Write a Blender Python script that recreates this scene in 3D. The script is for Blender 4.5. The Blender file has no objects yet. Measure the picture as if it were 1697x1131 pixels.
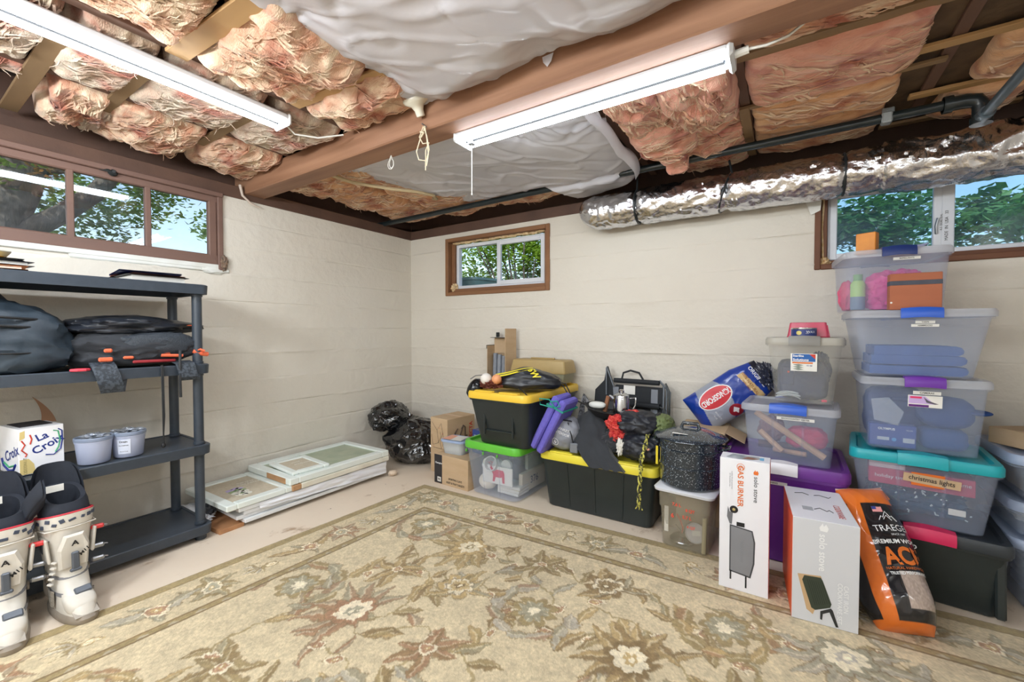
import bpy, math, random
import numpy as np
from mathutils import Vector, Matrix, noise, Euler
R = math.radians
S = bpy.context.scene
COL = S.collection
rnd = random.Random(7)

# ---------------------------------------------------------------- camera, sky, sun, fill lamps, exposure
cd = bpy.data.cameras.new('camera'); cam = bpy.data.objects.new('camera', cd); COL.objects.link(cam)
cam.location = (3.10, -2.973, 1.12); cam.rotation_euler = (R(90 - 1.35), 0, R(32.8))
cd.sensor_width = 36; cd.lens = 700 / 1697 * 36; cd.clip_start = .03
S.camera = cam
S.view_settings.view_transform = 'Standard'; S.view_settings.look = 'None'
S.view_settings.exposure = 0.45; S.view_settings.gamma = 1; S.view_settings.use_curve_mapping = False
S.cycles.max_bounces = 8; S.cycles.transparent_max_bounces = 24; S.cycles.diffuse_bounces = 4
S.cycles.glossy_bounces = 3; S.cycles.transmission_bounces = 6; S.cycles.sample_clamp_indirect = 6
S.cycles.caustics_reflective = False; S.cycles.caustics_refractive = False

W = bpy.data.worlds.new('sky'); S.world = W; W.use_nodes = True
wn = W.node_tree; wn.nodes.clear()
wo = wn.nodes.new('ShaderNodeOutputWorld'); wb = wn.nodes.new('ShaderNodeBackground'); ws = wn.nodes.new('ShaderNodeTexSky')
ws.sky_type = 'NISHITA'; ws.sun_disc = False; ws.sun_elevation = R(48); ws.sun_rotation = R(150); ws.altitude = 50
ws.air_density = 1.3; ws.dust_density = 1.5
wb.inputs[1].default_value = .21
wn.links.new(ws.outputs[0], wb.inputs[0]); wn.links.new(wb.outputs[0], wo.inputs[0])

def lamp(name, kind, loc, rot, energy, color=(1, 1, 1), size=None):
    l = bpy.data.lights.new(name, kind); l.energy = energy; l.color = color
    if size: l.shape = 'RECTANGLE'; l.size, l.size_y = size
    o = bpy.data.objects.new(name, l); COL.objects.link(o); o.location = loc; o.rotation_euler = rot
    return o
sun = lamp('sun', 'SUN', (6, -6, 8), (R(45), 0, R(28)), 4.2, (1, .95, .86)); sun.data.angle = R(.6)
# added fill lamps without fixtures, unseen behind the camera, to brighten the room
for k, (x, y, e) in enumerate(((1.25, -3.55, 56), (1.9, -3.7, 38), (2.6, -3.7, 22), (3.6, -3.7, 12), (4.7, -3.4, 16))):
    lamp('fill_light', 'POINT', (x, y, 1.84), (0, 0, 0), e, (.90, .96, 1)).data.shadow_soft_size = .14
LIGHT_EMIT = 27.0

# ---------------------------------------------------------------- materials
def lin(c):
    return tuple(((x / 255) / 12.92 if x / 255 <= .04045 else ((x / 255 + .055) / 1.055) ** 2.4) for x in c) + (1,)
_m = {}
def mat(name, c, rough=.6, metal=0, c2=None, vs=6, vamt=.5, stretch=(1, 1, 1), bump=0, bs=60, bd=.01, alpha=0, coat=0, spec=.5, detail=4, attr=None, emit=0, dist=0, trans=0, sheen=0):
    """principled material from sRGB colours; c2 is blended in by noise, alpha is the share that lets light straight through"""
    if name in _m: return _m[name]
    m = bpy.data.materials.new(name); m.use_nodes = True; nt = m.node_tree; N = nt.nodes; L = nt.links
    p = N['Principled BSDF']; out = N['Material Output']
    p.inputs['Roughness'].default_value = rough; p.inputs['Metallic'].default_value = metal
    p.inputs['Specular IOR Level'].default_value = spec; p.inputs['Base Color'].default_value = lin(c)
    if coat: p.inputs['Coat Weight'].default_value = coat; p.inputs['Coat Roughness'].default_value = .08
    if sheen: p.inputs['Sheen Weight'].default_value = sheen
    tc = N.new('ShaderNodeTexCoord'); mp = N.new('ShaderNodeMapping'); mp.inputs['Scale'].default_value = stretch
    L.new(tc.outputs['Object'], mp.inputs[0])
    src = None
    if attr:
        a = N.new('ShaderNodeAttribute'); a.attribute_name = attr; src = a.outputs['Color']
        L.new(src, p.inputs['Base Color'])
    if c2 is not None:
        n = N.new('ShaderNodeTexNoise'); n.inputs['Scale'].default_value = vs; n.inputs['Detail'].default_value = detail
        n.inputs['Distortion'].default_value = dist
        L.new(mp.outputs[0], n.inputs['Vector'])
        r = N.new('ShaderNodeValToRGB'); r.color_ramp.elements[0].position = .5 - vamt / 2; r.color_ramp.elements[1].position = .5 + vamt / 2
        L.new(n.outputs['Fac'], r.inputs[0])
        mx = N.new('ShaderNodeMix'); mx.data_type = 'RGBA'
        L.new(r.outputs[0], mx.inputs[0])
        if src: L.new(src, mx.inputs[6])
        else: mx.inputs[6].default_value = lin(c)
        mx.inputs[7].default_value = lin(c2)
        if src: mx.blend_type = 'MULTIPLY'
        L.new(mx.outputs[2], p.inputs['Base Color'])
    if bump:
        n = N.new('ShaderNodeTexNoise'); n.inputs['Scale'].default_value = bs; n.inputs['Detail'].default_value = 5
        L.new(mp.outputs[0], n.inputs['Vector'])
        b = N.new('ShaderNodeBump'); b.inputs['Strength'].default_value = bump; b.inputs['Distance'].default_value = bd
        L.new(n.outputs['Fac'], b.inputs['Height']); L.new(b.outputs[0], p.inputs['Normal'])
    sh = p.outputs[0]
    if trans:
        t = N.new('ShaderNodeBsdfTranslucent'); t.inputs[0].default_value = lin(c)
        x = N.new('ShaderNodeMixShader'); x.inputs[0].default_value = trans
        L.new(sh, x.inputs[1]); L.new(t.outputs[0], x.inputs[2]); sh = x.outputs[0]
    if alpha:
        t = N.new('ShaderNodeBsdfTransparent'); x = N.new('ShaderNodeMixShader'); x.inputs[0].default_value = alpha
        L.new(sh, x.inputs[1]); L.new(t.outputs[0], x.inputs[2]); sh = x.outputs[0]
    if emit:
        p.inputs['Emission Color'].default_value = lin(c); p.inputs['Emission Strength'].default_value = emit
    L.new(sh, out.inputs[0]); _m[name] = m
    return m

def glass_mat(name, tint=(250, 252, 255), haze=0, hz=(190, 205, 220), refl=.12, hs=3):
    if name in _m: return _m[name]
    m = bpy.data.materials.new(name); m.use_nodes = True; nt = m.node_tree; N = nt.nodes; L = nt.links; N.remove(N['Principled BSDF'])
    out = N['Material Output']
    t = N.new('ShaderNodeBsdfTransparent'); t.inputs[0].default_value = lin(tint)
    g = N.new('ShaderNodeBsdfGlossy'); g.inputs['Roughness'].default_value = .02
    x = N.new('ShaderNodeMixShader'); x.inputs[0].default_value = refl
    L.new(t.outputs[0], x.inputs[1]); L.new(g.outputs[0], x.inputs[2]); sh = x.outputs[0]
    if haze:      # dust film on the pane
        d = N.new('ShaderNodeBsdfTranslucent'); d.inputs[0].default_value = lin(hz)
        n = N.new('ShaderNodeTexNoise'); n.inputs['Scale'].default_value = hs; n.inputs['Detail'].default_value = 6
        tc = N.new('ShaderNodeTexCoord'); L.new(tc.outputs['Object'], n.inputs['Vector'])
        r = N.new('ShaderNodeMapRange'); r.inputs[1].default_value = .3; r.inputs[2].default_value = .75; r.inputs[3].default_value = 0; r.inputs[4].default_value = haze
        L.new(n.outputs['Fac'], r.inputs[0])
        y = N.new('ShaderNodeMixShader'); L.new(r.outputs[0], y.inputs[0]); L.new(sh, y.inputs[1]); L.new(d.outputs[0], y.inputs[2]); sh = y.outputs[0]
    L.new(sh, out.inputs[0]); _m[name] = m
    return m

# ---------------------------------------------------------------- mesh building
def V(*a): return Vector(a)
def T(x, y, z): return Matrix.Translation((x, y, z))
def RX(a): return Matrix.Rotation(R(a), 4, 'X')
def RY(a): return Matrix.Rotation(R(a), 4, 'Y')
def RZ(a): return Matrix.Rotation(R(a), 4, 'Z')
FRONT = RX(90)          # text plane -> a face that looks along -y
I4 = Matrix.Identity(4)

class G:
    """a growing mesh: v, f, optional colour per vertex, material index per face"""
    def __init__(s): s.v = []; s.f = []; s.c = []; s.mi = []
    def add(s, vs, fs, M=None, col=None, mi=0):
        o = len(s.v)
        s.v += [tuple(M @ Vector(p)) for p in vs] if M is not None else [tuple(p) for p in vs]
        s.f += [tuple(i + o for i in f) for f in fs]; s.mi += [mi] * len(fs)
        if col is not None: s.c += [col] * len(vs) if isinstance(col, tuple) else list(col)
        return s
    def box(s, c, d, M=None, b=0, mi=0, taper=None):
        hx, hy, hz = d[0] / 2, d[1] / 2, d[2] / 2; b = min(b, hx * .9, hy * .9, hz * .9)
        vs = []; fs = []
        if b <= 0:
            for x in (-1, 1):
                for y in (-1, 1):
                    for z in (-1, 1): vs.append((x * hx, y * hy, z * hz))
            fs = [(0, 1, 3, 2), (4, 6, 7, 5), (0, 4, 5, 1), (2, 3, 7, 6), (0, 2, 6, 4), (1, 5, 7, 3)]
        else:
            idx = {}
            for x in (-1, 1):
                for y in (-1, 1):
                    for z in (-1, 1):
                        idx[x, y, z] = len(vs)
                        vs += [(x * hx, y * (hy - b), z * (hz - b)), (x * (hx - b), y * hy, z * (hz - b)), (x * (hx - b), y * (hy - b), z * hz)]
            q = ((-1, -1), (-1, 1), (1, 1), (1, -1))
            for sg in (-1, 1):
                fs.append(tuple(idx[sg, a, c2] for a, c2 in q)); fs.append(tuple(idx[a, sg, c2] + 1 for a, c2 in q)); fs.append(tuple(idx[a, c2, sg] + 2 for a, c2 in q))
            for a in (-1, 1):
                for c2 in (-1, 1):
                    fs.append((idx[a, c2, -1], idx[a, c2, 1], idx[a, c2, 1] + 1, idx[a, c2, -1] + 1))
                    fs.append((idx[a, -1, c2], idx[a, 1, c2], idx[a, 1, c2] + 2, idx[a, -1, c2] + 2))
                    fs.append((idx[-1, a, c2] + 1, idx[1, a, c2] + 1, idx[1, a, c2] + 2, idx[-1, a, c2] + 2))
            for k, i in idx.items(): fs.append((i, i + 1, i + 2))
        out = []
        for f in fs:      # outward faces
            p = [Vector(vs[i]) for i in f]; n = (p[1] - p[0]).cross(p[2] - p[0]); ce = sum(p, Vector()) / len(p)
            out.append(f if n.dot(ce) > 0 else f[::-1])
        if taper: vs = [(x * (1 + taper[0] * z / hz), y * (1 + taper[1] * z / hz), z) for x, y, z in vs]
        if M is not None and M.translation.length < 1e-9: M = T(*c) @ M @ T(-c[0], -c[1], -c[2])      # a bare rotation turns the box about its own centre
        vs = [(x + c[0], y + c[1], z + c[2]) for x, y, z in vs]
        return s.add(vs, out, M, mi=mi)
    def loft(s, rings, cap0=True, cap1=True, M=None, mi=0, close=True):
        n = len(rings[0]); vs = [p for r in rings for p in r]; fs = []
        for k in range(len(rings) - 1):
            for i in range(n if close else n - 1):
                j = (i + 1) % n; fs.append((k * n + i, k * n + j, (k + 1) * n + j, (k + 1) * n + i))
        if cap0: fs.append(tuple(range(n))[::-1])
        if cap1: fs.append(tuple((len(rings) - 1) * n + i for i in range(n)))
        return s.add(vs, fs, M, mi=mi)
    def tube(s, pts, r, n=8, closed=False, rr=None, M=None, mi=0, flat=1):
        pts = [Vector(p) for p in pts]; m = len(pts); rings = []; up = None
        for i, p in enumerate(pts):
            a = pts[(i - 1) % m] if (closed or i > 0) else p; b = pts[(i + 1) % m] if (closed or i < m - 1) else p
            t = (b - a).normalized()
            if up is None:
                up = Vector((0, 0, 1)) if abs(t.z) < .9 else Vector((0, 1, 0))
            u = (up - t * up.dot(t)).normalized(); w = t.cross(u); up = u
            q = r if rr is None else rr[i]
            rings.append([p + (u * math.sin(k * 2 * math.pi / n) * flat + w * math.cos(k * 2 * math.pi / n)) * q for k in range(n)])
        if closed: rings.append(rings[0]); return s.loft(rings, False, False, M, mi)
        return s.loft(rings, True, True, M, mi)
    def lathe(s, prof, n=24, M=None, mi=0, cap0=True, cap1=True):
        rings = [[(r * math.cos(k * 2 * math.pi / n), r * math.sin(k * 2 * math.pi / n), z) for k in range(n)] for r, z in prof]
        return s.loft(rings, cap0, cap1, M, mi)
    def grid(s, nu, nv, fn, cfn=None, M=None, mi=0, wrap=False, mfn=None):
        vs = []; cs = []
        for j in range(nv + 1):
            for i in range(nu + (0 if wrap else 1)):
                u, v = i / nu, j / nv; vs.append(fn(u, v))
                if cfn: cs.append(cfn(u, v))
        w = nu if wrap else nu + 1; fs = []; mis = []
        for j in range(nv):
            for i in range(nu):
                i2 = (i + 1) % w; fs.append((j * w + i, j * w + i2, (j + 1) * w + i2, (j + 1) * w + i))
                if mfn: mis.append(mfn((i + .5) / nu, (j + .5) / nv))
        s.add(vs, fs, M, cs if cfn else None, mi)
        if mfn: s.mi[-len(fs):] = mis
        return s
    def prism(s, poly, z0, z1, M=None, mi=0):
        return s.loft([[(x, y, z0) for x, y in poly], [(x, y, z1) for x, y in poly]], True, True, M, mi)
    def blob(s, c, r, M=None, p=2.0, amp=0, fr=3, wr=0, wf=6, floor=None, sub=5, seed=0, mi=0, shape=None, ceil=None):
        """soft lump: superellipsoid with lumps (amp) and creases (wr), optionally flattened on what it lies on"""
        vs0, fs = ico(sub); vs = []; off = Vector((seed * 3.7, seed * 1.3, seed * 2.1))
        for d in vs0:
            k = (abs(d.x) ** p + abs(d.y) ** p + abs(d.z) ** p) ** (-1 / p)
            q = d * k; h = 1.0
            if amp: h += amp * noise.noise(q * fr + off)
            if wr:
                a = noise.noise(q * wf + off) ; h += wr * (1 - abs(a) * 2.2) ** 2 - wr * .4
                h += wr * .5 * ((1 - abs(noise.noise(q * wf * 2.3 - off)) * 2.2) ** 2 - .4)
            P = Vector((q.x * r[0] * h, q.y * r[1] * h, q.z * r[2] * h))
            if shape: P = Vector(shape(P))
            P += Vector(c)
            if floor is not None and P.z < floor: P.z = floor - (floor - P.z) * .02
            if ceil is not None and P.z > ceil: P.z = ceil + (P.z - ceil) * .1
            vs.append(P)
        return s.add(vs, fs, M, mi=mi)
    def build(s, name, mats, parent=None, smooth=False, loc=None, rz=0, kind=None, label=None, fix=True, ang=40, subd=0):
        me = bpy.data.meshes.new(name); me.from_pydata(s.v, [], s.f)
        if not isinstance(mats, (list, tuple)): mats = [mats]
        for m in mats: me.materials.append(m)
        if len(mats) > 1: me.polygons.foreach_set('material_index', s.mi)
        if s.c:
            a = me.color_attributes.new('Col', 'FLOAT_COLOR', 'POINT')
            a.data.foreach_set('color', np.array([lin(c) for c in s.c], dtype=np.float32).ravel())
        if fix and len(s.f) < 60000:
            import bmesh
            bm = bmesh.new(); bm.from_mesh(me); bmesh.ops.recalc_face_normals(bm, faces=bm.faces); bm.to_mesh(me); bm.free()
        if smooth:
            me.shade_smooth(); me.set_sharp_from_angle(angle=R(ang))
        o = bpy.data.objects.new(name, me); COL.objects.link(o)
        if parent is not None: o.parent = parent
        if loc is not None: o.location = loc
        if rz: o.rotation_euler = (0, 0, R(rz))
        if kind: o['kind'] = kind
        if label: o['label'] = label
        return o

_ico = {}
def ico(sub):
    if sub not in _ico:
        import bmesh
        bm = bmesh.new(); bmesh.ops.create_icosphere(bm, subdivisions=sub, radius=1)
        bm.verts.ensure_lookup_table()
        _ico[sub] = ([v.co.copy() for v in bm.verts], [tuple(v.index for v in f.verts) for f in bm.faces]); bm.free()
    return _ico[sub]

def rrect(w, d, r, n=4, cx=0, cy=0):
    r = min(r, w / 2 - 1e-4, d / 2 - 1e-4); pts = []
    for k, (sx, sy) in enumerate(((1, -1), (1, 1), (-1, 1), (-1, -1))):
        for i in range(n + 1):
            a = R(-90 + 90 * k + 90 * i / n)
            pts.append((cx + sx * (w / 2 - r) + r * math.cos(a), cy + sy * (d / 2 - r) + r * math.sin(a)))
    return pts
def ring(w, d, r, z, n=4, cx=0, cy=0): return [(x, y, z) for x, y in rrect(w, d, r, n, cx, cy)]

def thing(name, label, cat, loc=(0, 0, 0), rz=0, group=None, rot=None):
    o = bpy.data.objects.new(name, None); o.empty_display_size = .05; COL.objects.link(o)
    o.location = loc; o.rotation_euler = (0, 0, R(rz)) if rot is None else tuple(R(a) for a in rot)
    return tag(o, label, cat, group)
def tag(o, label, cat, group=None, kind=None):
    o['label'] = label; o['category'] = cat
    if group: o['group'] = group
    if kind: o['kind'] = kind
    return o

_tx = {}
def glyphs(s, size, bold=0, space=1):
    k = (s, size, bold, space)
    if k not in _tx:
        c = bpy.data.curves.new('t', 'FONT'); c.body = s; c.size = size; c.align_x = 'CENTER'; c.align_y = 'CENTER'; c.offset = bold
        c.resolution_u = 3; c.space_character = space
        o = bpy.data.objects.new('t', c); me = o.to_mesh()
        _tx[k] = ([v.co.copy() for v in me.vertices], [tuple(p.vertices) for p in me.polygons])
        o.to_mesh_clear(); bpy.data.objects.remove(o); bpy.data.curves.remove(c)
    return _tx[k]
def words(parent, lines, m, M, warp=None, name='lettering', bold=0, sx=1):
    """flat print: lines = [(text, size, x, y[, angle])] in the plane of M, pushed out by half a millimetre"""
    g = G()
    for ln in lines:
        t, size, x, y = ln[:4]; vs, fs = glyphs(t, size, bold * size)
        a = R(ln[4]) if len(ln) > 4 else 0
        P = [((p.x * sx) * math.cos(a) - p.y * math.sin(a) + x, (p.x * sx) * math.sin(a) + p.y * math.cos(a) + y, 0) for p in vs]
        if warp: P = [warp(px, py) for px, py, _ in P]
        else: P = [(px, py, .0008) for px, py, _ in P]
        g.add(P, fs, M if not warp else None)
    return g.build(name, m, parent, fix=False)
def label_card(parent, w, h, M, m, name='label'):
    g = G(); g.box((0, 0, .0003), (w, h, .0006), M); return g.build(name, m, parent)

def n3(x, y, z=0): return noise.noise(Vector((x, y, z)))
def fbm(x, y, z=0, o=4):
    a = 0; k = 1; f = 1
    for _ in range(o): a += k * noise.noise(Vector((x * f, y * f, z * f + 3.1 * f))); k *= .5; f *= 2.03
    return a
def smooth01(t): t = max(0, min(1, t)); return t * t * (3 - 2 * t)

# shared plain materials
WHITE = mat('white paint', (232, 234, 232), .5, c2=(214, 214, 206), vs=9, bump=.05)
BLACKP = mat('black plastic', (26, 30, 32), .38, c2=(34, 40, 42), vs=20)
BLACKF = mat('black fabric', (24, 27, 33), .75, c2=(40, 44, 52), vs=14, bump=.25, bs=220, bd=.002, sheen=.2)
INK = mat('black ink', (25, 25, 28), .6); INKW = mat('white ink', (235, 236, 238), .55); INKR = mat('red ink', (200, 60, 40), .55)
INKB = mat('blue ink', (30, 50, 130), .55); INKO = mat('orange ink', (222, 112, 40), .55); INKY = mat('yellow ink', (236, 214, 50), .55)
PAPER = mat('white paper', (236, 235, 230), .7, c2=(224, 222, 216), vs=12)
STEEL = mat('polished steel', (200, 202, 205), .16, 1, c2=(170, 172, 178), vs=8)
GREYM = mat('grey metal', (150, 152, 156), .35, .8)
CARD = mat('brown cardboard', (200, 174, 142), .8, c2=(188, 160, 126), vs=5, stretch=(1, 1, 4), bump=.06, bs=30)
CLEAR = mat('clear frosted plastic', (200, 214, 240), .28, alpha=.82, trans=.35, coat=.2)
CLEARL = mat('clear frosted lid', (222, 226, 234), .3, alpha=.5, trans=.35, coat=.2)
# ================================================================ SETTING
PAINT = None
def paint_mat():
    """cream masonry paint: faint tonal drift, small pits, flaked spots that show grey-white concrete"""
    m = mat('cream wall paint', (223, 218, 208), .7, c2=(213, 206, 194), vs=1.3, vamt=.6, bump=.4, bs=22, bd=.014)
    N = m.node_tree.nodes; L = m.node_tree.links; p = N['Principled BSDF']
    src = p.inputs['Base Color'].links[0].from_socket
    tc = N.new('ShaderNodeTexCoord')
    def spots(scale, lo, hi, color, prev):
        n = N.new('ShaderNodeTexNoise'); n.inputs['Scale'].default_value = scale; n.inputs['Detail'].default_value = 7; n.inputs['Roughness'].default_value = .68
        L.new(tc.outputs['Object'], n.inputs['Vector'])
        r = N.new('ShaderNodeMapRange'); r.inputs[1].default_value = lo; r.inputs[2].default_value = hi; L.new(n.outputs['Fac'], r.inputs[0])
        x = N.new('ShaderNodeMix'); x.data_type = 'RGBA'; L.new(r.outputs[0], x.inputs[0]); L.new(prev, x.inputs[6]); x.inputs[7].default_value = lin(color)
        return x.outputs[2]
    src = spots(3.3, .70, .74, (226, 224, 220), src)
    src = spots(7.0, .73, .76, (126, 104, 82), src)
    L.new(src, p.inputs['Base Color'])
    return m
PAINT = paint_mat()
JOINTS = [.06, .24, .42, .60, .785, .965, 1.145, 1.32, 1.50, 1.68, 1.86]
def axis_vals(a, b, step, extra):
    v = set(np.round(np.arange(a, b + 1e-6, step), 4).tolist()) | {round(a, 4), round(b, 4)}
    v = sorted(v)
    v = [x for x in v if x in (a, b) or all(abs(x - e) > step * .45 for e in extra)] + [round(e, 4) for e in extra]
    v = sorted(set(v)); return [x for i, x in enumerate(v) if i == 0 or x - v[i - 1] > .0012]
def wall(name, u0, u1, z0, z1, holes, place, thick, fine=True):
    """cast wall with board marks; place(u, depth, z) -> world; holes = [(ua, ub, za, zb)]"""
    us = axis_vals(u0, u1, .03 if fine else .4, [h[i] for h in holes for i in (0, 1)])
    ez = [j + d for j in JOINTS for d in (-.02, -.009, -.0035, 0, .0035, .009, .02) if z0 < j + d < z1] if fine else []
    zs = axis_vals(z0, z1, .045 if fine else .4, sorted(set(ez + [h[i] for h in holes for i in (2, 3)])))
    def d(u, z):
        if not fine: return 0
        k = .004 * n3(u * .7, z * 1.1, len(name)) + .0035 * fbm(u * 5, z * 7, 1)
        for i, j in enumerate(JOINTS):
            t = abs(z - j - .006 * n3(u * 1.7, i * 3.3))
            if t < .025:
                w = n3(u * 2.1, i * 7.7, 2) + .25
                k += max(w - .3, 0) * .010 * max(0, 1 - t / .012) - max(.42 - w, .0) * .014 * max(0, 1 - t / .0045)
                k += .012 * max(0, n3(u * 23, z * 30, i)) * max(0, 1 - t / .02)
            if z > j: k += .0015 * (1 if i % 2 else -1)
        if z < .75: k += .010 * max(0, fbm(u * 3.1, z * 4.3, 5) - .12) * smooth01((.8 - z) / .5)
        return k
    g = G(); nu = len(us); vs = []; fs = []
    for z in zs:
        for u in us: vs.append(place(u, d(u, z), z))
    nfront = len(vs)
    for z in zs:
        for u in us: vs.append(place(u, -thick, z))
    inside = lambda u, z: any(h[0] < u < h[1] and h[2] < z < h[3] for h in holes)
    solid = {}
    for j in range(len(zs) - 1):
        for i in range(nu - 1):
            solid[i, j] = not inside((us[i] + us[i + 1]) / 2, (zs[j] + zs[j + 1]) / 2)
            if solid[i, j]:
                a = j * nu + i; fs.append((a, a + 1, a + nu + 1, a + nu)); fs.append((a + nfront, a + nu + nfront, a + nu + 1 + nfront, a + 1 + nfront))
    for (i, j), so in solid.items():
        if not so: continue
        for di, dj, e in ((-1, 0, ((i, j), (i, j + 1))), (1, 0, ((i + 1, j), (i + 1, j + 1))), (0, -1, ((i, j), (i + 1, j))), (0, 1, ((i, j + 1), (i + 1, j + 1)))):
            if not solid.get((i + di, j + dj), False):
                a, b = e[0][1] * nu + e[0][0], e[1][1] * nu + e[1][0]; fs.append((a, b, b + nfront, a + nfront))
    g.add(vs, fs)
    o = g.build(name, PAINT, smooth=True, kind='structure', ang=50)
    return o
wall('wall_left', -4.6, 0.12, 0, 2.01, [(-3.2, -1.665, 1.53, 2.01)], lambda u, d, z: (d, u, z), .2)
wall('wall_back', -.12, 4.9, 0, 2.01, [(.47, 1.53, 1.455, 1.955), (3.255, 4.62, 1.48, 1.93)], lambda u, d, z: (u, -d, z), .2)
wall('wall_right', -4.6, 0.2, 0, 2.4, [], lambda u, d, z: (4.9 - d, u, z), .15, False)
wall('wall_front', -.2, 5.05, 0, 2.4, [], lambda u, d, z: (u, -4.6 + d, z), .15, False)

# floor: pale painted slab, worn and flaked
def floor_mat():
    m = mat('worn floor paint', (232, 218, 200), .6, c2=(220, 202, 182), vs=2.2, vamt=.7, bump=.18, bs=18, bd=.006)
    N = m.node_tree.nodes; L = m.node_tree.links; p = N['Principled BSDF']; tc = N.new('ShaderNodeTexCoord')
    prev = p.inputs['Base Color'].links[0].from_socket
    for sc, lo, hi, c, st in ((4.5, .60, .68, (176, 150, 124), (1, .6, 1)), (3.6, .665, .70, (150, 152, 160), (1.6, .7, 1)), (6, .70, .72, (110, 92, 78), (1.4, .6, 1)), (16, .70, .73, (90, 74, 60), (1, 1, 1))):
        mp = N.new('ShaderNodeMapping'); mp.inputs['Scale'].default_value = st; mp.inputs['Location'].default_value = (sc, sc * .3, 0); L.new(tc.outputs['Object'], mp.inputs[0])
        n = N.new('ShaderNodeTexNoise'); n.inputs['Scale'].default_value = sc; n.inputs['Detail'].default_value = 8; n.inputs['Roughness'].default_value = .65
        L.new(mp.outputs[0], n.inputs['Vector'])
        r = N.new('ShaderNodeMapRange'); r.inputs[1].default_value = lo; r.inputs[2].default_value = hi; L.new(n.outputs['Fac'], r.inputs[0])
        x = N.new('ShaderNodeMix'); x.data_type = 'RGBA'; L.new(r.outputs[0], x.inputs[0]); L.new(prev, x.inputs[6]); x.inputs[7].default_value = lin(c); prev = x.outputs[2]
    L.new(prev, p.inputs['Base Color']); return m
g = G(); g.box((2.35, -2.2, -.06), (5.4, 5.0, .12)); g.build('floor', floor_mat(), kind='structure')

# ---- windows
OLDW = mat('weathered brown sash', (128, 98, 86), .6, c2=(104, 80, 72), vs=7, stretch=(1, .15, 1), vamt=.8, bump=.2, bs=40, bd=.003)
CEDAR = mat('cedar trim', (150, 106, 72), .65, c2=(120, 82, 54), vs=8, stretch=(.2, 1, 1), vamt=.8, bump=.15, bs=40, bd=.002)
CEDARD = mat('dark red trim', (120, 78, 54), .65, c2=(98, 62, 44), vs=8, stretch=(.2, 1, 1), vamt=.8, bump=.15, bs=40, bd=.002)
VINYL = mat('white vinyl', (226, 230, 238), .35, c2=(214, 218, 226), vs=4)
FOAM = mat('dried foam', (198, 160, 104), .8, c2=(226, 206, 170), vs=40, bump=.4, bs=60)
FOAMD = mat('dark foam lump', (92, 84, 78), .7, c2=(140, 112, 88), vs=60, bump=.8, bs=70)
GL1 = glass_mat('old window glass', haze=.10, refl=.07); GL2 = glass_mat('clear window glass', refl=.03); GL3 = glass_mat('dusty window glass', (225, 240, 250), haze=.2, hz=(200, 216, 230), refl=.05, hs=2.5)
def struct(name, loc=(0, 0, 0)):
    o = bpy.data.objects.new(name, None); COL.objects.link(o); o.location = loc; o['kind'] = 'structure'; return o
w1 = struct('window_1')
def bar(parent, name, m, c, d, b=.004, **k):
    g = G(); g.box(c, d, b=b); return g.build(name, m, parent, **k)
# left window: wood frame, a sash of three panes in view, mullions
bar(w1, 'frame', OLDW, (-.05, -1.68, 1.76), (.14, .03, .49)); bar(w1, 'frame', OLDW, (-.04, -2.43, 2.0), (.14, 1.53, .03))
bar(w1, 'sill', WHITE, (-.06, -2.43, 1.535), (.15, 1.54, .03))
bar(w1, 'sash_rail', OLDW, (-.015, -2.44, 1.972), (.04, 1.5, .05), .006); bar(w1, 'sash_rail', OLDW, (-.015, -2.44, 1.58), (.04, 1.5, .066), .006)
bar(w1, 'sash_stile', OLDW, (-.015, -1.718, 1.78), (.041, .046, .42), .006)
for y in (-2.362, -2.045, -2.68): bar(w1, 'mullion', OLDW, (-.015, y, 1.78), (.036, .027, .36), .004)
for ya, yb in ((-2.0315, -1.741), (-2.3485, -2.0585), (-2.6665, -2.3755), (-3.1, -2.6935)):
    g = G(); g.box((-.018, (ya + yb) / 2, 1.78), (.004, yb - ya + .012, .35)); g.build('pane', GL1, w1)
g = G(); g.lathe([(.02, 0), (.022, .01), (.014, .02), (.008, .03)], 12, T(.008, -2.2, 1.985) @ RY(90)); g.tube([(.012, -2.25, 1.99), (.03, -2.22, 1.985), (.028, -2.19, 1.975)], .008, 6)
g.build('latch', BLACKP, w1, True)
g = G(); g.blob((.012, -1.662, 1.565), (.022, .022, .05), amp=.5, fr=3, sub=4, seed=3); g.build('foam_lump', FOAMD, w1, True)
g = G(); g.box((.002, -2.0, 1.515), (.02, .75, .03), b=.008); g.blob((.006, -1.72, 1.512), (.015, .07, .022), amp=.4, sub=3); g.build('caulk', WHITE, w1, True)

# back window: cedar lining with white sliding frame set deep in the wall
w2 = struct('window_2')
def casing(w, x0, x1, z0, z1, m, t=.03, y0=-.012, y1=.13, top=True):
    bar(w, 'casing', m, (x0 + t / 2, (y0 + y1) / 2, (z0 + z1) / 2), (t, y1 - y0, z1 - z0)); bar(w, 'casing', m, (x1 - t / 2, (y0 + y1) / 2, (z0 + z1) / 2), (t, y1 - y0, z1 - z0))
    bar(w, 'casing', m, ((x0 + x1) / 2, (y0 + y1) / 2, z0 + t / 2), (x1 - x0 - 2 * t, y1 - y0, t))
    if top: bar(w, 'casing', m, ((x0 + x1) / 2, (y0 + y1) / 2, z1 - t / 2), (x1 - x0 - 2 * t, y1 - y0, t))
casing(w2, .455, 1.54, 1.443, 1.968, CEDAR, .034)
for x, s in ((.508, 1), (1.487, 1)): bar(w2, 'stop', CEDAR, (x, .055, 1.705), (.036, .03, .45))
bar(w2, 'stop', CEDAR, (1.0, .05, 1.492), (1.0, .05, .03))
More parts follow.
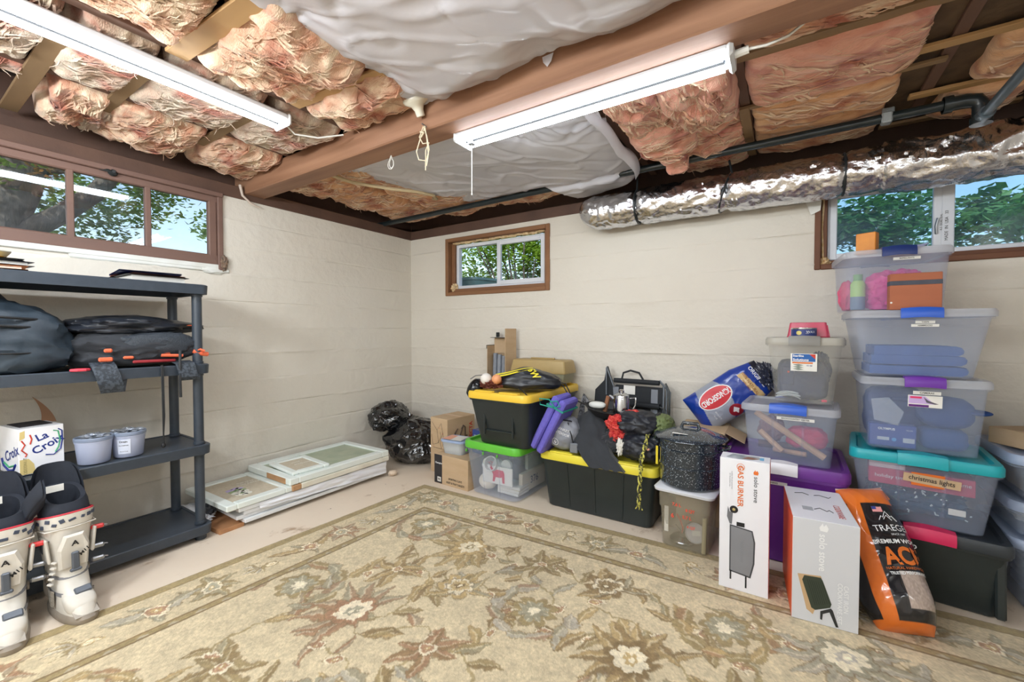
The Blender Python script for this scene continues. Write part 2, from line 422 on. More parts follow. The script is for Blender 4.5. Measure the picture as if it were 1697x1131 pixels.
def vframe(w, x0, x1, z0, z1, y, t, name='vinyl_frame', d=.05):
    g = G()
    for c, dd in (((x0 + t / 2, y, (z0 + z1) / 2), (t, d, z1 - z0)), ((x1 - t / 2, y, (z0 + z1) / 2), (t, d, z1 - z0)), (((x0 + x1) / 2, y, z0 + t / 2), (x1 - x0 - 2 * t + .002, d, t)), (((x0 + x1) / 2, y, z1 - t / 2), (x1 - x0 - 2 * t + .002, d, t))):
        g.box(c, dd, b=.004)
    return g.build(name, VINYL, w)
vframe(w2, .53, 1.475, 1.507, 1.915, .085, .03); vframe(w2, .99, 1.462, 1.522, 1.905, .07, .038, 'sliding_sash', .03)
for x0, x1, y in ((.555, 1.0, .09), (1.02, 1.43, .07)):
    g = G(); g.box(((x0 + x1) / 2, y, 1.71), (x1 - x0, .004, .36)); g.build('pane', GL2, w2)
g = G(); g.blob((.525, .04, 1.52), (.03, .03, .035), amp=.6, sub=4, seed=1); g.build('foam_bead', FOAM, w2, True)
g = G()
for k in range(14): g.blob((.54 + k * .068, .05, 1.928 + .004 * math.sin(k * 2)), (.045, .02, .012), amp=.5, sub=2, seed=k)
g.build('foam_bead', FOAM, w2, True)
# right window
w3 = struct('window_3')
casing(w3, 3.238, 4.64, 1.468, 1.945, CEDARD, .03)
bar(w3, 'stop', CEDARD, (3.283, .05, 1.71), (.03, .05, .42)); bar(w3, 'stop', CEDARD, (3.95, .055, 1.508), (1.36, .06, .026))
vframe(w3, 3.3, 4.6, 1.515, 1.915, .085, .032); vframe(w3, 3.31, 3.775, 1.525, 1.905, .07, .035, 'sliding_sash', .03)
bar(w3, 'meeting_stile', VINYL, (3.795, .08, 1.71), (.05, .05, .38))
for x0, x1, y in ((3.34, 3.745, .07), (3.815, 4.57, .09)):
    g = G(); g.box(((x0 + x1) / 2, y, 1.71), (x1 - x0, .004, .36)); g.build('pane', GL3, w3)
g = G(); g.tube([(3.752, .05, 1.62), (3.748, .043, 1.66), (3.756, .043, 1.70)], .006, 6); g.build('latch', GREYM, w3, True)
g = G(); g.blob((3.285, .03, 1.51), (.03, .03, .03), amp=.6, sub=4, seed=5); g.tube([(3.28, .02, 1.52), (3.275, .03, 1.7), (3.28, .02, 1.9)], .006, 6); g.build('foam_bead', FOAM, w3, True)
words(w3, [('MADE  IN  USA   33', .018, 0, 0, 90), ('R-5  DUAL SEAL', .012, -.02, .02, 90)], INK, T(3.79, .054, 1.66) @ FRONT, name='sticker_print')
g = G(); g.add([(3.16, -.016, 1.93), (3.275, -.016, 1.93), (3.262, -.022, 1.80), (3.22, -.02, 1.78), (3.195, -.022, 1.85)], [(0, 1, 2, 3, 4)]); g.add([(3.16, -.013, 1.93), (3.275, -.013, 1.93), (3.262, -.019, 1.80), (3.22, -.017, 1.78), (3.195, -.019, 1.85)], [(4, 3, 2, 1, 0)])
g.build('tape_flap', PAPER, w3)

# ---- outside: ground, tree, shrubs, hedge
GRD = mat('outdoor soil', (96, 92, 60), .9, c2=(70, 90, 50), vs=5)
g = G(); g.box((2.2, 5.2, 1.2), (14, 9.9, .2)); g.build('ground', GRD, kind='structure')
g = G(); g.box((-5.3, -3, 1.2), (10, 16, .2)); g.build('ground.001', GRD, kind='structure')
def leafmat(n, a, b, c=None):
    m = mat(n, a, .5, c2=b, vs=2.5, vamt=.5, trans=.45, detail=6); return m
LEAF = leafmat('maple leaves', (124, 160, 66), (60, 96, 44)); LEAF2 = leafmat('bright shrub leaves', (146, 180, 60), (52, 92, 38)); LEAF3 = leafmat('hedge leaves', (84, 140, 66), (40, 84, 46)); LEAFB = leafmat('rusty leaves', (170, 120, 70), (110, 120, 56))
BARK = mat('tree bark', (66, 62, 56), .9, c2=(96, 92, 84), vs=12, stretch=(1, 1, .25), bump=.8, bs=20, bd=.03)
def leaves(parent, n, where, size, m, name='foliage', seed=1, flat=.6):
    rr = np.random.RandomState(seed); g = G(); vs = []; fs = []
    for k in range(n):
        p = where(rr); a = rr.uniform(0, 6.28); t = rr.normal(0, flat); s = size * rr.uniform(.6, 1.3)
        u = Vector((math.cos(a), math.sin(a), rr.normal(0, .4))).normalized(); w = u.cross(Vector((t, rr.normal(0, flat), 1))).normalized(); q = Vector(p); nn = u.cross(w)
        b = len(vs)
        vs += [q - u * s, q + w * s * .55 + nn * s * .12 - u * s * .1, q + u * s, q - w * s * .55 + nn * s * .12 - u * s * .1]
        fs += [(b, b + 1, b + 2), (b, b + 2, b + 3)]
    g.add(vs, fs); return g.build(name, m, parent, kind='stuff', fix=False)
def limb(g, pts, r0, r1, n=10):
    k = len(pts); P = []; rr = []
    for i in range(k - 1):
        for t in (0, .33, .66):
            P.append(Vector(pts[i]).lerp(Vector(pts[i + 1]), t)); rr.append(r0 + (r1 - r0) * (i + t) / (k - 1))
    P.append(Vector(pts[-1])); rr.append(r1)
    P = [p + Vector((n3(p.x * 2, p.y * 2, p.z), n3(p.y * 2, p.z * 2, 4), 0)) * .05 for p in P]
    g.tube(P, r0, n, rr=rr)
tr = thing('tree', 'big forked tree with dark trunk outside the left window', 'tree', (-2.2, -3.02, 1.3))
g = G(); limb(g, [(0, .55, -.1), (.0, .62, .5), (0, .78, 1.0), (.05, .90, 1.5), (.1, 1.05, 2.4)], .17, .11)
g.build('trunk', BARK, tr, True)
for pts, a, b in (([(0, .72, .85), (.0, .70, 1.1), (0, .58, 1.5), (0, .50, 2.3)], .085, .055), ([(0, .62, .55), (.05, .90, .72), (.1, 1.25, 1.05), (.1, 1.55, 1.7)], .09, .06), ([(0, .85, 1.15), (0, 1.2, 1.3), (0, 1.7, 1.45), (0, 2.3, 2.0)], .05, .015)):
    g = G(); limb(g, pts, a, b); g.build('branch', BARK, tr, True)
def cloud(cs):
    def f(rr):
        c, r = cs[rr.randint(len(cs))]; d = rr.normal(0, 1, 3); d /= np.linalg.norm(d); return (c[0] + d[0] * r[0] * rr.uniform(.2, 1), c[1] + d[1] * r[1] * rr.uniform(.2, 1), c[2] + d[2] * r[2] * rr.uniform(.2, 1))
    return f
rr0 = np.random.RandomState(4)
leaves(tr, 9000, cloud([((rr0.uniform(-1.6, .5), rr0.uniform(-.5, 2.2), rr0.uniform(.75, 2.0)), (.35, .34, .22)) for _ in range(52)]), .032, LEAF, seed=2)
leaves(tr, 500, cloud([((rr0.uniform(-.4, .5), rr0.uniform(.7, 1.0), rr0.uniform(.9, 1.6)), (.16, .12, .22)) for _ in range(6)]), .03, LEAFB, seed=3)
def shrub(name, label, loc, cs, n, size, m, stems, seed):
    t = thing(name, label, 'shrub', loc)
    g = G()
    for a in stems: limb(g, [(a[0] * .3, a[1] * .3, 0), (a[0] * .6, a[1] * .6, a[2] * .5), a], .018, .006, 6)
    g.build('stem', BARK, t, True, kind='stuff'); leaves(t, n, cloud(cs), size, m, seed=seed); return t
r5 = np.random.RandomState(9)
shrub('shrub', 'bright leafy shrub behind the small back window', (.5, 1.3, 1.3), [((r5.uniform(-1.1, .9), r5.uniform(-.1, .9), r5.uniform(.05, 1.1)), (.3, .3, .22)) for _ in range(60)], 15000, .03, LEAF2, [(r5.uniform(-.8, .8), r5.uniform(-.2, .5), r5.uniform(.6, 1.2)) for _ in range(12)], 5)
for nm, lb, x, n, sd in (('hedge', 'dense dark hedge outside the left pane of the wide right window', 3.2, 9500, 6), ('hedge', 'dense dark hedge outside the right pane of the wide right window', 5.4, 9500, 7)):
    r6 = np.random.RandomState(sd); t = thing(nm, lb, 'hedge', (x, 1.5, 1.3))
    leaves(t, n, cloud([((r6.uniform(-.85, .85), r6.uniform(-.35, .5), r6.uniform(.1, .95 + .2 * (sd == 7))), (.26, .24, .2)) for _ in range(46)]), .036, LEAF3, seed=sd)
    g = G()
    for _ in range(8): a = (r6.uniform(-.6, .6), r6.uniform(-.2, .3), .6); limb(g, [(a[0], a[1], 0), (a[0] * 1.05, a[1], .3), (a[0] * 1.1, a[1] + .05, .6)], .02, .008, 6)
    g.build('stem', BARK, t, True, kind='stuff')
t = thing('conifer', 'feathery light green conifer above the hedge at the right window', 'tree', (5.0, 2.9, 1.3))
leaves(t, 2600, cloud([((r5.uniform(-.7, .9), r5.uniform(-.3, .3), r5.uniform(.4, 2.4)), (.3, .3, .2)) for _ in range(16)]), .05, leafmat('conifer needles', (120, 160, 90), (80, 130, 80)), seed=11)
g = G(); limb(g, [(0, 0, 0), (0, 0, 1), (.05, 0, 2.2)], .06, .02); g.build('trunk', BARK, t, True)
t = thing('garden_tub', 'teal plastic garden tub behind the small back window', 'tub', (.22, .62, 1.3), -14); t.scale = (1, 1, 1.2)
TEAL0 = mat('faded teal plastic', (110, 150, 150), .4)
g = G(); g.loft([ring(.62, .36, .1, 0, 6), ring(.76, .48, .14, .27, 6), ring(.80, .52, .15, .275, 6), ring(.80, .52, .15, .295, 6), ring(.74, .46, .13, .295, 6), ring(.6, .34, .1, .02, 6)], True, True); g.build('shell', TEAL0, t, True)
# ================================================================ CEILING: boards, joists, beam, battens, insulation
BEAMW = mat('reddish old fir', (168, 126, 98), .6, c2=(118, 80, 58), vs=11, stretch=(.10, 1.6, 1.6), vamt=.55, bump=.3, bs=30, bd=.004, detail=7)
JOISTW = mat('dark old joist wood', (112, 82, 66), .7, c2=(84, 62, 52), vs=5, stretch=(1.4, .12, 1.4), vamt=.8, bump=.15, bs=30, bd=.004)
LATHW = mat('pale lath wood', (196, 160, 112), .7, c2=(172, 134, 88), vs=7, stretch=(.15, 1.5, 1.5), vamt=.8, bump=.1, bs=40, bd=.002)
LATHD = mat('aged lath wood', (150, 122, 88), .75, c2=(122, 98, 72), vs=7, stretch=(.15, 1.5, 1.5), vamt=.8, bump=.1, bs=40, bd=.002)
SUBW = mat('dark subfloor boards', (70, 54, 44), .85, c2=(46, 36, 32), vs=6, stretch=(1, .2, 1), bump=.2, bs=20)
STAINW = mat('mould stained board', (104, 82, 58), .85, c2=(60, 46, 34), vs=11, vamt=.5, bump=.3, bs=40, detail=8)
PLATEW = mat('dark red sill plate', (104, 76, 62), .7, c2=(74, 54, 46), vs=6, vamt=.8, bump=.2, bs=30)
def batt_mat(name, a, b, c3, sc):
    m = mat(name, a, .95, c2=b, vs=sc, vamt=.30, dist=.9, bump=.45, bs=70, bd=.01, detail=9, sheen=.3, stretch=(1.1, 3.6, 2))
    m.node_tree.nodes['Mapping'].inputs['Rotation'].default_value = (0, 0, .7)
    N = m.node_tree.nodes; L = m.node_tree.links; p = N['Principled BSDF']; prev = p.inputs['Base Color'].links[0].from_socket
    tc = N.new('ShaderNodeTexCoord'); n = N.new('ShaderNodeTexNoise'); n.inputs['Scale'].default_value = sc * .8; n.inputs['Detail'].default_value = 5; n.inputs['Distortion'].default_value = .8
    mp = N.new('ShaderNodeMapping'); mp.inputs['Location'].default_value = (5, 2, 9); L.new(tc.outputs['Object'], mp.inputs[0]); L.new(mp.outputs[0], n.inputs['Vector'])
    r = N.new('ShaderNodeMapRange'); r.inputs[1].default_value = .54; r.inputs[2].default_value = .68; L.new(n.outputs['Fac'], r.inputs[0])
    x = N.new('ShaderNodeMix'); x.data_type = 'RGBA'; L.new(r.outputs[0], x.inputs[0]); L.new(prev, x.inputs[6]); x.inputs[7].default_value = lin(c3)
    L.new(x.outputs[2], p.inputs['Base Color']); return m
WOOLA = batt_mat('cream glass wool', (236, 214, 186), (200, 142, 112), (172, 104, 82), 5)
WOOLP = batt_mat('pink glass wool', (232, 182, 160), (216, 150, 128), (186, 112, 104), 5)
WOOLO = batt_mat('peach glass wool', (230, 186, 144), (212, 156, 114), (190, 124, 92), 5)
WOOLG = batt_mat('greyish glass wool', (212, 198, 178), (182, 150, 130), (172, 112, 94), 5)
ceil = struct('ceiling')
g = G(); g.box((2.35, -2.2, 2.41), (5.4, 5.1, .04)); sub = g.build('subfloor', SUBW, ceil)
JX = [.535, 1.137, 1.70, 2.335, 2.93, 3.62, 4.2, 4.75]
for i, x in enumerate(JX):
    g = G(); g.box((0, 0, 0), (.042, 4.62, .19), b=.002); g.build('joist', JOISTW, ceil, loc=(x, -2.29, 2.287))
g = G(); g.box((0, 0, 0), (5.05, .135, .14), b=.006); g.build('beam', BEAMW, ceil, loc=(2.4, -1.462, 2.12))
g = G(); g.box((-.10, -2.3, 2.05), (.22, 4.6, .08), b=.003); g.build('sill_plate', PLATEW, ceil)
g = G(); g.box((-.16, -2.2, 2.24), (.04, 4.85, .3)); g.build('rim_joist', PLATEW, ceil)
g = G(); g.box((2.3, .10, 2.05), (5.1, .215, .08), b=.003); g.build('sill_plate', PLATEW, ceil)
g = G(); g.box((2.3, .16, 2.24), (5.1, .04, .3)); g.build('rim_joist', PLATEW, ceil)
def lath(x0, x1, y, m, w=.05, z=2.183, dy=0):
    g = G(); g.box((0, 0, 0), (math.hypot(x1 - x0, dy), w, .014), b=.002); return g.build('batten', m, ceil, loc=((x0 + x1) / 2, y + dy / 2, z), rz=math.degrees(math.atan2(dy, x1 - x0)))
lath(-.03, .86, -2.56, LATHD, .062); lath(.02, 1.0, -2.31, LATHD, .05); lath(1.12, 1.74, -2.285, LATHW, .075, dy=.03)
lath(.3, 1.0, -1.90, LATHD, .05); lath(1.15, 1.74, -1.835, LATHW, .05, dy=.05)
lath(2.4, 3.62, -.652, LATHD, .03); lath(2.9, 3.66, -1.09, LATHD, .045, dy=.02); lath(3.5, 4.4, -.772, LATHW, .045); lath(3.56, 4.3, -.36, LATHW, .045); lath(3.5, 4.0, -.06, LATHD, .04)
g = G(); g.box((0, 0, 0), (.045, .62, .016), b=.002); g.build('batten', LATHD, ceil, loc=(2.925, -.36, 2.18))
g = G(); g.box((0, 0, 0), (.34, 1.3, .012), b=.002); g.build('stained_board', STAINW, ceil, loc=(3.63, -.72, 2.213))

bn = 0
def batt(x0, x1, y0, y1, m, sag=.05, z=2.20, rag=.5, fib=10, dirn=0, hang=0, cell=.0105, edge=.16):
    """one torn glass-wool batt: pillowed underside with folds and torn edges, plus loose hanging fibres"""
    global bn; bn += 1; sd = bn * 7.31; x0, x1, y0, y1 = x0 - .012, x1 + .012, y0 - .014, y1 + .014
    w, d = x1 - x0, y1 - y0; nx, ny = max(10, int(w / cell)), max(10, int(d / cell)); ca, sa = math.cos(dirn), math.sin(dirn)
    def bottom(u, v):
        a, b = 2 * u - 1, 2 * v - 1; e = (1 - abs(a) ** 9) * (1 - abs(b) ** 7)
        x, y = x0 + w * u, y0 + d * v
        p, q = x * ca + y * sa, -x * sa + y * ca
        wx = n3(p * 3, q * 3, sd) * .25; f = 0
        f += .6 * n3(p * 3.5 + wx, q * 7 + wx, sd)
        r1 = 1 - abs(n3(p * 4.5 + wx * 3, q * 10 - wx * 2, sd + 5)) * 2
        r2 = 1 - abs(n3(p * 9 + wx * 5, q * 22 + wx * 3, sd + 9)) * 2
        r3 = n3(p * 22, q * 60 + wx * 8, sd + 2)
        f += .6 * r1 + .22 * r2 - .3
        sf = f * 2.6; k_ = math.floor(sf); fr_ = sf - k_; f = .55 * f + .45 * (k_ + smooth01(fr_ * 2.2 - .9)) / 2.6 + .10 * r3
        zz = z - .68 * sag * (.3 + .7 * (1 - a * a) ** .5 * (1 - b * b) ** .4) - .058 * rag * f * e ** .25 - hang * e * (.6 + n3(x * 3, y * 3, sd + 1)) + .10 * (1 - e) ** 5
        jx = .03 * rag * n3(y * 9, sd, 1) * abs(a) ** 8; jy = .05 * rag * n3(x * 9, sd, 2) * abs(b) ** 8
        return (x + jx - (x0 + x1) / 2, y + jy - (y0 + y1) / 2, zz - 2.2)
    g = G(); g.grid(nx, ny, bottom)
    o = g.build('insulation_batt', m, ceil, True, loc=((x0 + x1) / 2, (y0 + y1) / 2, 2.2), fix=False, ang=80)
    if True:
        g = G(); r = random.Random(bn)
        for _ in range(fib):
            u, v = r.uniform(.05, .95), r.uniform(.05, .95); p = Vector(bottom(u, v)); P = [p + Vector((0, 0, .01))]; l = r.uniform(.015, .055); h = r.uniform(0, 6.28)
            for k in range(1, 5): P.append(P[-1] + Vector((math.cos(h) * l * .22, math.sin(h) * l * .22, -l * .3 * r.uniform(.2, 1)))); h += r.uniform(-.8, .8)
            g.tube(P, .002, 4, rr=[.003, .0025, .002, .0014, .0005])
        # strands combed out of the wool, lying along its surface
        nst = int(w * d * (1150 if fib > 6 else 520 if fib else 0))
        for _ in range(nst):
            u, v = r.uniform(.04, .96), r.uniform(.04, .96); h = dirn + .2 + r.gauss(0, .3); l = r.uniform(.05, .20); P = []; lift = r.uniform(.001, .010)
            for k in range(6):
                uu, vv = u + math.cos(h) * l * k / 5 / w, v + math.sin(h) * l * k / 5 / d; h += r.uniform(-.16, .16)
                if not (.01 < uu < .99 and .01 < vv < .99): break
                q_ = Vector(bottom(uu, vv)); P.append(q_ - Vector((0, 0, lift * math.sin(math.pi * k / 5) + .0005 * k)))
            if len(P) > 3: wd = r.choice((.0012, .0018, .003, .0055)); g.tube(P, .002, 3, rr=[wd * (.3, .9, 1, .8, .5, .15)[i] for i in range(len(P))])
        g.build('loose_fibres', WOOLG if m is WOOLG else WOOLA, o, kind='stuff', fix=False)
    return o
# near the left window
batt(.40, .515, -2.98, -2.58, WOOLG, .02); batt(.56, 1.11, -3.1, -2.59, WOOLG, .05); batt(.56, 1.11, -2.53, -2.33, WOOLG, .05, dirn=.6); batt(.02, .5, -2.48, -2.32, WOOLA, .07, rag=.9)
batt(.0, .51, -2.28, -1.93, WOOLA, .085, rag=.9, fib=26, dirn=.5); batt(.56, 1.10, -2.28, -1.93, WOOLG, .05, rag=.7, fib=24, dirn=.7)
batt(.0, .51, -1.87, -1.54, WOOLA, .09, rag=.8, fib=16, dirn=.4); batt(.56, 1.10, -1.87, -1.54, WOOLG, .06, rag=.7, fib=12, dirn=.5)
batt(.02, .34, -2.34, -2.2, WOOLG, .06, rag=.9, fib=12)
batt(1.165, 1.69, -3.1, -2.31, WOOLA, .06, rag=1.0, fib=14, dirn=.9); batt(1.165, 1.70, -2.24, -1.85, WOOLA, .075, rag=1.2, fib=26, dirn=.9); batt(1.165, 1.72, -1.79, -1.54, WOOLA, .07, rag=1.1, fib=10, dirn=.3)
# between the beam and the back wall, left of the plastic
batt(.03, .52, -1.37, -.93, WOOLO, .075, rag=.8, dirn=.4); batt(.03, .52, -.90, -.50, WOOLO, .07, rag=.8, dirn=.2); batt(.03, .52, -.48, -.08, WOOLO, .06, rag=.7)
batt(.55, 1.12, -1.37, -.86, WOOLO, .08, rag=.9, dirn=.5); batt(.55, 1.12, -.84, -.36, WOOLO, .08, rag=.9, dirn=.3, fib=14); batt(.55, 1.12, -.33, -.04, WOOLO, .08, rag=.8)
batt(1.15, 1.69, -.62, -.34, WOOLO, .07, rag=.6); batt(1.15, 1.69, -.31, -.04, WOOLO, .085, rag=.7, fib=14); batt(1.72, 2.1, -.45, -.06, WOOLO, .06, rag=.7)
# right of the plastic: torn pink lumps, then long peach batts
batt(2.39, 2.63, -1.36, -.70, WOOLP, .09, rag=1.0, z=2.19, dirn=1.2); batt(2.63, 2.905, -1.30, -.66, WOOLP, .12, rag=1.2, z=2.18, fib=14, dirn=1.3)
batt(2.40, 2.70, -.74, -.50, WOOLP, .11, rag=1.0, z=2.17); batt(2.52, 2.91, -.60, -.30, WOOLP, .07, rag=1.1, z=2.19); batt(2.5, 2.62, -.52, -.26, WOOLP, .14, z=2.16, rag=1.1); batt(2.55, 2.91, -.29, -.02, WOOLP, .06, rag=.8)
batt(2.955, 3.5, -1.37, -1.12, WOOLO, .05, rag=.45); batt(2.955, 3.52, -1.06, -.67, WOOLP, .085, rag=.55, dirn=.2, fib=4); batt(2.955, 3.5, -.635, -.36, WOOLO, .07, rag=.5, fib=4); batt(2.955, 3.49, -.33, -.02, WOOLO, .07, rag=.45, fib=4)
batt(3.77, 4.17, -1.37, -.80, WOOLO, .06, rag=.5, fib=4); batt(3.74, 4.17, -.745, -.39, WOOLO, .07, rag=.6, fib=4); batt(3.68, 3.95, -.33, -.06, WOOLO, .08, rag=.5, fib=4); batt(4.22, 4.72, -1.3, -.1, WOOLO, .05, fib=0)
batt(1.73, 2.31, -2.9, -1.56, WOOLO, .02, fib=0, rag=.3); batt(2.36, 2.9, -2.9, -1.56, WOOLO, .02, fib=0, rag=.3); batt(2.96, 3.6, -2.9, -1.56, WOOLO, .02, fib=0, rag=.3)

# ---- plastic vapour sheets
PLAS = mat('milky plastic sheeting', (236, 236, 242), .3, alpha=.05, trans=.25, c2=(222, 222, 232), vs=2.5, bump=.2, bs=10, bd=.01)
def sheet(name, label, quad, nu, nv, z, sag, pins, wr=.018, edge=.012):
    q = [Vector((*p, 0)) for p in quad]
    def f(u, v):
        p = q[0].lerp(q[1], u).lerp(q[3].lerp(q[2], u), v); ed = min(u, 1 - u, v, 1 - v)
        k = 0
        for (px, py, r) in pins: dd = math.hypot(p.x - px, p.y - py); k = max(k, math.exp(-(dd / r) ** 2))
        zz = z - sag * (1 - k) * smooth01(ed * 7 + .25)
        zz += wr * (.8 * n3(p.x * 2.2, p.y * 2.2, 3) + .7 * max(0, 1 - abs(n3(p.x * 3 + p.y * 2, p.y * 4 - p.x * 3, 1)) * 7) * (.5 + k) - .5 * max(0, 1 - abs(n3(p.x * 4 - p.y * 5, p.y * 3 + p.x * 2, 6)) * 9))
        for (px, py, r) in pins:      # radiating creases at the staples
            dd = math.hypot(p.x - px, p.y - py)
            if dd < r * 2.2: zz += .006 * math.sin(9 * math.atan2(p.y - py, p.x - px)) * math.exp(-(dd / r)) * min(1, dd / .05)
        return (p.x + edge * n3(p.y * 6, p.x * 2, 4) * (1 - min(1, ed * 10)), p.y + edge * n3(p.x * 7, p.y, 5) * (1 - min(1, ed * 10)), zz)
    g = G(); g.grid(nu, nv, f); o = g.build(name, PLAS, None, True, fix=False, ang=80); tag(o, label, 'plastic sheet'); return o, f
sheet('plastic_sheet', 'milky plastic sheet stapled between the near side of the beam and the picture top', [(1.66, -2.95), (3.9, -2.95), (3.9, -1.545), (1.67, -1.535)], 160, 100, 2.170, .075, [(1.7, -2.2, .14), (1.68, -1.8, .12), (2.34, -1.6, .1), (2.34, -2.2, .18), (2.34, -2.8, .2), (1.75, -1.56, .08), (2.93, -1.6, .15), (2.93, -2.4, .2)])
o, f = sheet('plastic_sheet', 'milky plastic sheet bulging beyond the beam, above the pull cord light', [(.70, -1.385), (2.385, -1.385), (2.31, -.30), (1.0, -.345)], 160, 110, 2.138, .035, [(.75, -1.2, .1), (1.137, -1.0, .1), (1.14, -.5, .12), (1.7, -1.2, .12), (2.0, -1.12, .12), (2.335, -1.0, .13), (2.3, -1.3, .1), (.9, -.5, .1)])
g = G()
def fold(u, v):
    y = -1.33 + 1.0 * v; return (2.33 + .05 * n3(y * 3, 2, 1) - .02 * v + .03 * math.sin(u * 3.1), y, 2.17 - .11 * u * (.4 + .6 * v) + .01 * n3(y * 9, u * 3, 7))
g.grid(10, 50, fold); fo = g.build('hanging_edge', PLAS, o, True, fix=False)
g = G(); g.box((1.22, -.86, 2.137), (.03, 1.0, .002), RZ(0)); 
o2, f2 = sheet('plastic_sheet', 'small milky plastic flap drooping over the end of the foil duct', [(1.70, -.37), (2.31, -.36), (2.27, -.22), (1.80, -.10)], 50, 30, 2.125, .05, [(2.3, -.33, .08)], .015)
g = G(); g.add([(2.31, -1.535, 2.165), (2.36, -1.537, 2.165), (2.352, -1.54, 2.135), (2.335, -1.54, 2.118), (2.317, -1.54, 2.14)], [(0, 1, 2, 3, 4)])
tag(g.build('plastic_scrap', PLAS), 'torn plastic corner hanging on the near face of the beam', 'plastic scrap')

# ---- shop lights
TUBE = mat('glowing diffuser', (240, 248, 255), .4, emit=LIGHT_EMIT); LIGHTW = mat('white enamelled housing', (214, 217, 222), .4)
def shop_light(label, loc, rz, L, pull=False):
    t = thing('shop_light', label, 'light', loc, rz, group='twin tube shop lights')
    g = G(); g.box((0, 0, .03), (L, .125, .03), b=.008); g.box((0, 0, .05), (L * .98, .06, .012), b=.004); g.build('housing', LIGHTW, t)
    for y in (-.036, .036):
        g = G()
        def f(u, v, y=y): a = math.pi * v; return (-L / 2 + .02 + (L - .04) * u, y - .021 * math.cos(a), .016 - .018 * math.sin(a))
        g.grid(24, 8, f); g.build('tube', TUBE, t, True, fix=False)
    g = G(); g.box((0, 0, .012), (L - .03, .020, .010), b=.003); g.build('centre_ridge', mat('grey reflector ridge', (52, 54, 58), .6), t)
    for s in (-1, 1):
        g = G(); g.box((s * (L / 2 + .004), 0, .022), (.022, .135, .056), b=.01); g.build('end_cap', mat('pale grey end cap', (206, 208, 210), .4), t)
    if pull:
        g = G(); g.box((-L / 2 + .05, -.0, -.002), (.03, .03, .016), b=.003); g.build('switch', GREYM, t)
        g = G(); g.tube([(-L / 2 + .05, 0, 0), (-L / 2 + .05, 0, -.24)], .0018, 6); g.blob((-L / 2 + .05, 0, -.243), (.004, .004, .006), sub=2); g.build('pull_cord', PAPER, t, True)
    return t
sl = shop_light('twin tube shop light under the joists above the shelf', (1.04, -2.445, 2.11), 90, 1.22)
g = G(); g.tube([(.61, 0, .03), (.68, .01, -.005), (.76, -.06, -.01), (.85, -.14, .02)], .004, 6); g.build('power_cord', PAPER, sl, True)
sl = shop_light('twin tube shop light with pull cord along the beam', (2.36, -1.365, 2.018), 0, 1.15, True)
g = G(); g.tube([(.58, .0, .025), (.63, .0, .03)], .013, 8); g.tube([(.63, 0, .03), (.68, .01, .03), (.74, .03, .05), (.82, .05, .11), (.9, .06, .14)], .0045, 6); g.build('power_cord', PAPER, sl, True)

# ---- lamp holder, strings
t = thing('lamp_holder', 'white porcelain lamp holder without bulb on the near face of the beam', 'lamp holder', (1.685, -1.575, 2.155), rot=(28, 0, 0))
PORC = mat('ivory porcelain', (226, 222, 206), .25, coat=.3)
g = G(); g.lathe([(.058, .02), (.06, .012), (.056, .002), (.03, -.012), (.021, -.03), (.0195, -.055), (.0165, -.057)], 32); g.build('base', PORC, t, True)
g = G(); g.lathe([(.0165, -.053), (.0165, -.045), (.01, -.043)], 20); g.build('socket', mat('brass socket', (120, 130, 140), .3, .9), t, True)
g = G()
for x in (-.04, .04): g.lathe([(.005, .0), (.005, -.004)], 10, T(x, 0, .004))
g.build('screw', GREYM, t, kind='stuff')
t = thing('string', 'cream string looped round a nail on the side of the beam', 'string', (1.70, -1.537, 2.062))
STR = mat('cream string', (226, 214, 186), .8)
g = G(); r9 = random.Random(3)
g.tube([(0, 0, 0), (-.02, -.01, -.05), (-.045, -.012, -.11), (-.03, -.012, -.15), (.015, -.012, -.165), (.035, -.012, -.12), (.02, -.012, -.05), (.0, -.01, -.01)], .0024, 6)
g.tube([(.0, -.012, -.005), (-.022, -.016, -.05), (.0, -.016, -.085), (.038, -.016, -.09), (.02, -.018, -.12), (.018, -.018, -.21)], .0024, 6)
g.tube([(.008, -.012, -.005), (.025, -.016, -.07), (.034, -.016, -.14), (.022, -.016, -.19)], .0024, 6); g.tube([(-.012, -.02, -.03), (.01, -.02, -.04), (-.008, -.02, -.055)], .004, 6)
g.build('loop', STR, t, True); g = G(); g.tube([(0, .01, 0), (0, -.022, .004)], .003, 6); g.build('nail', GREYM, t)
t = thing('string', 'small white wire ring hanging from the underside of the beam', 'string', (1.335, -1.42, 2.05))
g = G(); P = [(.022 * math.sin(a) * (1 if a < 3.14 else 1), 0, -.045 - .026 * math.cos(a)) for a in np.linspace(-2.6, 2.6, 14)]
g.tube([(0, 0, 0)] + P + [(0.004, 0, 0)], .002, 6); g.tube([(.003, .004, 0)] + [(x * .7, .004, z * .9) for x, y, z in P] + [(0, .004, 0)], .0018, 6); g.build('loop', PAPER, t, True)
g = G(); g.tube([(.62, -1.38, 2.13), (.72, -1.2, 2.09), (.86, -1.02, 2.075), (.96, -.86, 2.08), (.98, -.72, 2.09), (.9, -.6, 2.11), (.8, -.56, 2.14)], .011, 8)
tag(g.build('cable', mat('tan sheathed cable', (196, 176, 140), .6), None, True), 'tan cable looping out of the insulation near the corner', 'cable')
g = G(); g.tube([(.02, -1.56, 2.1), (.03, -1.55, 2.03), (.035, -1.5, 1.99), (.03, -1.44, 1.975)], .007, 6, rr=[.01, .008, .006, .003])
tag(g.build('rag_strip', mat('dirty rag', (206, 190, 178), .9), None, True), 'pale rag strip dangling at the beam end by the left wall', 'rag')

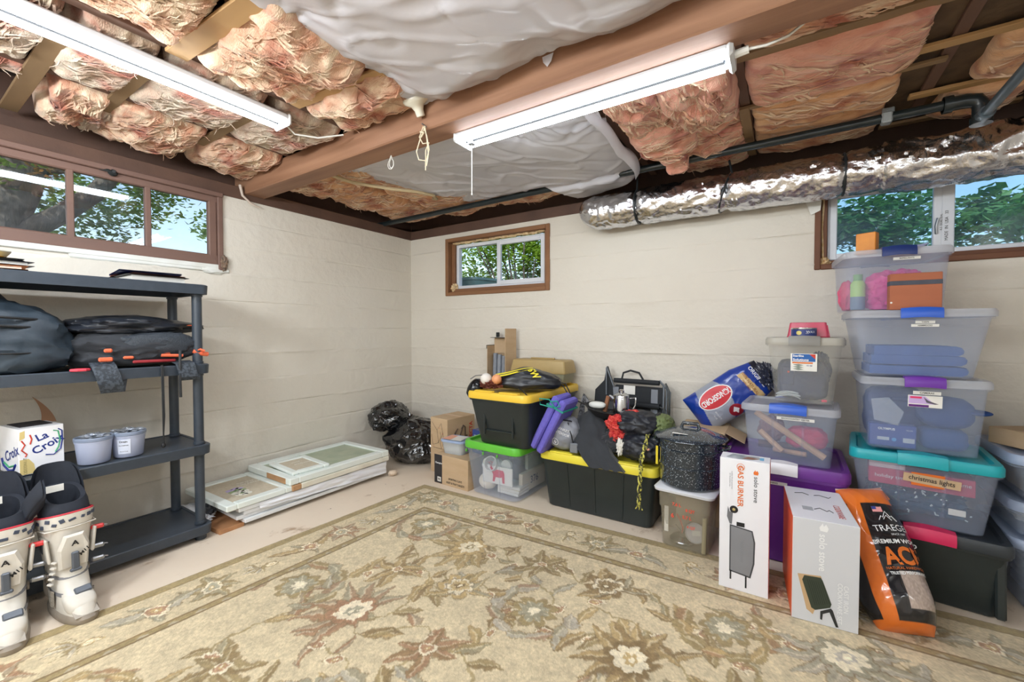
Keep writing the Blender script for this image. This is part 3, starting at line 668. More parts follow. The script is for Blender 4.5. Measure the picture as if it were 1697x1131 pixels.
# ---- pipes
ABS = mat('black drain pipe', (24, 30, 32), .28, c2=(38, 48, 50), vs=6)
t = thing('drain_pipe', 'long black drain pipe under the joists along the back wall', 'pipe', (0, 0, 0))
g = G(); g.tube([(-.08, -.335, 2.10), (1.8, -.335, 2.112), (3.70, -.335, 2.122)], .021, 16); g.build('pipe', ABS, t, True)
g = G(); g.tube([(3.68, -.335, 2.122), (3.75, -.335, 2.122), (3.785, -.335, 2.115), (3.80, -.335, 2.09), (3.80, -.335, 2.02)], .03, 16); g.lathe([(.036, 0), (.036, .03)], 16, T(3.68, -.335, 2.122) @ RY(90)); g.lathe([(.036, 0), (.036, .03)], 16, T(3.80, -.335, 2.01)); g.build('elbow', ABS, t, True)
g = G(); g.box((3.49, -.335, 2.118), (.04, .05, .05), RZ(0), b=.006); g.box((3.50, -.31, 2.15), (.045, .02, .05), b=.004); g.build('hanger_strap', mat('grey strap', (170, 178, 182), .4, .3), t)
t = thing('grey_pipe', 'grey metal pipe running from the black elbow toward the viewer', 'pipe', (0, 0, 0))
g = G(); g.tube([(3.80, -.36, 2.035), (3.80, -1.0, 2.045), (3.80, -2.6, 2.06)], .019, 14); g.build('pipe', mat('dull grey pipe', (96, 108, 116), .35, .5), t, True)
g = G(); g.tube([(3.80, -.335, 2.035), (3.80, -.40, 2.036)], .027, 14); g.build('coupling', mat('dull grey pipe', (96, 108, 116)), t, True)

# ---- foil duct
FOIL = mat('crinkled foil', (222, 223, 228), .2, 1, bump=.4, bs=40, bd=.014, detail=6)
du = thing('foil_duct', 'foil wrapped duct running along the top of the back wall', 'duct', (0, -.155, 1.94))
def duct(u, v):
    s = u; x = 1.87 + s * 3.0; a = 2 * math.pi * v; r = .108; cz = 0
    if s < .045: k = 1 - s / .045; r *= math.sqrt(max(.0, 1 - (k * .97) ** 2.2)) * .97 + .03; cz = .02 * k
    cr = .007 * (1 - abs(n3(x * 7, math.cos(a) * 2.2, math.sin(a) * 2.2)) * 2.6) + .006 * (1 - abs(n3(x * 19 + 3, math.cos(a) * 5, math.sin(a) * 5)) * 2.4) + .004 * n3(x * 45, math.cos(a) * 9, math.sin(a) * 9)
    for sx in (2.28, 2.80, 3.35): cr -= .012 * math.exp(-((x - sx) / .018) ** 2)
    if x > 3.5: cr += .018 * (1 - abs(n3(x * 5, math.cos(a) * 1.5 + 4, math.sin(a) * 1.5)) * 2.2)
    rr_ = r + cr * min(1, s * 30)
    return (x, rr_ * math.cos(a), cz + rr_ * math.sin(a) * .97)
g = G(); g.grid(420, 56, duct); g.build('foil', FOIL, du, True, fix=False, ang=70)
for x, tl in ((2.28, 0), (2.80, .12), (3.35, .02)):
    g = G(); P = [(x + tl * math.sin(a) * .5, .104 * math.cos(a), .101 * math.sin(a)) for a in np.linspace(math.pi * .9, math.pi * 1.75, 18)] if x < 3 else [(x, .106 * math.cos(a), .104 * math.sin(a)) for a in np.linspace(0, 6.2, 24)]
    if x < 3: P = [(x, -.02, .25)] + [(x + tl * math.sin(a) * .3, .109 * math.cos(a), .107 * math.sin(a)) for a in np.linspace(math.pi * .62, math.pi * 1.9, 22)]
    g.tube(P, .006, 6); g.build('strap', BLACKP, du, True)
# ================================================================ LEFT WALL: plastic shelf unit and what is on it
SHELFP = mat('charcoal shelf plastic', (50, 58, 68), .42, c2=(58, 66, 76), vs=30, bump=.04, bs=200, bd=.001)
sh = thing('shelf_unit', 'charcoal plastic shelf unit with four tiers against the left wall', 'shelf', (0, 0, 0))
SY0, SY1, SX0, SX1 = -2.88, -1.945, .085, .515
for zt in (1.365, .945, .515, .085):
    g = G(); w, d = SX1 - SX0, SY1 - SY0; cx, cy = (SX0 + SX1) / 2, (SY0 + SY1) / 2
    rg = lambda ww, dd, r, z: ring(ww, dd, r, z, 5, cx, cy)
    g.loft([rg(w - .05, d - .05, .03, zt - .018), rg(w - .02, d - .02, .035, zt - .05), rg(w, d, .04, zt - .05), rg(w + .004, d + .004, .04, zt - .004), rg(w - .004, d - .004, .04, zt), rg(w - .03, d - .03, .03, zt), rg(w - .036, d - .036, .03, zt - .004)], True, True)
    g.build('shelf', SHELFP, sh, True)
zz = [0, .035, .463, .895, 1.315]
for x in (.144, .466):
    for y in (-1.988, -2.835):
        for k in range(1, 4):
            z0, z1 = ((.085, .465), (.515, .895), (.945, 1.315))[k - 1]
            g = G(); g.lathe([(.026, z0), (.026, z0 + .012), (.0225, z0 + .014), (.0225, z1 - .014), (.026, z1 - .012), (.026, z1)], 20, T(x, y, 0)); g.build('post', SHELFP, sh, True)
        g = G(); g.lathe([(.024, 0), (.026, .004), (.026, .04)], 20, T(x, y, 0)); g.build('foot', SHELFP, sh, True)

# ---- on the top tier
NAVY = mat('navy card cover', (30, 40, 76), .4); BLKC = mat('black binder cover', (24, 25, 30), .35); MANILA = mat('manila card', (214, 176, 136), .7); YEL = mat('mustard folder', (214, 176, 70), .6); ORANGEF = mat('apricot folder', (226, 172, 128), .65)
def folder(name, label, cat, x, y, z, w, d, th, m, rz, pages=True, curl=0):
    t = thing(name, label, cat, (x, y, z), rz)
    g = G()
    def f(u, v, s): return ((u - .5) * w, (v - .5) * d, s + curl * (u - .5) ** 2)
    for z0 in (0, th - .002):
        g.grid(6, 2, lambda u, v: f(u, v, z0)); g.grid(6, 2, lambda u, v: f(u, v, z0 + .002))
    g.box((-w / 2 + .001, 0, th / 2), (.002, d, th)); g.build('cover', m, t)
    if pages and th > .006:
        g = G(); g.box((.002, 0, th / 2), (w - .035, d - .035, th - .006)); g.build('pages', PAPER, t)
    return t
ZT = 1.3655
folder('folder', 'thin white paper folder lowest on the top shelf, left pile', 'folder', .33, -2.58, ZT, .30, .24, .003, PAPER, 6, False)
folder('folder', 'apricot card folder in the pile at the left end of the top shelf', 'folder', .33, -2.70, ZT + .004, .32, .25, .016, ORANGEF, -4)
folder('folder', 'dark navy folder lying across the apricot folder on the top shelf', 'folder', .34, -2.70, ZT + .021, .32, .24, .018, NAVY, 5)
folder('folder', 'black folder on the navy folder at the left end of the top shelf', 'folder', .34, -2.715, ZT + .040, .31, .23, .008, BLKC, 2)
folder('folder', 'mustard yellow folder near the top of the left pile on the shelf', 'folder', .30, -2.74, ZT + .049, .28, .22, .007, YEL, -6)
folder('folder', 'crumpled white paper on top of the mustard folder', 'paper', .27, -2.745, ZT + .057, .27, .22, .004, PAPER, 9, False, .1)
folder('ring_binder', 'black ring binder lying on the top shelf under the blue folder', 'binder', .32, -2.14, ZT, .28, .25, .032, BLKC, 0)
folder('folder', 'dusty pink folder between the black binder and the blue folder', 'folder', .32, -2.145, ZT + .033, .27, .22, .006, mat('dusty pink card', (196, 150, 140), .6), 4)
folder('folder', 'blue folder on top of the black binder near the window corner', 'folder', .33, -2.16, ZT + .040, .30, .24, .007, mat('blue card cover', (40, 54, 130), .4), -7)
folder('folder', 'clear plastic sleeve lying on the blue folder by the window', 'plastic sleeve', .29, -2.13, ZT + .048, .22, .2, .003, mat('pale green sleeve', (220, 232, 216), .3), -12, False)

# ---- second tier: duffel bag and backpack
Z2 = .945
NYLON = mat('dark slate nylon', (38, 48, 58), .5, c2=(52, 64, 74), vs=9, bump=.35, bs=30, bd=.006)
ZIP = mat('black webbing', (20, 22, 26), .6); REDC = mat('red orange pull', (224, 84, 62), .5)
t = thing('duffel_bag', 'dark slate nylon duffel bag at the left of the second shelf', 'bag', (.32, -2.72, Z2))
g = G(); g.blob((0, 0, .135), (.19, .28, .165), p=3.2, amp=.10, fr=1.6, wr=.05, wf=3, floor=.002, sub=5, seed=4, shape=lambda P: (P.x * (1 - .25 * max(0, P.z) / .16), P.y * (1 - .22 * max(0, P.z) / .16), P.z)); g.build('body', NYLON, t, True)
g = G()
for zz_, k in ((.235, .98), (.20, 1.0)):
    P = [(.188 * k * math.cos(a) * (1 - .9 * abs(math.sin(a)) ** 8), .262 * k * math.sin(a), zz_ - .02 * abs(math.sin(a))) for a in np.linspace(-1.3, 1.5, 20)]
    g.tube(P, .006, 6)
P = [(.205 * math.cos(a), .285 * math.sin(a), .085) for a in np.linspace(-.9, 1.2, 16)]; g.tube(P, .0035, 5)
g.build('zip', ZIP, t, True, kind='stuff')
g = G(); g.tube([(.04, -.05, .28), (.05, .0, .335), (.04, .06, .335), (.03, .1, .28)], .014, 8, flat=.4); g.build('handle', ZIP, t, True)
g = G(); g.tube([(.20, .245, .005), (.215, .262, .005), (.215, .285, .005), (.20, .30, .005), (.185, .285, .005), (.185, .262, .005)], .006, 8, closed=True); g.build('zip_pull', mat('pink red ring', (226, 70, 88), .45), t, True)
t = thing('backpack', 'black backpack with orange details lying on the second shelf', 'bag', (.31, -2.21, Z2))
g = G(); g.blob((0, 0, .085), (.18, .25, .085), p=3, amp=.12, fr=2, wr=.04, wf=3, floor=.002, sub=5, seed=8, shape=lambda P: (P.x, P.y, P.z * (1 - .18 * max(-1, min(1, P.y / .25))))); g.build('body', BLACKF, t, True)
g = G(); g.blob((.0, .02, .185), (.17, .27, .055), p=2.6, amp=.2, fr=1.8, wr=.05, wf=2.5, sub=5, seed=9, shape=lambda P: (P.x * (1 - .55 * max(0, P.y / .27)), P.y, P.z * (1 - .5 * max(0, P.y / .27)) + .012)); g.build('flap', mat('satin black nylon', (34, 38, 46), .4, c2=(22, 24, 30), vs=8, bump=.3, bs=18, bd=.006), t, True)
MESHM = mat('mesh net', (48, 54, 62), .6, bump=.9, bs=160, bd=.004)
g = G(); g.blob((.13, .06, .1), (.06, .17, .07), p=2.4, amp=.1, wr=.08, wf=5, sub=4, seed=2); g.build('mesh_pocket', MESHM, t, True)
ORN = mat('orange rubber', (224, 106, 70), .5)
for c, d in (((.135, -.13, .215), (.02, .03, .012)), ((.15, -.085, .212), (.02, .04, .012)), ((.188, -.14, .085), (.012, .03, .018)), ((.192, -.15, .045), (.012, .05, .02)), ((.192, -.07, .05), (.012, .04, .014)), ((.09, .17, .205), (.01, .13, .006))):
    g = G(); g.box(c, d, b=.005); g.build('patch', ORN, t)
g = G(); g.box((.19, .03, .028), (.012, .17, .014), b=.004); g.build('trim_band', mat('deep red webbing', (150, 40, 48), .6), t)
PADM = mat('perforated grey padding', (70, 78, 88), .6, c2=(44, 50, 58), vs=90, vamt=.1)
def strap(pts, w, m, name, th=.006):
    g = G(); rings = []
    for i, p in enumerate(pts):
        p = Vector(p); a = Vector(pts[max(0, i - 1)]); b = Vector(pts[min(len(pts) - 1, i + 1)]); tt = (b - a).normalized(); nn = Vector((0, 1, 0)); q = tt.cross(nn).normalized()
        rings.append([p - nn * w / 2 - q * th / 2, p + nn * w / 2 - q * th / 2, p + nn * w / 2 + q * th / 2, p - nn * w / 2 + q * th / 2])
    g.loft(rings); return g.build(name, m, t, True)
strap([(.17, -.16, .03), (.205, -.16, .015), (.225, -.15, -.03), (.225, -.14, -.075), (.205, -.13, -.105), (.19, -.12, -.06), (.2, -.115, .0)], .085, PADM, 'shoulder_strap')
strap([(.17, .14, .02), (.215, .145, .01), (.228, .15, -.03), (.225, .16, -.06), (.21, .17, -.075), (.2, .18, -.05)], .08, PADM, 'shoulder_strap')
g = G(); g.tube([(.2, .13, .075), (.225, .12, .03), (.228, .118, -.08), (.226, .12, -.16)], .006, 6, flat=.4); g.build('webbing_tail', ZIP, t, True)
g = G(); g.tube([(.16, .2, .07), (.17, .23, .055), (.165, .265, .05)], .012, 8); g.tube([(.17, .215, .075), (.185, .225, .078), (.19, .24, .07), (.175, .238, .06)], .006, 6, closed=True); g.build('buckle', ORN, t, True)
g = G(); g.tube([(.18, .09, .06), (.205, .03 + .02, .055), (.2, .14, .05)], .008, 6); g.build('compression_cord', ORN, t, True)
g = G(); g.tube([(.522, -2.163, .95), (.526, -2.163, .93), (.524, -2.160, .70), (.52, -2.158, .565)], .0035, 6); g.tube([(.522, -2.158, .95), (.527, -2.157, .92), (.526, -2.155, .7), (.51, -2.157, .565)], .003, 6); g.blob((.512, -2.157, .552), (.009, .009, .013), sub=3)
tag(g.build('cord', ZIP, None, True), 'black drawcord hanging from the backpack down to the third shelf', 'cord')

# ---- third tier
Z3 = .515
t = thing('drinks_carton', 'white carton of coconut sparkling water on the third shelf', 'carton', (.334, -2.565, Z3), 98)
BX = mat('white glossy carton', (238, 238, 242), .35)
w, d, h = .137, .195, .195
g = G(); g.box((0, 0, h / 2), (w, d, h), b=.002); g.build('body', BX, t)
g = G(); g.box((.0, .02, h + .002), (.10, .13, .003)); g.build('opening', mat('dark carton inside', (40, 36, 40), .8), t)
g = G()
def horn(u, v): x = -.02 + .12 * u; return (x + .03 * v * v - .02 * v, .06 + .01 * v, h + .13 * v * (1 - (2 * u - 1) ** 2 * .0)) if False else ((.075 - .05 * v * v) + (u - .5) * .05 * (1 - v) , .07 + .005 * v, h - .01 + .125 * v)
g.grid(4, 10, horn); g.grid(4, 10, lambda u, v: tuple(Vector(horn(u, v)) + Vector((0, .003, 0)))); g.build('torn_flap', mat('raw board brown', (150, 112, 84), .8), t, True, fix=False)
MF = T(0, -d / 2, h / 2) @ FRONT
SCR = lambda *a: None
def squiggle(M, pts, r, m, name='brush_mark'):
    g = G(); g.tube([M @ Vector((x, y, .0006)) for x, y in pts], r, 4, flat=1); return g.build(name, m, t, True)
g = G(); g.prism([(-.066, -.094), (-.02, -.094), (-.025, -.055), (-.04, -.03), (-.066, -.03)], 0, .0008, MF); g.build('gold_print', mat('gold print', (214, 192, 128), .5), t); g = G(); g.prism([(-.066, .05), (-.05, .06), (-.05, .09), (-.064, .085)], 0, .0008, MF); g.build('gold_print', mat('gold print', (214, 192, 128), .5), t)
words(t, [('La', .042, .0, .055, 20), ('Croix', .044, .018, .018, 28)], INKB, MF, bold=.02)
words(t, [('COCONUT', .014, -.05, -.06, 90)], INK, MF, name='flavour_print'); words(t, [('12', .022, .045, -.075, 80)], INKR, MF, name='count_print')
for pts, m in (([(.035, .075), (.05, .07), (.056, .03), (.05, .0), (.04, -.02)], mat('green brush ink', (60, 160, 110), .5)), ([(.05, .08), (.062, .07), (.063, .03), (.057, -.01), (.035, -.03), (.01, -.025)], INKB), ([(-.06, .05), (-.05, .03), (-.06, .01), (-.045, -.01), (-.05, -.02)], INKR), ([(-.035, .07), (-.03, .05), (-.035, .03)], INKR)):
    squiggle(MF, pts, .0025, m)
MS = T(-w / 2, 0, h / 2) @ RZ(-90) @ FRONT
words(t, [('Croix', .06, .03, -.01, 20)], INKB, MS, bold=.02); squiggle(MS, [(-.07, -.04), (-.05, -.07), (0, -.085), (.05, -.075), (.07, -.05)], .005, INKB); squiggle(MS, [(-.05, -.055), (0, -.07), (.05, -.058)], .004, mat('green brush ink', (60, 160, 110)))
TUBP = mat('milky tub plastic', (206, 214, 238), .35, alpha=.2, trans=.2); POWD = mat('blue grey powder', (150, 160, 196), .8, c2=(168, 176, 206), vs=14); LIDP = mat('grey blue tub lid', (130, 142, 164), .4)
def tub(label, x, y, rz, lab):
    t = thing('plastic_tub', label, 'tub', (x, y, Z3), rz, 'round tubs of grey powder')
    g = G(); g.lathe([(.001, .001), (.052, .001), (.055, .004), (.0635, .098), (.0655, .098), (.0655, .116), (.0635, .116), (.0615, .1), (.053, .007), (.001, .006)], 36, cap0=False, cap1=False); g.build('cup', TUBP, t, True)
    g = G(); g.lathe([(.05, .008), (.0575, .072), (.03, .076), (.001, .07)], 30); g.build('contents', POWD, t, True)
    g = G(); g.lathe([(.0655, .104), (.0675, .106), (.068, .118), (.0655, .121), (.061, .119), (.058, .116), (.0, .115)], 36, cap0=False); g.build('lid', LIDP, t, True)
    g = G(); g.blob((.0, .0, .12), (.05, .04, .012), amp=.8, fr=3, wr=.3, wf=4, sub=4, seed=x * 50); g.build('foil_scrap', mat('crumpled clear film', (190, 196, 206), .25, .6), t, True)
    if lab:
        def wp(px, py): a = -1.57 + px / .062; r = .0605 + .0001 * 1 + (py / .09) * .009 - .0035; return (r * math.cos(a), r * math.sin(a), .012 + py)
        g = G(); g.grid(10, 4, lambda u, v: wp(-.028 + .05 * u, .008 + .07 * v)); g.build('label', mat('pale label', (214, 220, 236), .5), t, fix=False)
        words(t, [('Drain', .013, -.004, .066), ('ALL PURPOSE', .006, -.004, .048), ('net wt 12 oz', .006, -.004, .020)], INK, None, lambda px, py: tuple(Vector(wp(px, py)) * 1.008 + Vector((0, 0, -.0002))), bold=.02)
    return t
tub('round plastic tub of grey powder next to the sparkling water carton', .43, -2.39, 30, False)
tub('round plastic tub of grey powder with a printed label, farther from the carton', .418, -2.265, 62, True)

# ---- motocross boots
BOOTW = mat('scuffed white boot plastic', (226, 223, 216), .5, c2=(198, 190, 178), vs=10, vamt=.7, bump=.12, bs=40, bd=.002)
SOLE = mat('grey boot sole', (158, 148, 136), .7, c2=(134, 124, 112), vs=20, bump=.2, bs=80, bd=.002); BUCK = mat('smoke grey buckle', (88, 94, 104), .35, .2); REDL = mat('red buckle', (214, 60, 60), .4); REDT = mat('red piping', (196, 48, 62), .6)
CHK = mat('slate print', (66, 74, 92), .5)
def boot(label, loc, rz, s, open_out):
    t = thing('motocross_boot', label, 'boot', loc, rz, 'pair of white motocross boots'); t.scale = (1, 1, .89)
    def rg(z, cx, lx, ly, n=28, p=2.6, sl=0):
        o = []
        for k in range(n):
            a = 2 * math.pi * k / n; c, q = math.cos(a), math.sin(a)
            kx = math.copysign(abs(c) ** (2 / p), c); ky = math.copysign(abs(q) ** (2 / p), q)
            o.append((cx + lx * kx, ly * ky * (1 - .12 * max(0, kx) * (z < .1)), z + sl * kx))
        return o
    g = G(); g.loft([rg(0, .065, .148, .050), rg(.008, .065, .155, .056), rg(.03, .067, .158, .057), rg(.042, .065, .152, .052)]); g.build('sole', SOLE, t, True)
    g = G(); g.loft([rg(.036, .066, .150, .051), rg(.07, .058, .142, .052), rg(.098, .036, .118, .052), rg(.13, .014, .096, .053), rg(.17, .002, .084, .054), rg(.21, -.004, .080, .056), rg(.27, -.010, .083, .062), rg(.33, -.012, .087, .068), rg(.385, -.012, .092, .074, sl=.012)], True, False); g.build('shell', BOOTW, t, True)
    g = G(); g.loft([rg(.384, -.012, .094, .076, sl=.012), rg(.43, -.012, .097, .079, sl=.022), rg(.43, -.012, .09, .072, sl=.022), rg(.39, -.012, .086, .069, sl=.014)], False, False); g.build('cuff', BOOTW, t, True)
    r = random.Random(int(s * 100))
    for k in range(13):
        a = -1.75 + k * .29; z = .395 + .026 * r.random(); x, y = -.012 + .096 * math.copysign(abs(math.cos(a)) ** .77, math.cos(a)), .0785 * math.copysign(abs(math.sin(a)) ** .77, math.sin(a))
        g = G(); M = T(x, y, z + .015 * math.cos(a)) @ RZ(math.degrees(a)) @ RX(20 * r.uniform(-1, 1)); g.box((.0005, 0, 0), (.003, .02 * r.uniform(.6, 1.2), .012 * r.uniform(.7, 1.5)), M, b=.001); g.build('print_patch', CHK, t)
    g = G(); g.tube(rg(.432, -.012, .094, .076, sl=.022), .0045, 6, closed=True); g.build('piping', REDT, t, True)
    g = G(); g.tube([(-.03, -.079, .38), (.06, -.072, .386), (.086, 0, .39), (.06, .072, .386), (-.03, .08, .38)], .003, 6); g.build('seam_ridge', BOOTW, t, True)
    # liner with high tongue
    LIN = mat('black boot liner', (26, 30, 40), .8, c2=(36, 42, 54), vs=20, bump=.2, bs=120, bd=.002)
    g = G(); g.loft([rg(.40, -.012, .084, .066, sl=.016), rg(.45, -.016, .086, .070, sl=.0), rg(.49, -.02, .080, .068, sl=-.02), rg(.52, -.024, .07, .062, sl=-.03), rg(.515, -.024, .055, .048, sl=-.03), rg(.46, -.02, .06, .05), rg(.42, -.02, .055, .045)], True, True); g.build('liner', LIN, t, True)
    if open_out:
        g = G()
        def tg(u, v, o=0): a = math.pi * (.55 + .9 * u); return (-.03 + (.075 + o) * math.cos(a) - .02 * v, (.07 + o) * math.sin(a), .44 + .20 * v * (1 - .9 * abs(2 * u - 1) ** 4))
        g.grid(14, 8, tg); g.grid(14, 8, lambda u, v: tg(u, v, .012)); g.build('tongue', LIN, t, True, fix=False)
        g = G(); g.grid(8, 10, lambda u, v: (.03 - .06 * v + .03 * math.sin(3 * u), -.07 - .05 * math.sin(2.6 * v) - .004, .555 - .30 * v + (u - .5) * .12 + .03 * math.sin(3 * v)));
        g.grid(8, 10, lambda u, v: (.03 - .06 * v + .03 * math.sin(3 * u), -.062 - .05 * math.sin(2.6 * v) - .004, .555 - .30 * v + (u - .5) * .12 + .03 * math.sin(3 * v))); g.build('gaiter', LIN, t, True, fix=False)
        g = G(); g.box((-.03, -.02, .545), (.004, .05, .03), RZ(0)); g.build('care_tag', PAPER, t)
    # shin plate, ankle plate, buckles
    g = G(); g.loft([[(.078 - .004, -.042, .21), (.078, .042, .21), (.082, .046, .30), (.088, .03, .36), (.088, -.03, .36), (.082, -.046, .30)], [(.088, -.034, .216), (.088, .034, .216), (.096, .038, .30), (.098, .022, .352), (.098, -.022, .352), (.096, -.038, .30)]]); g.build('shin_plate', BOOTW, t)
    g = G(); g.box((.1, 0, .245), (.014, .022, .075), RY(-3), b=.004); g.box((.102, 0, .205), (.016, .034, .014), b=.004); g.build('front_buckle', BUCK, t)
    words(t, [('A', .03, 0, 0)], INK, T(.1005, 0, .322) @ RZ(90) @ FRONT, bold=.03, name='emblem')
    GS = mat('grey boot strap', (120, 120, 124), .5)
    for z, cx, lx, ly, sl in ((.178, .002, .0865, .0565, -.012), (.118, .022, .108, .0555, -.02)):
        g = G(); g.loft([rg(z, cx, lx, ly, sl=sl), rg(z + .016, cx - .006, lx - .003, ly + .0005, sl=sl)], False, False); g.build('strap', GS, t, True)
    g = G(); g.blob((.12, 0, .078), (.07, .045, .035), p=3, sub=4, shape=lambda P: (P.x, P.y, P.z - .25 * P.x)); g.build('instep_plate', BOOTW, t, True)
    for z, m in ((.345, REDL), (.255, GREYM), (.195, GREYM)):
        g = G(); g.box((.045, .082, z), (.018, .04, .02), RZ(-12), b=.005); g.build('side_buckle', m, t)
        g = G(); g.tube([(.04, .098, z), (.045, .112, z - .004), (.035, .112, z - .006)], .003, 6); g.build('buckle_wire', STEEL, t, True)
    # calf armour, ankle pivots, heel counter, lower buckle
    DG = mat('graphite boot panel', (74, 78, 88), .5)
    for s_ in (-1, 1):
        g = G(); g.box((.03, s_ * .066, .30), (.07, .010, .11), RX(-s_ * 5), b=.004); g.build('side_panel', BOOTW, t)
        g = G(); g.box((.015, s_ * .071, .31), (.03, .006, .05), RX(-s_ * 5) @ RY(18), b=.002); g.build('vent_patch', DG, t)
        g = G(); g.lathe([(.001, 0), (.02, 0), (.018, .006), (.001, .008)], 18, T(.005, s_ * .056, .165) @ RX(-s_ * 90), cap0=False, cap1=False); g.build('ankle_pivot', SOLE, t, True)
    g = G(); g.blob((-.055, 0, .10), (.05, .05, .07), p=3, sub=4); g.build('heel_counter', mat('warm grey heel', (172, 164, 154), .6), t, True)
    g = G(); g.box((.125, .012, .115), (.03, .05, .016), RY(38), b=.004); g.build('lower_buckle', BUCK, t)
    g = G(); g.box((.19, .0, .05), (.05, .07, .004), RY(20), b=.001); g.build('toe_guard', mat('warm grey heel', (172, 164, 154)), t)
    for a in range(5):
        g = G(); g.box((.07, -.064 + .003 * a, .16 + a * .022), (.02, .012, .01), RZ(20), b=.003); g.build('rib', BOOTW, t)
    g = G(); g.grid(6, 6, lambda u, v: (.03 + .05 * u, -.0555 - .006 * math.sin(3 * u), .06 + .07 * v)); g.build('grip_patch', mat('knurled grey rubber', (150, 142, 130), .8, bump=1, bs=160, bd=.004), t, fix=False)
    words(t, [('TECH', .02, 0, 0, -20)], INK, T(.06, .0565, .075) @ RZ(180) @ FRONT, bold=.03); words(t, [('M11', .022, 0, 0, 30)], INK, T(.10, .026, .275) @ RZ(115) @ FRONT, bold=.03)
    return t
boot('white motocross boot with black liner folded open, nearer the shelf corner', (.665, -2.53, 0), 4, 1.0, True)
boot('white motocross boot at the picture edge, cropped by it', (.665, -2.695, 0), -3, 2.0, True)

# ---- stack of old framed panels on the floor
FR = mat('pale mint frame paint', (234, 240, 236), .45, c2=(222, 230, 225), vs=10); FRC = mat('chipped cream paint', (232, 230, 218), .5, c2=(214, 208, 190), vs=9); RAW = mat('bare wood edge', (186, 146, 106), .7, c2=(160, 120, 84), vs=12)
LINEN = mat('speckled linen backing', (204, 194, 174), .8, c2=(188, 176, 154), vs=60)
def fpanel(name, label, cat, x0, x1, y0, y1, z, th, fw, m, field, rz=0, fm=None, dz=0):
    cx, cy = (x0 + x1) / 2, (y0 + y1) / 2; t = thing(name, label, cat, (cx, cy, z), rz); w, d = x1 - x0, y1 - y0
    def rail(c, dd, mm=m):
        g = G(); g.box(c, dd, b=.005); g.build('rail', mm, t)
    rail((0, d / 2 - fw / 2, th / 2), (w, fw, th)); rail((0, -d / 2 + fw / 2, th / 2), (w, fw, th), fm or m)
    rail((w / 2 - fw / 2, 0, th / 2), (fw, d - 2 * fw, th)); rail((-w / 2 + fw / 2, 0, th / 2), (fw, d - 2 * fw, th))
    g = G(); g.box((0, 0, th * .55), (w - 2 * fw + .01, d - 2 * fw + .01, th * .4)); g.build('field', field, t)
    return t
g = G(); g.box((0, 0, .012), (.30, .13, .024), b=.002); o = g.build('wood_offcut', mat('orange wood offcut', (190, 140, 98), .6, c2=(168, 118, 80), vs=14, stretch=(.2, 1, 1)), None, loc=(.36, -1.86, 0), rz=3); tag(o, 'orange wood offcut under the end of the frame stack', 'board')
TRIMW = mat('white trim paint', (234, 236, 238), .45, c2=(216, 218, 220), vs=8)
def plank(label, x0, x1, y0, y1, z, th, rz=0):
    g = G(); g.box((0, 0, th / 2), (x1 - x0, y1 - y0, th), b=.003); o = g.build('white_panel', TRIMW, None, loc=((x0 + x1) / 2, (y0 + y1) / 2, z), rz=rz); tag(o, label, 'panel', 'white painted panels at the bottom of the stack'); return o
plank('lowest white panel of the floor stack by the left wall', .06, .535, -1.80, -.775, .026, .022, .5)
plank('white panel second from the floor in the stack by the left wall', .05, .525, -1.83, -.79, .049, .022, -.8)
plank('white panel third from the floor in the stack by the left wall', .05, .53, -1.80, -.78, .072, .024)
plank('white panel on top of the three white panels, under the frames', .05, .535, -1.83, -.775, .097, .024, .3)
g = G(); g.grid(14, 40, lambda u, v: (.545 + .012 * n3(v * 9, u * 3, 1) - .03 * (1 - u) * 0 , -1.72 + .93 * v, .118 - .10 * u * (.35 + .5 * v + .12 * n3(v * 5, 2, 2))))
tag(g.build('cloth', mat('white sheet cloth', (236, 238, 242), .8, c2=(222, 224, 232), vs=6), None, True, fix=False), 'white cloth strip hanging along the front of the panel stack', 'cloth')
g = G(); g.blob((.19, -1.93, .05), (.16, .10, .028), amp=.3, fr=3, wr=.15, wf=4, sub=5, floor=.026, seed=3)
tag(g.build('rag', mat('crumpled white cloth', (226, 226, 230), .85), None, True), 'crumpled white rag on the orange offcut beside the shelf', 'rag')
g = G(); g.blob((.30, -1.885, .088), (.05, .03, .03), amp=.5, wr=.2, sub=4, seed=6); tag(g.build('glove', BLACKF, None, True), 'small crumpled black cloth tucked under the flower print frame', 'cloth')
t = fpanel('picture_frame', 'mint white framed flower print lying at the shelf end of the stack', 'frame', .03, .545, -1.90, -1.515, .1225, .034, .055, FR, LINEN, 1)
LILAC = mat('lilac print', (190, 176, 214), .7); SAGE = mat('sage print', (150, 168, 128), .7); CHALK = mat('chalk print', (228, 226, 214), .7)
ZF = .034 * .75 + .0006
for k in range(3):
    g = G()
    for i in range(9): a = i * .7; rr_ = .035 * (1 + .5 * math.sin(i * 2.3)); g.prism([(rr_ * math.cos(a + q) * .5 + .04 * (k - 1) * .9 + .06 * math.cos(a) * .6 + .05, rr_ * math.sin(a + q) * .5 - .03 + .03 * math.sin(a)) for q in np.linspace(0, 6.28, 7)[:-1]], ZF - .001, ZF + .0003 * k)
    g.build('flower_print', (LILAC, SAGE, CHALK)[k], t)
words(t, [('JARDIN DES', .03, -.05, .085, -96), ('FLEURS', .03, -.09, .07, -96)], CHALK, T(0, 0, ZF), bold=.02)
fpanel('window_sash', 'lower of the two cream glazed sashes stacked on the white panels', 'window sash', .035, .55, -1.53, -.765, .122, .036, .06, FRC, LINEN, .4, RAW)
t = fpanel('window_sash', 'upper cream glazed sash with a bare wood end on the stack', 'window sash', .025, .545, -1.54, -.765, .1595, .042, .06, FR, mat('etched green glass', (178, 184, 160), .3, c2=(150, 166, 140), vs=14, vamt=.5, detail=8), 0, None)
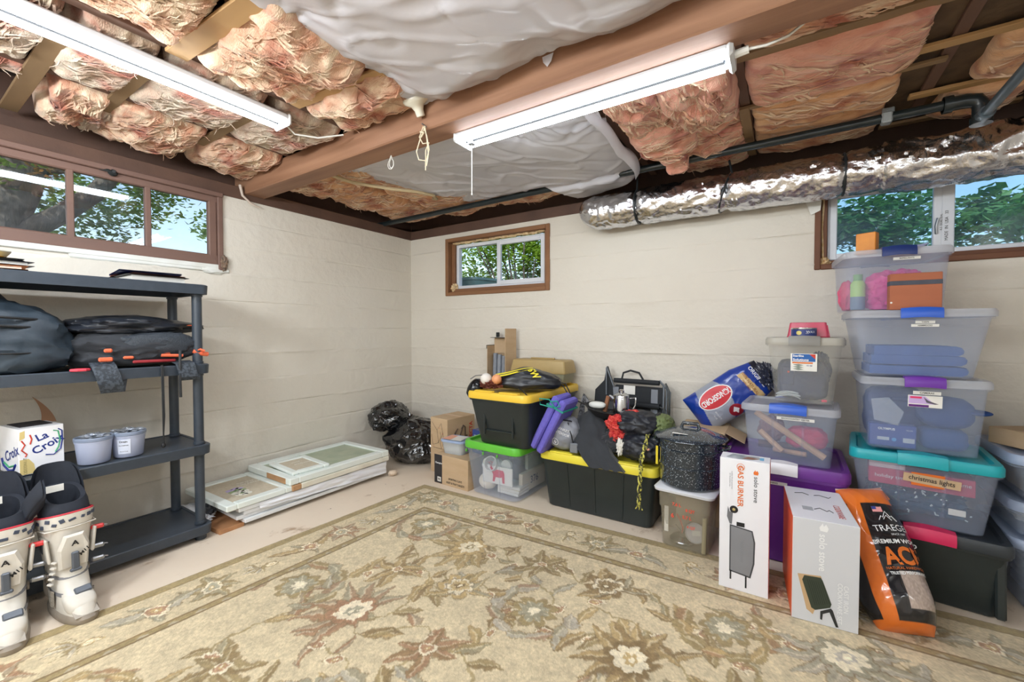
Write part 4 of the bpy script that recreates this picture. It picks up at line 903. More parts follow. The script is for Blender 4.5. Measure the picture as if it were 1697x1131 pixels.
g = G(); g.box((.1, -.388, .021), (.22, .004, .034)); g.build('bare_wood_end', RAW, t)
t = fpanel('picture_frame', 'small mint white framed print lying on the glazed sash', 'frame', .175, .505, -1.485, -1.235, .202, .02, .042, FR, LINEN, -4)
words(t, [('bonjour', .035, 0, .02, -90), ('paris', .03, -.05, 0, -90)], CHALK, T(0, 0, .0155), bold=.02)
g = G(); g.blob((.565, -.745, .022), (.03, .035, .02), amp=.3, sub=3, wr=.1, floor=.001); tag(g.build('paper_wad', mat('cream wad', (220, 200, 178), .8), None, True), 'small cream paper wad at the bag end of the panel stack', 'paper')

# ---- rubbish bags in the corner
BAGM = mat('glossy black bin liner', (14, 15, 18), .16, c2=(22, 23, 27), vs=4, bump=.2, bs=6, bd=.03, coat=.5, spec=.7)
t = thing('rubbish_bag', 'large glossy black rubbish bag slumped in the corner', 'bag', (.42, -.36, 0))
g = G(); g.blob((0, 0, .17), (.25, .23, .20), p=2.2, amp=.2, fr=2.0, wr=.05, wf=2.6, floor=.002, sub=6, seed=12); g.build('body', BAGM, t, True)
g = G(); g.blob((.14, .02, .26), (.10, .08, .06), amp=.4, wr=.15, wf=3, sub=5, seed=14); g.build('knot', BAGM, t, True)
t = thing('rubbish_bag', 'smaller glossy black rubbish bag leaning on the left wall', 'bag', (.18, -.44, .28))
g = G(); g.blob((0, 0, .09), (.15, .18, .13), p=2.1, amp=.22, fr=2.2, wr=.055, wf=2.6, sub=6, seed=15); g.build('body', BAGM, t, True)
g = G(); g.blob((.12, .10, .05), (.06, .06, .05), amp=.5, wr=.2, wf=4, sub=4, seed=16); g.build('knot', BAGM, t, True)
# ================================================================ TOTES
def tote(name, label, cat, loc, rz, b, t, h, body, lidm, lt=.028, r=.03, over=.012, latch=None, lw=.16, ribs=0, ends=False, notch=0, group=None, lip=.02, dome=0, clear=False, lidcls=None):
    """tapered storage tub: walls with real thickness, rim lip, lid with raised border, latches; origin at the base centre"""
    th = thing(name, label, cat, loc, rz, group)
    bw, bd = b; tw, td = t
    at = lambda z: (bw + (tw - 2 * over - bw) * z / h, bd + (td - 2 * over - bd) * z / h)
    g = G(); w_ = .0025
    R_ = []
    for z in (0, .006, h * .33, h * .66, h - lip):
        ww, dd = at(z); ins = .012 if z == 0 else 0
        R_.append(ring(ww - ins, dd - ins, r, z, 5))
    ww, dd = at(h); R_ += [ring(ww + .012, dd + .012, r + .006, h - lip, 5), ring(ww + .012, dd + .012, r + .006, h - .004, 5), ring(ww - 2 * w_, dd - 2 * w_, r, h - .004, 5)]
    for z in (h * .5, .008):
        ww, dd = at(z); R_.append(ring(ww - 2 * w_, dd - 2 * w_, r, z, 5))
    g.loft(R_); g.build('body', body, th, True)
    g = G(); L_ = [ring(tw - .02, td - .02, r, h - .003, 5), ring(tw - .002, td - .002, r + .006, h - lip * .6, 5), ring(tw, td, r + .008, h - lip * .5, 5), ring(tw, td, r + .008, h + lt * .5, 5), ring(tw - .012, td - .012, r + .004, h + lt, 5), ring(tw - .05, td - .05, r, h + lt, 5), ring(tw - .062, td - .062, r * .9, h + lt * .45, 5)]
    if dome: L_ += [ring(tw * .6, td * .6, r, h + lt * .45 + dome, 5)]
    g.loft(L_); g.build('lid', lidm, th, True)
    if latch:
        for s in ((-1, 1) if not ends else ()):
            g = G(); M = T(0, s * td / 2, h) if s < 0 else T(0, td / 2, h) @ RZ(180)
            P = lambda x, z, y: (x, y, z)
            pr = [(-.012, -.016), (-.014, lt * .3), (-.006, lt + .006), (.03, lt + .008), (.03, lt), (.0, lt - .002), (-.004, lt * .2), (-.004, -.012)]
            n = 8; g.loft([[(-lw / 2 + lw * i / n, y * (1 + .5 * math.sin(math.pi * i / n)), z + .004 * math.sin(math.pi * i / n)) for y, z in pr] for i in range(n + 1)], M=M); g.build('latch', latch, th, True)
    if ends:
        for s in (-1, 1):
            g = G(); g.box((s * (tw / 2 + .003), 0, h + lt * .2), (.02, lw, .05), b=.006); g.build('latch', latch, th)
    for k in range(ribs):
        for s in (-1, 1):
            x = (k + 1) / (ribs + 1) - .5
            g = G(); w0, d0 = at(.02); w1, d1 = at(h - lip); g.add([(x * w0 - .004, s * d0 / 2, .02), (x * w0 + .004, s * d0 / 2, .02), (x * w1 + .006, s * d1 / 2, h - lip), (x * w1 - .006, s * d1 / 2, h - lip), (x * w0 - .002, s * (d0 / 2 + .004), .02), (x * w0 + .002, s * (d0 / 2 + .004), .02), (x * w1 + .004, s * (d1 / 2 + .005), h - lip), (x * w1 - .004, s * (d1 / 2 + .005), h - lip)], [(4, 5, 6, 7), (0, 4, 7, 3), (1, 2, 6, 5), (0, 1, 5, 4), (3, 7, 6, 2)]); g.build('rib', body, th)
    for k in range(notch):
        x = ((k + .5) / notch - .5) * (tw - .1)
        for s in (-1, 1):
            g = G(); g.box((x, s * (td / 2 - .022), h + lt + .003), ((tw - .1) / notch * .72, .04, .012), b=.004); g.build('lid_block', lidm, th)
    tilt = math.degrees(math.atan2((td - 2 * over - bd) / 2, h))
    def face(x, z): return T(x, -at(z)[1] / 2 - .0012, z) @ RX(90 - tilt * 0) @ RX(tilt)
    return th, face
def strip_label(th, M, s, w, h, size=None, m=None, ink=INK, bold=.02):
    g = G(); g.box((0, 0, .0004), (w, h, .0008), M); g.build('label', m or PAPER, th)
    words(th, [(s, size or h * .72, 0, 0)], ink, M @ T(0, 0, .0006), bold=bold)

# ---- cartons and small boxes by the corner
def carton(name, label, cat, loc, rz, d, m=CARD, tape=True, flaps=False):
    t = thing(name, label, cat, loc, rz); w, dd, h = d
    g = G(); g.box((0, 0, h / 2), d, b=.0025); g.build('body', m, t)
    if tape:
        g = G(); g.box((0, 0, h + .0004), (w, .045, .0008)); g.build('tape', mat('packing tape', (196, 160, 118), .3), t)
        g = G(); g.box((0, 0, h + .0002), (w * .998, .003, .0006)); g.build('seam', mat('dark seam', (110, 82, 56), .9), t)
    return t
t = carton('carton', 'tall brown drinks carton with line drawings beside the rubbish bag', 'carton', (.845, -.36, 0), -7, (.20, .30, .435))
MF = T(0, -.1505, .2175) @ FRONT; MR = T(.1003, 0, .2175) @ RZ(90) @ FRONT
def drawn(th, M, lines, rad, m, name='drawing'):
    g = G()
    for ln in lines: g.tube([M @ Vector((x, y, .0004)) for x, y in ln], rad, 4)
    return g.build(name, m, th, fix=False, kind='stuff')
drawn(t, MF, [[(-.08, .18), (-.02, .12), (.03, .18), (.05, .1), (-.01, .02), (-.07, .0), (-.085, .08)], [(-.02, .12), (-.0, .02)], [(.02, .11), (.03, .06), (.02, .02), (.035, -.02)], [(.05, .11), (.055, .05), (.045, .0)], [(-.07, -.02), (.06, -.02)], [(.06, .06), (.07, .02), (.06, -.01)]], .0012, INK)
for x, y in ((.01, .14), (.045, .10), (-.06, -.01), (.03, -.012)):
    g = G(); g.lathe([(.003, 0), (.003, .0006)], 8, MF @ T(x, y, 0)); g.build('red_dot', INKR, t)
drawn(t, MR, [[(-.08, -.06), (-.06, .04), (-.07, .10), (-.04, .13)], [(-.06, .04), (-.02, .06), (-.02, .0)], [(-.02, .06), (.02, .15), (.04, .13), (.04, .06), (.06, .06)], [(.0, .12), (.02, .15)], [(-.09, -.08), (-.03, -.03)]], .006, mat('faded brown ink', (70, 52, 40), .7))
words(t, [('VIAJECTA', .05, .105, .06, 90)], INKR, MR, bold=.03)
t = carton('carton', 'low brown carton of sporting clays with a black side band', 'carton', (1.105, -.53, 0), -3, (.33, .30, .215))
MF = T(0, -.1506, .1075) @ FRONT
g = G(); g.box((-.125, -.1504, .108), (.078, .0006, .21)); g.build('black_band', mat('printed black band', (44, 42, 46), .6), t)
words(t, [('SPORTING CLAYS', .020, .045, -.055), ('SKEET & TRAP TARGETS', .020, .045, -.083)], INK, MF, bold=.015, sx=.82); words(t, [('Champion', .017, -.118, .045)], INKW, MF @ T(0, 0, .001), bold=.03); words(t, [('90', .022, -.115, -.075)], INK, MF @ T(0, 0, .0014), bold=.03)
g = G(); g.box((-.115, -.1508, .033), (.036, .0008, .034)); g.build('count_box', PAPER, t)
t = thing('food_container', 'clear food container with a pale blue lid on the sporting clays carton', 'container', (1.06, -.56, .2165), 4)
FC = mat('clear food plastic', (226, 232, 238), .15, alpha=.55, trans=.2)
g = G(); g.loft([ring(.17, .13, .03, 0, 5), ring(.20, .155, .035, .085, 5), ring(.205, .16, .035, .088, 5), ring(.196, .15, .033, .085, 5), ring(.165, .125, .028, .003, 5)]); g.build('body', FC, t, True)
g = G(); g.loft([ring(.205, .16, .035, .086, 5), ring(.215, .168, .038, .088, 5), ring(.215, .168, .038, .1, 5), ring(.205, .158, .035, .104, 5), ring(.19, .145, .03, .101, 5)]); g.build('lid', mat('pale blue lid', (170, 190, 226), .35, alpha=.15), t, True)
g = G(); g.blob((0, 0, .04), (.082, .062, .037), p=3, amp=.15, wr=.08, wf=3, sub=4); g.build('contents', mat('white crystals in a bag', (236, 236, 232), .5), t, True)
g = G(); g.box((.02, 0, .1047), (.09, .13, .0008), RZ(8)); g.build('label', PAPER, t); g = G(); g.box((-.06, 0, .1045), (.07, .12, .0008)); g.build('label', mat('peach label', (238, 178, 150), .6), t)
t = carton('small_box', 'small blue printed box standing behind the food container', 'box', (1.205, -.47, .216), -12, (.10, .07, .17), mat('royal blue card', (52, 76, 150), .45, c2=(40, 58, 120), vs=20), False)
g = G(); g.lathe([(.018, 0), (.018, .0006)], 14, T(.01, -.0355, .04) @ FRONT); g.build('seal', mat('silver seal', (210, 206, 214), .4), t); words(t, [('pasta', .026, 0, .05)], INKW, T(0, -.0356, .08) @ FRONT, bold=.02)
g = G(); g.tube([(1.19, -.10, .0), (1.225, -.05, .62)], .008, 8); tag(g.build('stick', mat('pink stick', (226, 120, 150), .5), None, True), 'thin pink stick leaning on the back wall behind the black tub', 'stick')
g = G(); g.tube([(1.225, -.12, .0), (1.25, -.05, .60)], .007, 8); tag(g.build('stick', mat('cream stick', (226, 214, 176), .5), None, True), 'thin cream stick leaning beside the pink one', 'stick')

# ---- green lid clear bin with its contents
GREEN = mat('lime green lid', (98, 190, 62), .38); YELLID = mat('yellow lid', (236, 196, 64), .4); YELLID2 = mat('lemon yellow lid', (232, 216, 66), .4); TOTEB = mat('black tote plastic', (34, 40, 42), .36, c2=(42, 50, 50), vs=5)
th, face = tote('storage_bin', 'clear storage bin with a lime green lid on the rug edge', 'bin', (1.485, -.42, .008), -2, (.38, .54), (.47, .63), .335, CLEAR, GREEN, lt=.03, r=.05, ribs=2, lip=.03)
g = G()
for x in (-.21, -.05, .08): g.box((x * .9, -.318, .3), (.008, .012, .02), b=.002)
g.build('lid_clip', GREEN, th, kind='stuff')
IVORY = mat('ivory plush', (236, 226, 208), .85, bump=.2, bs=60)
def inside(name, label, cat, g, m, loc=(0, 0, 0), rz=0, smooth=True, group=None): return tag(g.build(name, m, None, smooth, loc=loc, rz=rz), label, cat, group)
g = G(); g.blob((1.375, -.60, .075), (.07, .06, .055), sub=4, floor=.022); inside('plush_ball', 'ivory rounded plush at the bottom left of the green lid bin', 'toy', g, IVORY)
g = G(); g.blob((1.355, -.56, .175), (.045, .06, .05), sub=4, amp=.2); inside('plush_ball', 'smaller ivory plush above the rounded one in the green lid bin', 'toy', g, IVORY)
g = G(); g.lathe([(.03, 0), (.045, .0), (.05, .09), (.045, .09), (.04, .004)], 24, T(1.45, -.60, .20) @ RX(70)); inside('mug', 'white mug lying in the green lid bin', 'mug', g, WHITE)
t = thing('gift_bag', 'white paper bag with a red deer print inside the green lid bin', 'bag', (1.49, -.655, .10), 0)
g = G(); g.box((0, 0, .05), (.24, .012, .12), b=.002); g.build('body', PAPER, t)
DE = [(-.06, .045), (-.045, .055), (-.03, .04), (.05, .038), (.06, .02), (.062, -.045), (.045, -.045), (.04, -.005), (.03, -.012), (-.01, -.012), (-.02, -.045), (-.035, -.045), (-.03, .0), (-.045, .03)]
g = G(); g.prism(DE, 0, .001, T(0, -.0065, .05) @ FRONT); g.build('deer_print', mat('deer red ink', (214, 54, 76), .6), t); drawn(t, T(0, -.0065, .05) @ FRONT, [[(-.05, .05), (-.06, .075), (-.075, .08)], [(-.06, .075), (-.055, .09)], [(-.045, .052), (-.04, .08), (-.03, .088)], [(-.04, .078), (-.048, .09)]], .002, INKR)
for k, (z, m) in enumerate(((.022, PAPER), (.042, IVORY), (.062, PAPER))):
    t = thing('booklet', ('lowest white booklet', 'middle cream booklet', 'top white booklet')[k] + ' of three lying flat in the green lid bin', 'book', (1.555, -.56, z), -3 + 3 * k); g = G(); g.box((0, 0, .009), (.17, .13, .018), b=.001); g.build('cover', m, t); g = G(); g.box((.003, 0, .009), (.168, .131, .012)); g.build('pages', PAPER, t)
t = carton('carton', 'cream flat carton with a handwritten number leaning in the green lid bin', 'carton', (1.625, -.42, .025), -2, (.03, .30, .13), mat('cream card', (228, 218, 200), .7), False); words(t, [('376', .07, 0, 0)], mat('grey blue ink', (90, 104, 130), .6), T(.0155, 0, .065) @ RZ(90) @ FRONT, bold=.01)
t = carton('carton', 'grey patterned flat carton standing behind the cream one in the green lid bin', 'carton', (1.61, -.36, .157), -2, (.025, .22, .13), mat('sage grey card', (206, 210, 204), .7, c2=(170, 180, 176), vs=30), False)
g = G(); g.lathe([(.001, 0), (.04, 0), (.04, .02), (.001, .02)], 24, T(1.535, -.60, .21) @ RX(90)); inside('tape_roll', 'round white spool above the booklets in the green lid bin', 'roll', g, WHITE)
# ---- black tote with orange-yellow lid
th, face = tote('tote', 'black tote with an orange yellow lid stacked on the green lid bin', 'tote', (1.575, -.42, .3735), -1, (.38, .60), (.49, .76), .325, TOTEB, YELLID, lt=.028, r=.05, notch=2, lip=.03)
for x in (-.11, .11):
    g = G(); g.box((x, -.338 + .0, .17), (.012, .012, .2), RX(0), b=.003); g.build('rib', TOTEB, th)
g = G(); g.box((.0, -.326, .10), (.225, .012, .01), b=.003); g.build('rib', TOTEB, th)
ZL = .728
TAN = mat('tan tackle box lid', (186, 160, 108), .45, c2=(172, 148, 98), vs=7); OLIV = mat('grey olive tackle box', (140, 138, 116), .45)
t = thing('tackle_box', 'tan lidded tackle box at the back of the yellow lid', 'box', (1.56, -.15, ZL + .01), 0)
g = G(); g.loft([ring(.42, .17, .015, 0, 4), ring(.45, .19, .015, .075, 4)]); g.build('base', OLIV, t, True)
g = G(); g.loft([ring(.46, .20, .015, .072, 4), ring(.465, .205, .016, .085, 4), ring(.44, .18, .02, .16, 4), ring(.42, .16, .02, .168, 4)]); g.build('lid', TAN, t, True)
g = G(); g.box((.0, 0, .174), (.2, .03, .012), b=.004); g.build('handle', TAN, t); g = G(); g.box((-.05, -.108, .08), (.03, .012, .035), b=.003); g.build('latch', mat('brown latch', (140, 110, 70), .5), t)
# tall open carton with rolled tubes
t = thing('carton', 'tall narrow open carton of grey tubes standing against the back wall', 'carton', (1.13, -.095, 0), 0)
g = G(); g.box((0, .055, .5), (.19, .004, 1.0), b=.0005); g.box((-.093, 0, .5), (.004, .11, 1.0)); g.box((.093, 0, .5), (.004, .11, 1.0)); g.box((0, -.055, .36), (.19, .004, .72)); g.box((0, 0, .003), (.18, .1, .006)); g.build('body', CARD, t)
g = G(); g.box((0, .045, 1.0), (.178, .006, .13), b=.001); g.build('inner_flap', CARD, t); g = G(); g.box((.115, -.02, .90), (.006, .13, .48), T(0, 0, 0) @ RZ(-10), b=.001); g.build('side_flap', CARD, t); g = G(); g.box((-.099, 0, .99), (.006, .11, .03)); g.box((0, .02, 1.066), (.18, .07, .004)); g.build('dark_lip', BLACKP, t, kind='stuff')
g = G(); g.box((-.045, .03, 1.09), (.025, .025, .04), b=.004); g.build('plug', BLACKP, t)
for k in range(4):
    g = G(); x = -.066 + .043 * k; g.tube([(x, .0, .02), (x + .004, .005, .6), (x + .01, .012, .93 - .01 * k)], .019, 10); tag(g.build('paper_tube', mat('grey wrapped tube', (156, 162, 172), .35, c2=(120, 126, 138), vs=12), None, True, loc=(1.13, -.095, .006)), ('leftmost', 'second from left', 'second from right', 'rightmost')[k] + ' grey wrapped tube in the tall open carton', 'tube', 'grey tubes in the tall carton')
# ball gear and drawstring bag on the yellow lid
t = thing('helmet', 'black batting helmet lying at the left corner of the yellow lid', 'helmet', (1.365, -.70, ZL + .012), 20)
g = G(); g.loft([[( r_ * math.cos(a) * 1.1, r_ * math.sin(a) * 1.0, z) for a in np.linspace(0, 6.2832, 25)[:-1]] for r_, z in ((.055, 0), (.066, .02), (.066, .045), (.055, .068), (.03, .08), (.004, .083))], False, True, M=RY(-60) @ T(-.02, 0, -.02)); g.build('shell', mat('gloss black shell', (20, 21, 24), .2), t, True)
g = G(); g.tube([(-.04, -.05, .06), (0, -.06, .085), (.06, -.05, .09)], .004, 6); g.build('visor_edge', GREYM, t, True)
g = G(); g.blob((1.455, -.68, ZL + .04), (.085, .06, .035), amp=.3, wr=.2, wf=4, sub=5, floor=ZL + .011, seed=3); tag(g.build('baseball_glove', mat('brown glove leather', (120, 62, 44), .5, c2=(84, 42, 32), vs=20, bump=.2), None, True), 'brown leather baseball glove holding balls on the yellow lid', 'glove')
g = G(); g.blob((0, 0, 0), (.038, .038, .038), sub=4); o = g.build('baseball', mat('scuffed white leather', (226, 222, 216), .6), None, True, loc=(1.44, -.715, ZL + .075)); tag(o, 'scuffed white ball in the brown glove', 'ball')
g = G(); g.blob((0, 0, 0), (.033, .033, .033), sub=4); o = g.build('orange_ball', mat('peach rubber', (226, 158, 112), .5), None, True, loc=(1.515, -.70, ZL + .075)); tag(o, 'peach coloured ball in the brown glove', 'ball')
t = thing('drawstring_bag', 'black drawstring sports bag with yellow lettering sprawled on the yellow lid', 'bag', (1.645, -.52, ZL + .012), 24)
SB = mat('glossy black nylon', (30, 34, 42), .35, c2=(22, 24, 30), vs=7, bump=.2, bs=14, bd=.006)
g = G(); g.blob((0, 0, .04), (.23, .12, .062), p=2.6, amp=.14, fr=2, wr=.03, wf=2.4, floor=0, sub=5, seed=21, shape=lambda P: (P.x, P.y, P.z * (1 + .5 * math.exp(-(P.x / .1) ** 2)))); g.build('body', SB, t, True)
YB = mat('yellow print', (232, 216, 60), .5)
def over(px, py):
    # drape print on the near upper side of the bag
    a = .25 + py / .12; z = .045 + .072 * math.sin(min(1.4, a)) * (1 + .28 * math.exp(-(px / .1) ** 2)); return (px, -.126 * math.cos(min(1.4, a)) - .004, z + .004)
words(t, [('SW', .07, .05, .055, -60)], YB, None, over, bold=.03)
for dy in (0, .022):
    g = G(); g.grid(24, 2, lambda u, v: over(-.20 + .24 * u, .015 + .075 * u + dy * 1.2 + .016 * v)); g.build('stripe', YB, t, True, fix=False)
for P in ([(.2, -.02, .03), (.24, -.04, .02), (.265, -.06, -.02), (.26, -.06, -.09)], [(.2, 0, .04), (.255, -.01, .03), (.285, -.03, -.03), (.28, -.035, -.10)], [(-.05, -.12, .01), (-.02, -.15, .0), (.02, -.22, -.02), (.04, -.245, -.10)]):
    g = G(); g.tube(P, .004, 6); g.build('drawcord', ZIP, t, True)
# ---- long black tote with lemon lid
th, face = tote('tote', 'long black tote with a lemon yellow lid on the floor', 'tote', (2.155, -.355, .002), 0, (.655, .44), (.745, .53), .325, TOTEB, YELLID2, lt=.03, r=.04, notch=3, lip=.03, ribs=3)
ZC = .37
PURP = mat('violet foam', (112, 104, 198), .8, c2=(100, 92, 186), vs=60, bump=.2, bs=90)
t = thing('foam_pad', 'folded violet foam pad with a teal tie leaning between the two black totes', 'foam pad', (1.795, -.60, .378), rot=(0, 27, 0))
for x in (-.026, .026):
    g = G(); g.box((x, 0.02, .18), (.048, .20, .38), b=.012); g.build('layer', PURP, t, True)
g = G(); g.tube([(-.056, -.084, .30), (.056, -.084, .31), (.056, .13, .31), (-.056, .13, .30)], .006, 6, closed=True); g.tube([(0, -.088, .31), (-.05, -.10, .34), (-.11, -.10, .31), (-.09, -.1, .28), (-.01, -.09, .305)], .004, 6); g.tube([(.0, -.088, .31), (.03, -.1, .34), (.0, -.1, .36), (-.04, -.095, .33)], .004, 6); g.build('tie', mat('teal webbing', (32, 150, 134), .6), t, True, kind='stuff')
t = thing('stuff_sack', 'grey blanket stuff sack with white lettering on the lemon lid', 'sack', (1.925, -.525, ZC), 0)
GREYN = mat('silver grey nylon', (150, 154, 164), .5, c2=(128, 132, 142), vs=6, bump=.25, bs=24, bd=.005)
g = G(); g.blob((0, 0, .10), (.11, .095, .108), p=2.3, amp=.07, wr=.04, wf=2.5, floor=.001, sub=5, seed=31); g.build('body', GREYN, t, True)
def sack(px, py):
    a = -1.57 + px / .11; c = math.sqrt(max(.05, 1 - (py / .125) ** 2)); return (.117 * c * math.cos(a), .104 * c * math.sin(a), .10 + py)
words(t, [('OUTDOOR', .021, .02, .018, -20), ('BLANKET', .021, .028, .042, -20)], INKW, None, sack, bold=.0); g = G(); g.tube([sack(-.02 + .022 * math.cos(a), -.04 + .022 * math.sin(a)) for a in np.linspace(0, 6.28, 20)[:-1]], .0015, 4, closed=True); g.tube([sack(-.02, -.028), sack(-.02, -.052)], .0015, 4); g.tube([sack(-.028, -.036), sack(-.02, -.05), sack(-.01, -.04)], .0015, 4); g.build('emblem', INKW, t, kind='stuff')
g = G(); g.box((.04, -.055, .19), (.06, .03, .006), RX(-20), b=.002); g.tube([(.05, -.06, .18), (.085, -.08, .10), (.10, -.07, .03)], .004, 6); g.build('strap', ZIP, t, kind='stuff')
g = G(); rc = random.Random(5); 
for k in range(5): g.tube([(1.955 + .02 * math.sin(k) , -.33 + .01 * k, .40), (1.93 + .01 * k, -.33, .52), (1.96, -.33 + .008 * k, .66 + .008 * k), (2.0 + .006 * k, -.32, .62), (2.01, -.33 - .01 * k, .50), (1.98 + .01 * k, -.35, .42)], .007, 6)
tag(g.build('webbing_coil', mat('black white webbing', (34, 34, 38), .6, c2=(150, 150, 154), vs=40, vamt=.12), None, True), 'bundle of coiled black and white webbing behind the grey sack', 'strap')
g = G(); g.box((0, 0, .03), (.05, .05, .06), b=.005); tag(g.build('grey_box', mat('dull grey plastic', (118, 122, 128), .5), None, loc=(2.02, -.585, ZC + .001), rz=12), 'small grey block on the lemon lid between the sack and the black trousers', 'box')
# black folded trousers over the lid edge
t = thing('trousers', 'folded black trousers draped over the front of the lemon lid', 'clothing', (2.10, -.50, .46), 0)
BLKC2 = mat('charcoal cloth', (44, 48, 54), .8, c2=(34, 37, 43), vs=9, bump=.3, bs=30, bd=.004, sheen=.3)
def tro(u, v, o=0):
    s = -.10 + .21 * u; x = s - .03 + .17 * v * v + .02 * math.sin(3 * u) * v; y = -.02 - .13 * v + .06 * (1 - v) ** 3 - o; z = .145 - .285 * v + .012 * n3(u * 4, v * 4, 3) + .02 * (1 - (2 * u - 1) ** 2) * (1 - v) - .06 * (1 - v) ** 2 * abs(2 * u - 1)
    return (x, y + .012 * n3(u * 5, v * 5, 8) , z)
g = G(); g.grid(24, 30, tro); g.grid(24, 30, lambda u, v: tro(u, v, -.035)); 
for e in (0, 1): g.grid(30, 2, lambda u, v, e=e: tro(e, u, -.035 * v))
g.grid(24, 2, lambda u, v: tro(u, 1, -.035 * v)); g.build('leg', BLKC2, t, True, fix=False)
g = G(); g.blob((.12, .03, -.02), (.10, .10, .075), amp=.2, wr=.12, wf=3, sub=5, seed=33, floor=-.088); g.build('bundle', BLKC2, t, True)
g = G(); g.blob((2.06, -.33, .475), (.12, .10, .105), p=3, amp=.2, wr=.1, wf=3, sub=5, seed=37, floor=ZC + .001); tag(g.build('jacket', BLACKF, None, True), 'rolled black jacket under the frying pan', 'clothing')
# pan with things, percolator
IRON = mat('black pan iron', (26, 26, 28), .45, c2=(34, 34, 36), vs=20)
t = thing('frying_pan', 'black frying pan balanced on the clothes on the lemon lid', 'pan', (2.16, -.37, .585), 0, rot=(4, 6, 10))
g = G(); g.lathe([(.001, 0), (.115, 0), (.15, .045), (.155, .048), (.15, .05), (.112, .006), (.001, .006)], 40, cap0=False, cap1=False); g.build('bowl', IRON, t, True)
g = G(); g.tube([(-.148, -.02, .045), (-.20, -.03, .06), (-.24, -.035, .062)], .009, 8, flat=.5); g.build('handle', IRON, t, True)
g = G(); g.tube([(.15, .0, .05), (.25, -.03, .05), (.33, -.02, .04)], .005, 6); g.build('wire_handle', STEEL, t, True)
g = G(); g.blob((2.095, -.40, .645), (.055, .03, .022), sub=4, p=2.5); tag(g.build('spatula', WHITE, None, True), 'white plastic piece in the frying pan', 'utensil')
g = G(); g.tube([(2.13, -.36, .60), (2.15, -.35, .70)], .014, 8); tag(g.build('wooden_handle', mat('brown wood handle', (150, 100, 70), .5), None, True), 'short brown wooden handle standing in the frying pan', 'utensil')
t = thing('percolator', 'shiny steel percolator standing in the frying pan', 'coffee pot', (2.245, -.375, .597), 15)
g = G(); g.lathe([(.001, 0), (.052, 0), (.054, .004), (.052, .02), (.050, .10), (.046, .112), (.001, .112)], 36, cap0=False, cap1=False); g.build('body', STEEL, t, True)
g = G(); g.lathe([(.049, .112), (.047, .12), (.03, .132), (.016, .136), (.016, .15), (.010, .156), (.001, .157)], 30, cap1=False); g.build('lid', STEEL, t, True)
g = G(); g.tube([(.05, 0, .1), (.085, 0, .105), (.085, 0, .06), (.06, 0, .015)], .006, 8); g.build('handle', STEEL, t, True); g = G(); g.tube([(-.05, 0, .095), (-.075, 0, .115)], .012, 8, rr=[.016, .006]); g.build('spout', STEEL, t, True)
# camp chair folded
t = thing('camp_chair', 'folded black and grey camping chair leaning on the back wall', 'chair', (2.25, -.115, ZC), rot=(-5, 0, -2))
CH = mat('black chair canvas', (30, 33, 38), .75, bump=.2, bs=200, bd=.001); TB = mat('grey chair tube', (112, 118, 126), .35, .5)
g = G(); g.box((.02, 0, .20), (.34, .025, .35), b=.01); g.build('seat', CH, t)
g = G(); g.tube([(-.15, -.02, .405), (.16, -.02, .405)], .017, 10); g.build('top_roll', CH, t, True); g = G(); g.tube([(-.10, -.03, .25), (.17, -.03, .25)], .02, 10); g.build('mid_roll', CH, t, True)
for x in (.13, -.14):
    g = G(); g.box((x, -.016, .21), (.045, .004, .30), b=.001); g.build('grey_band', mat('grey canvas', (128, 132, 140), .7), t)
for x, l in ((.185, .42), (.205, .40), (.225, .38), (-.17, .40)):
    g = G(); g.tube([(x, -.005, .0), (x, -.005, l - .03), (x - .03, -.005, l)], .0075, 8); g.build('tube', TB, t, True)
g = G(); g.tube([(.2, -.02, .405), (.225, -.03, .36), (.23, -.03, .2), (.24, -.03, .0)], .006, 8); g.tube([(.14, -.03, .26), (.2, -.04, .24), (.225, -.04, .16)], .006, 8); g.build('cable', BLACKP, t, True, kind='stuff')
g = G(); g.prism([(-.30, .05), (-.29, .33), (-.225, .40), (-.21, .50), (-.16, .36), (-.13, .05)], -.012, .02, FRONT); g.build('armrest', CH, t); g = G(); g.tube([(-.208, -.03, .49), (-.20, -.03, .30)], .006, 6); g.tube([(-.208, -.025, .495), (-.15, -.025, .36)], .006, 6); g.build('edge_tube', TB, t, True, kind='stuff')
g = G(); g.tube([(-.10, -.01, .415), (-.09, -.01, .46), (-.04, -.01, .478), (.02, -.01, .465), (.05, -.01, .418)], .007, 6, flat=.5); g.build('carry_handle', ZIP, t, True)
g = G(); g.box((-.04, -.02, .345), (.08, .004, .06), b=.001); g.build('label', PAPER, t)
# sleeping bags, red net, paracord
SLB = mat('black sleeping bag nylon', (30, 34, 44), .45, c2=(22, 25, 33), vs=8, bump=.25, bs=14, bd=.008)
t = thing('sleeping_bag', 'upper black sleeping bag with an olive green end on the lemon lid', 'sleeping bag', (2.40, -.43, .50), 0)
g = G(); g.blob((-.02, -.02, .065), (.14, .12, .08), p=2.4, amp=.12, wr=.05, wf=2.6, sub=5, seed=41); g.build('body', SLB, t, True)
g = G(); g.blob((.10, .0, .06), (.075, .10, .072), p=2.3, amp=.1, wr=.08, wf=3, sub=5, seed=42); g.build('end', mat('olive green nylon', (104, 118, 72), .55, bump=.3, bs=24, bd=.005), t, True)
g = G(); g.tube([(.07, -.10, .0), (.085, -.085, .07), (.085, -.03, .135), (.085, .05, .13)], .012, 6, flat=.3); g.build('strap', ZIP, t, True)
t = thing('sleeping_bag', 'lower black sleeping bag bulging at the right end of the lemon lid', 'sleeping bag', (2.42, -.50, ZC), 0)
g = G(); g.blob((-.0, .0, .075), (.13, .105, .085), p=2.4, amp=.1, wr=.055, wf=2.6, floor=.001, sub=5, seed=44); g.build('body', SLB, t, True)
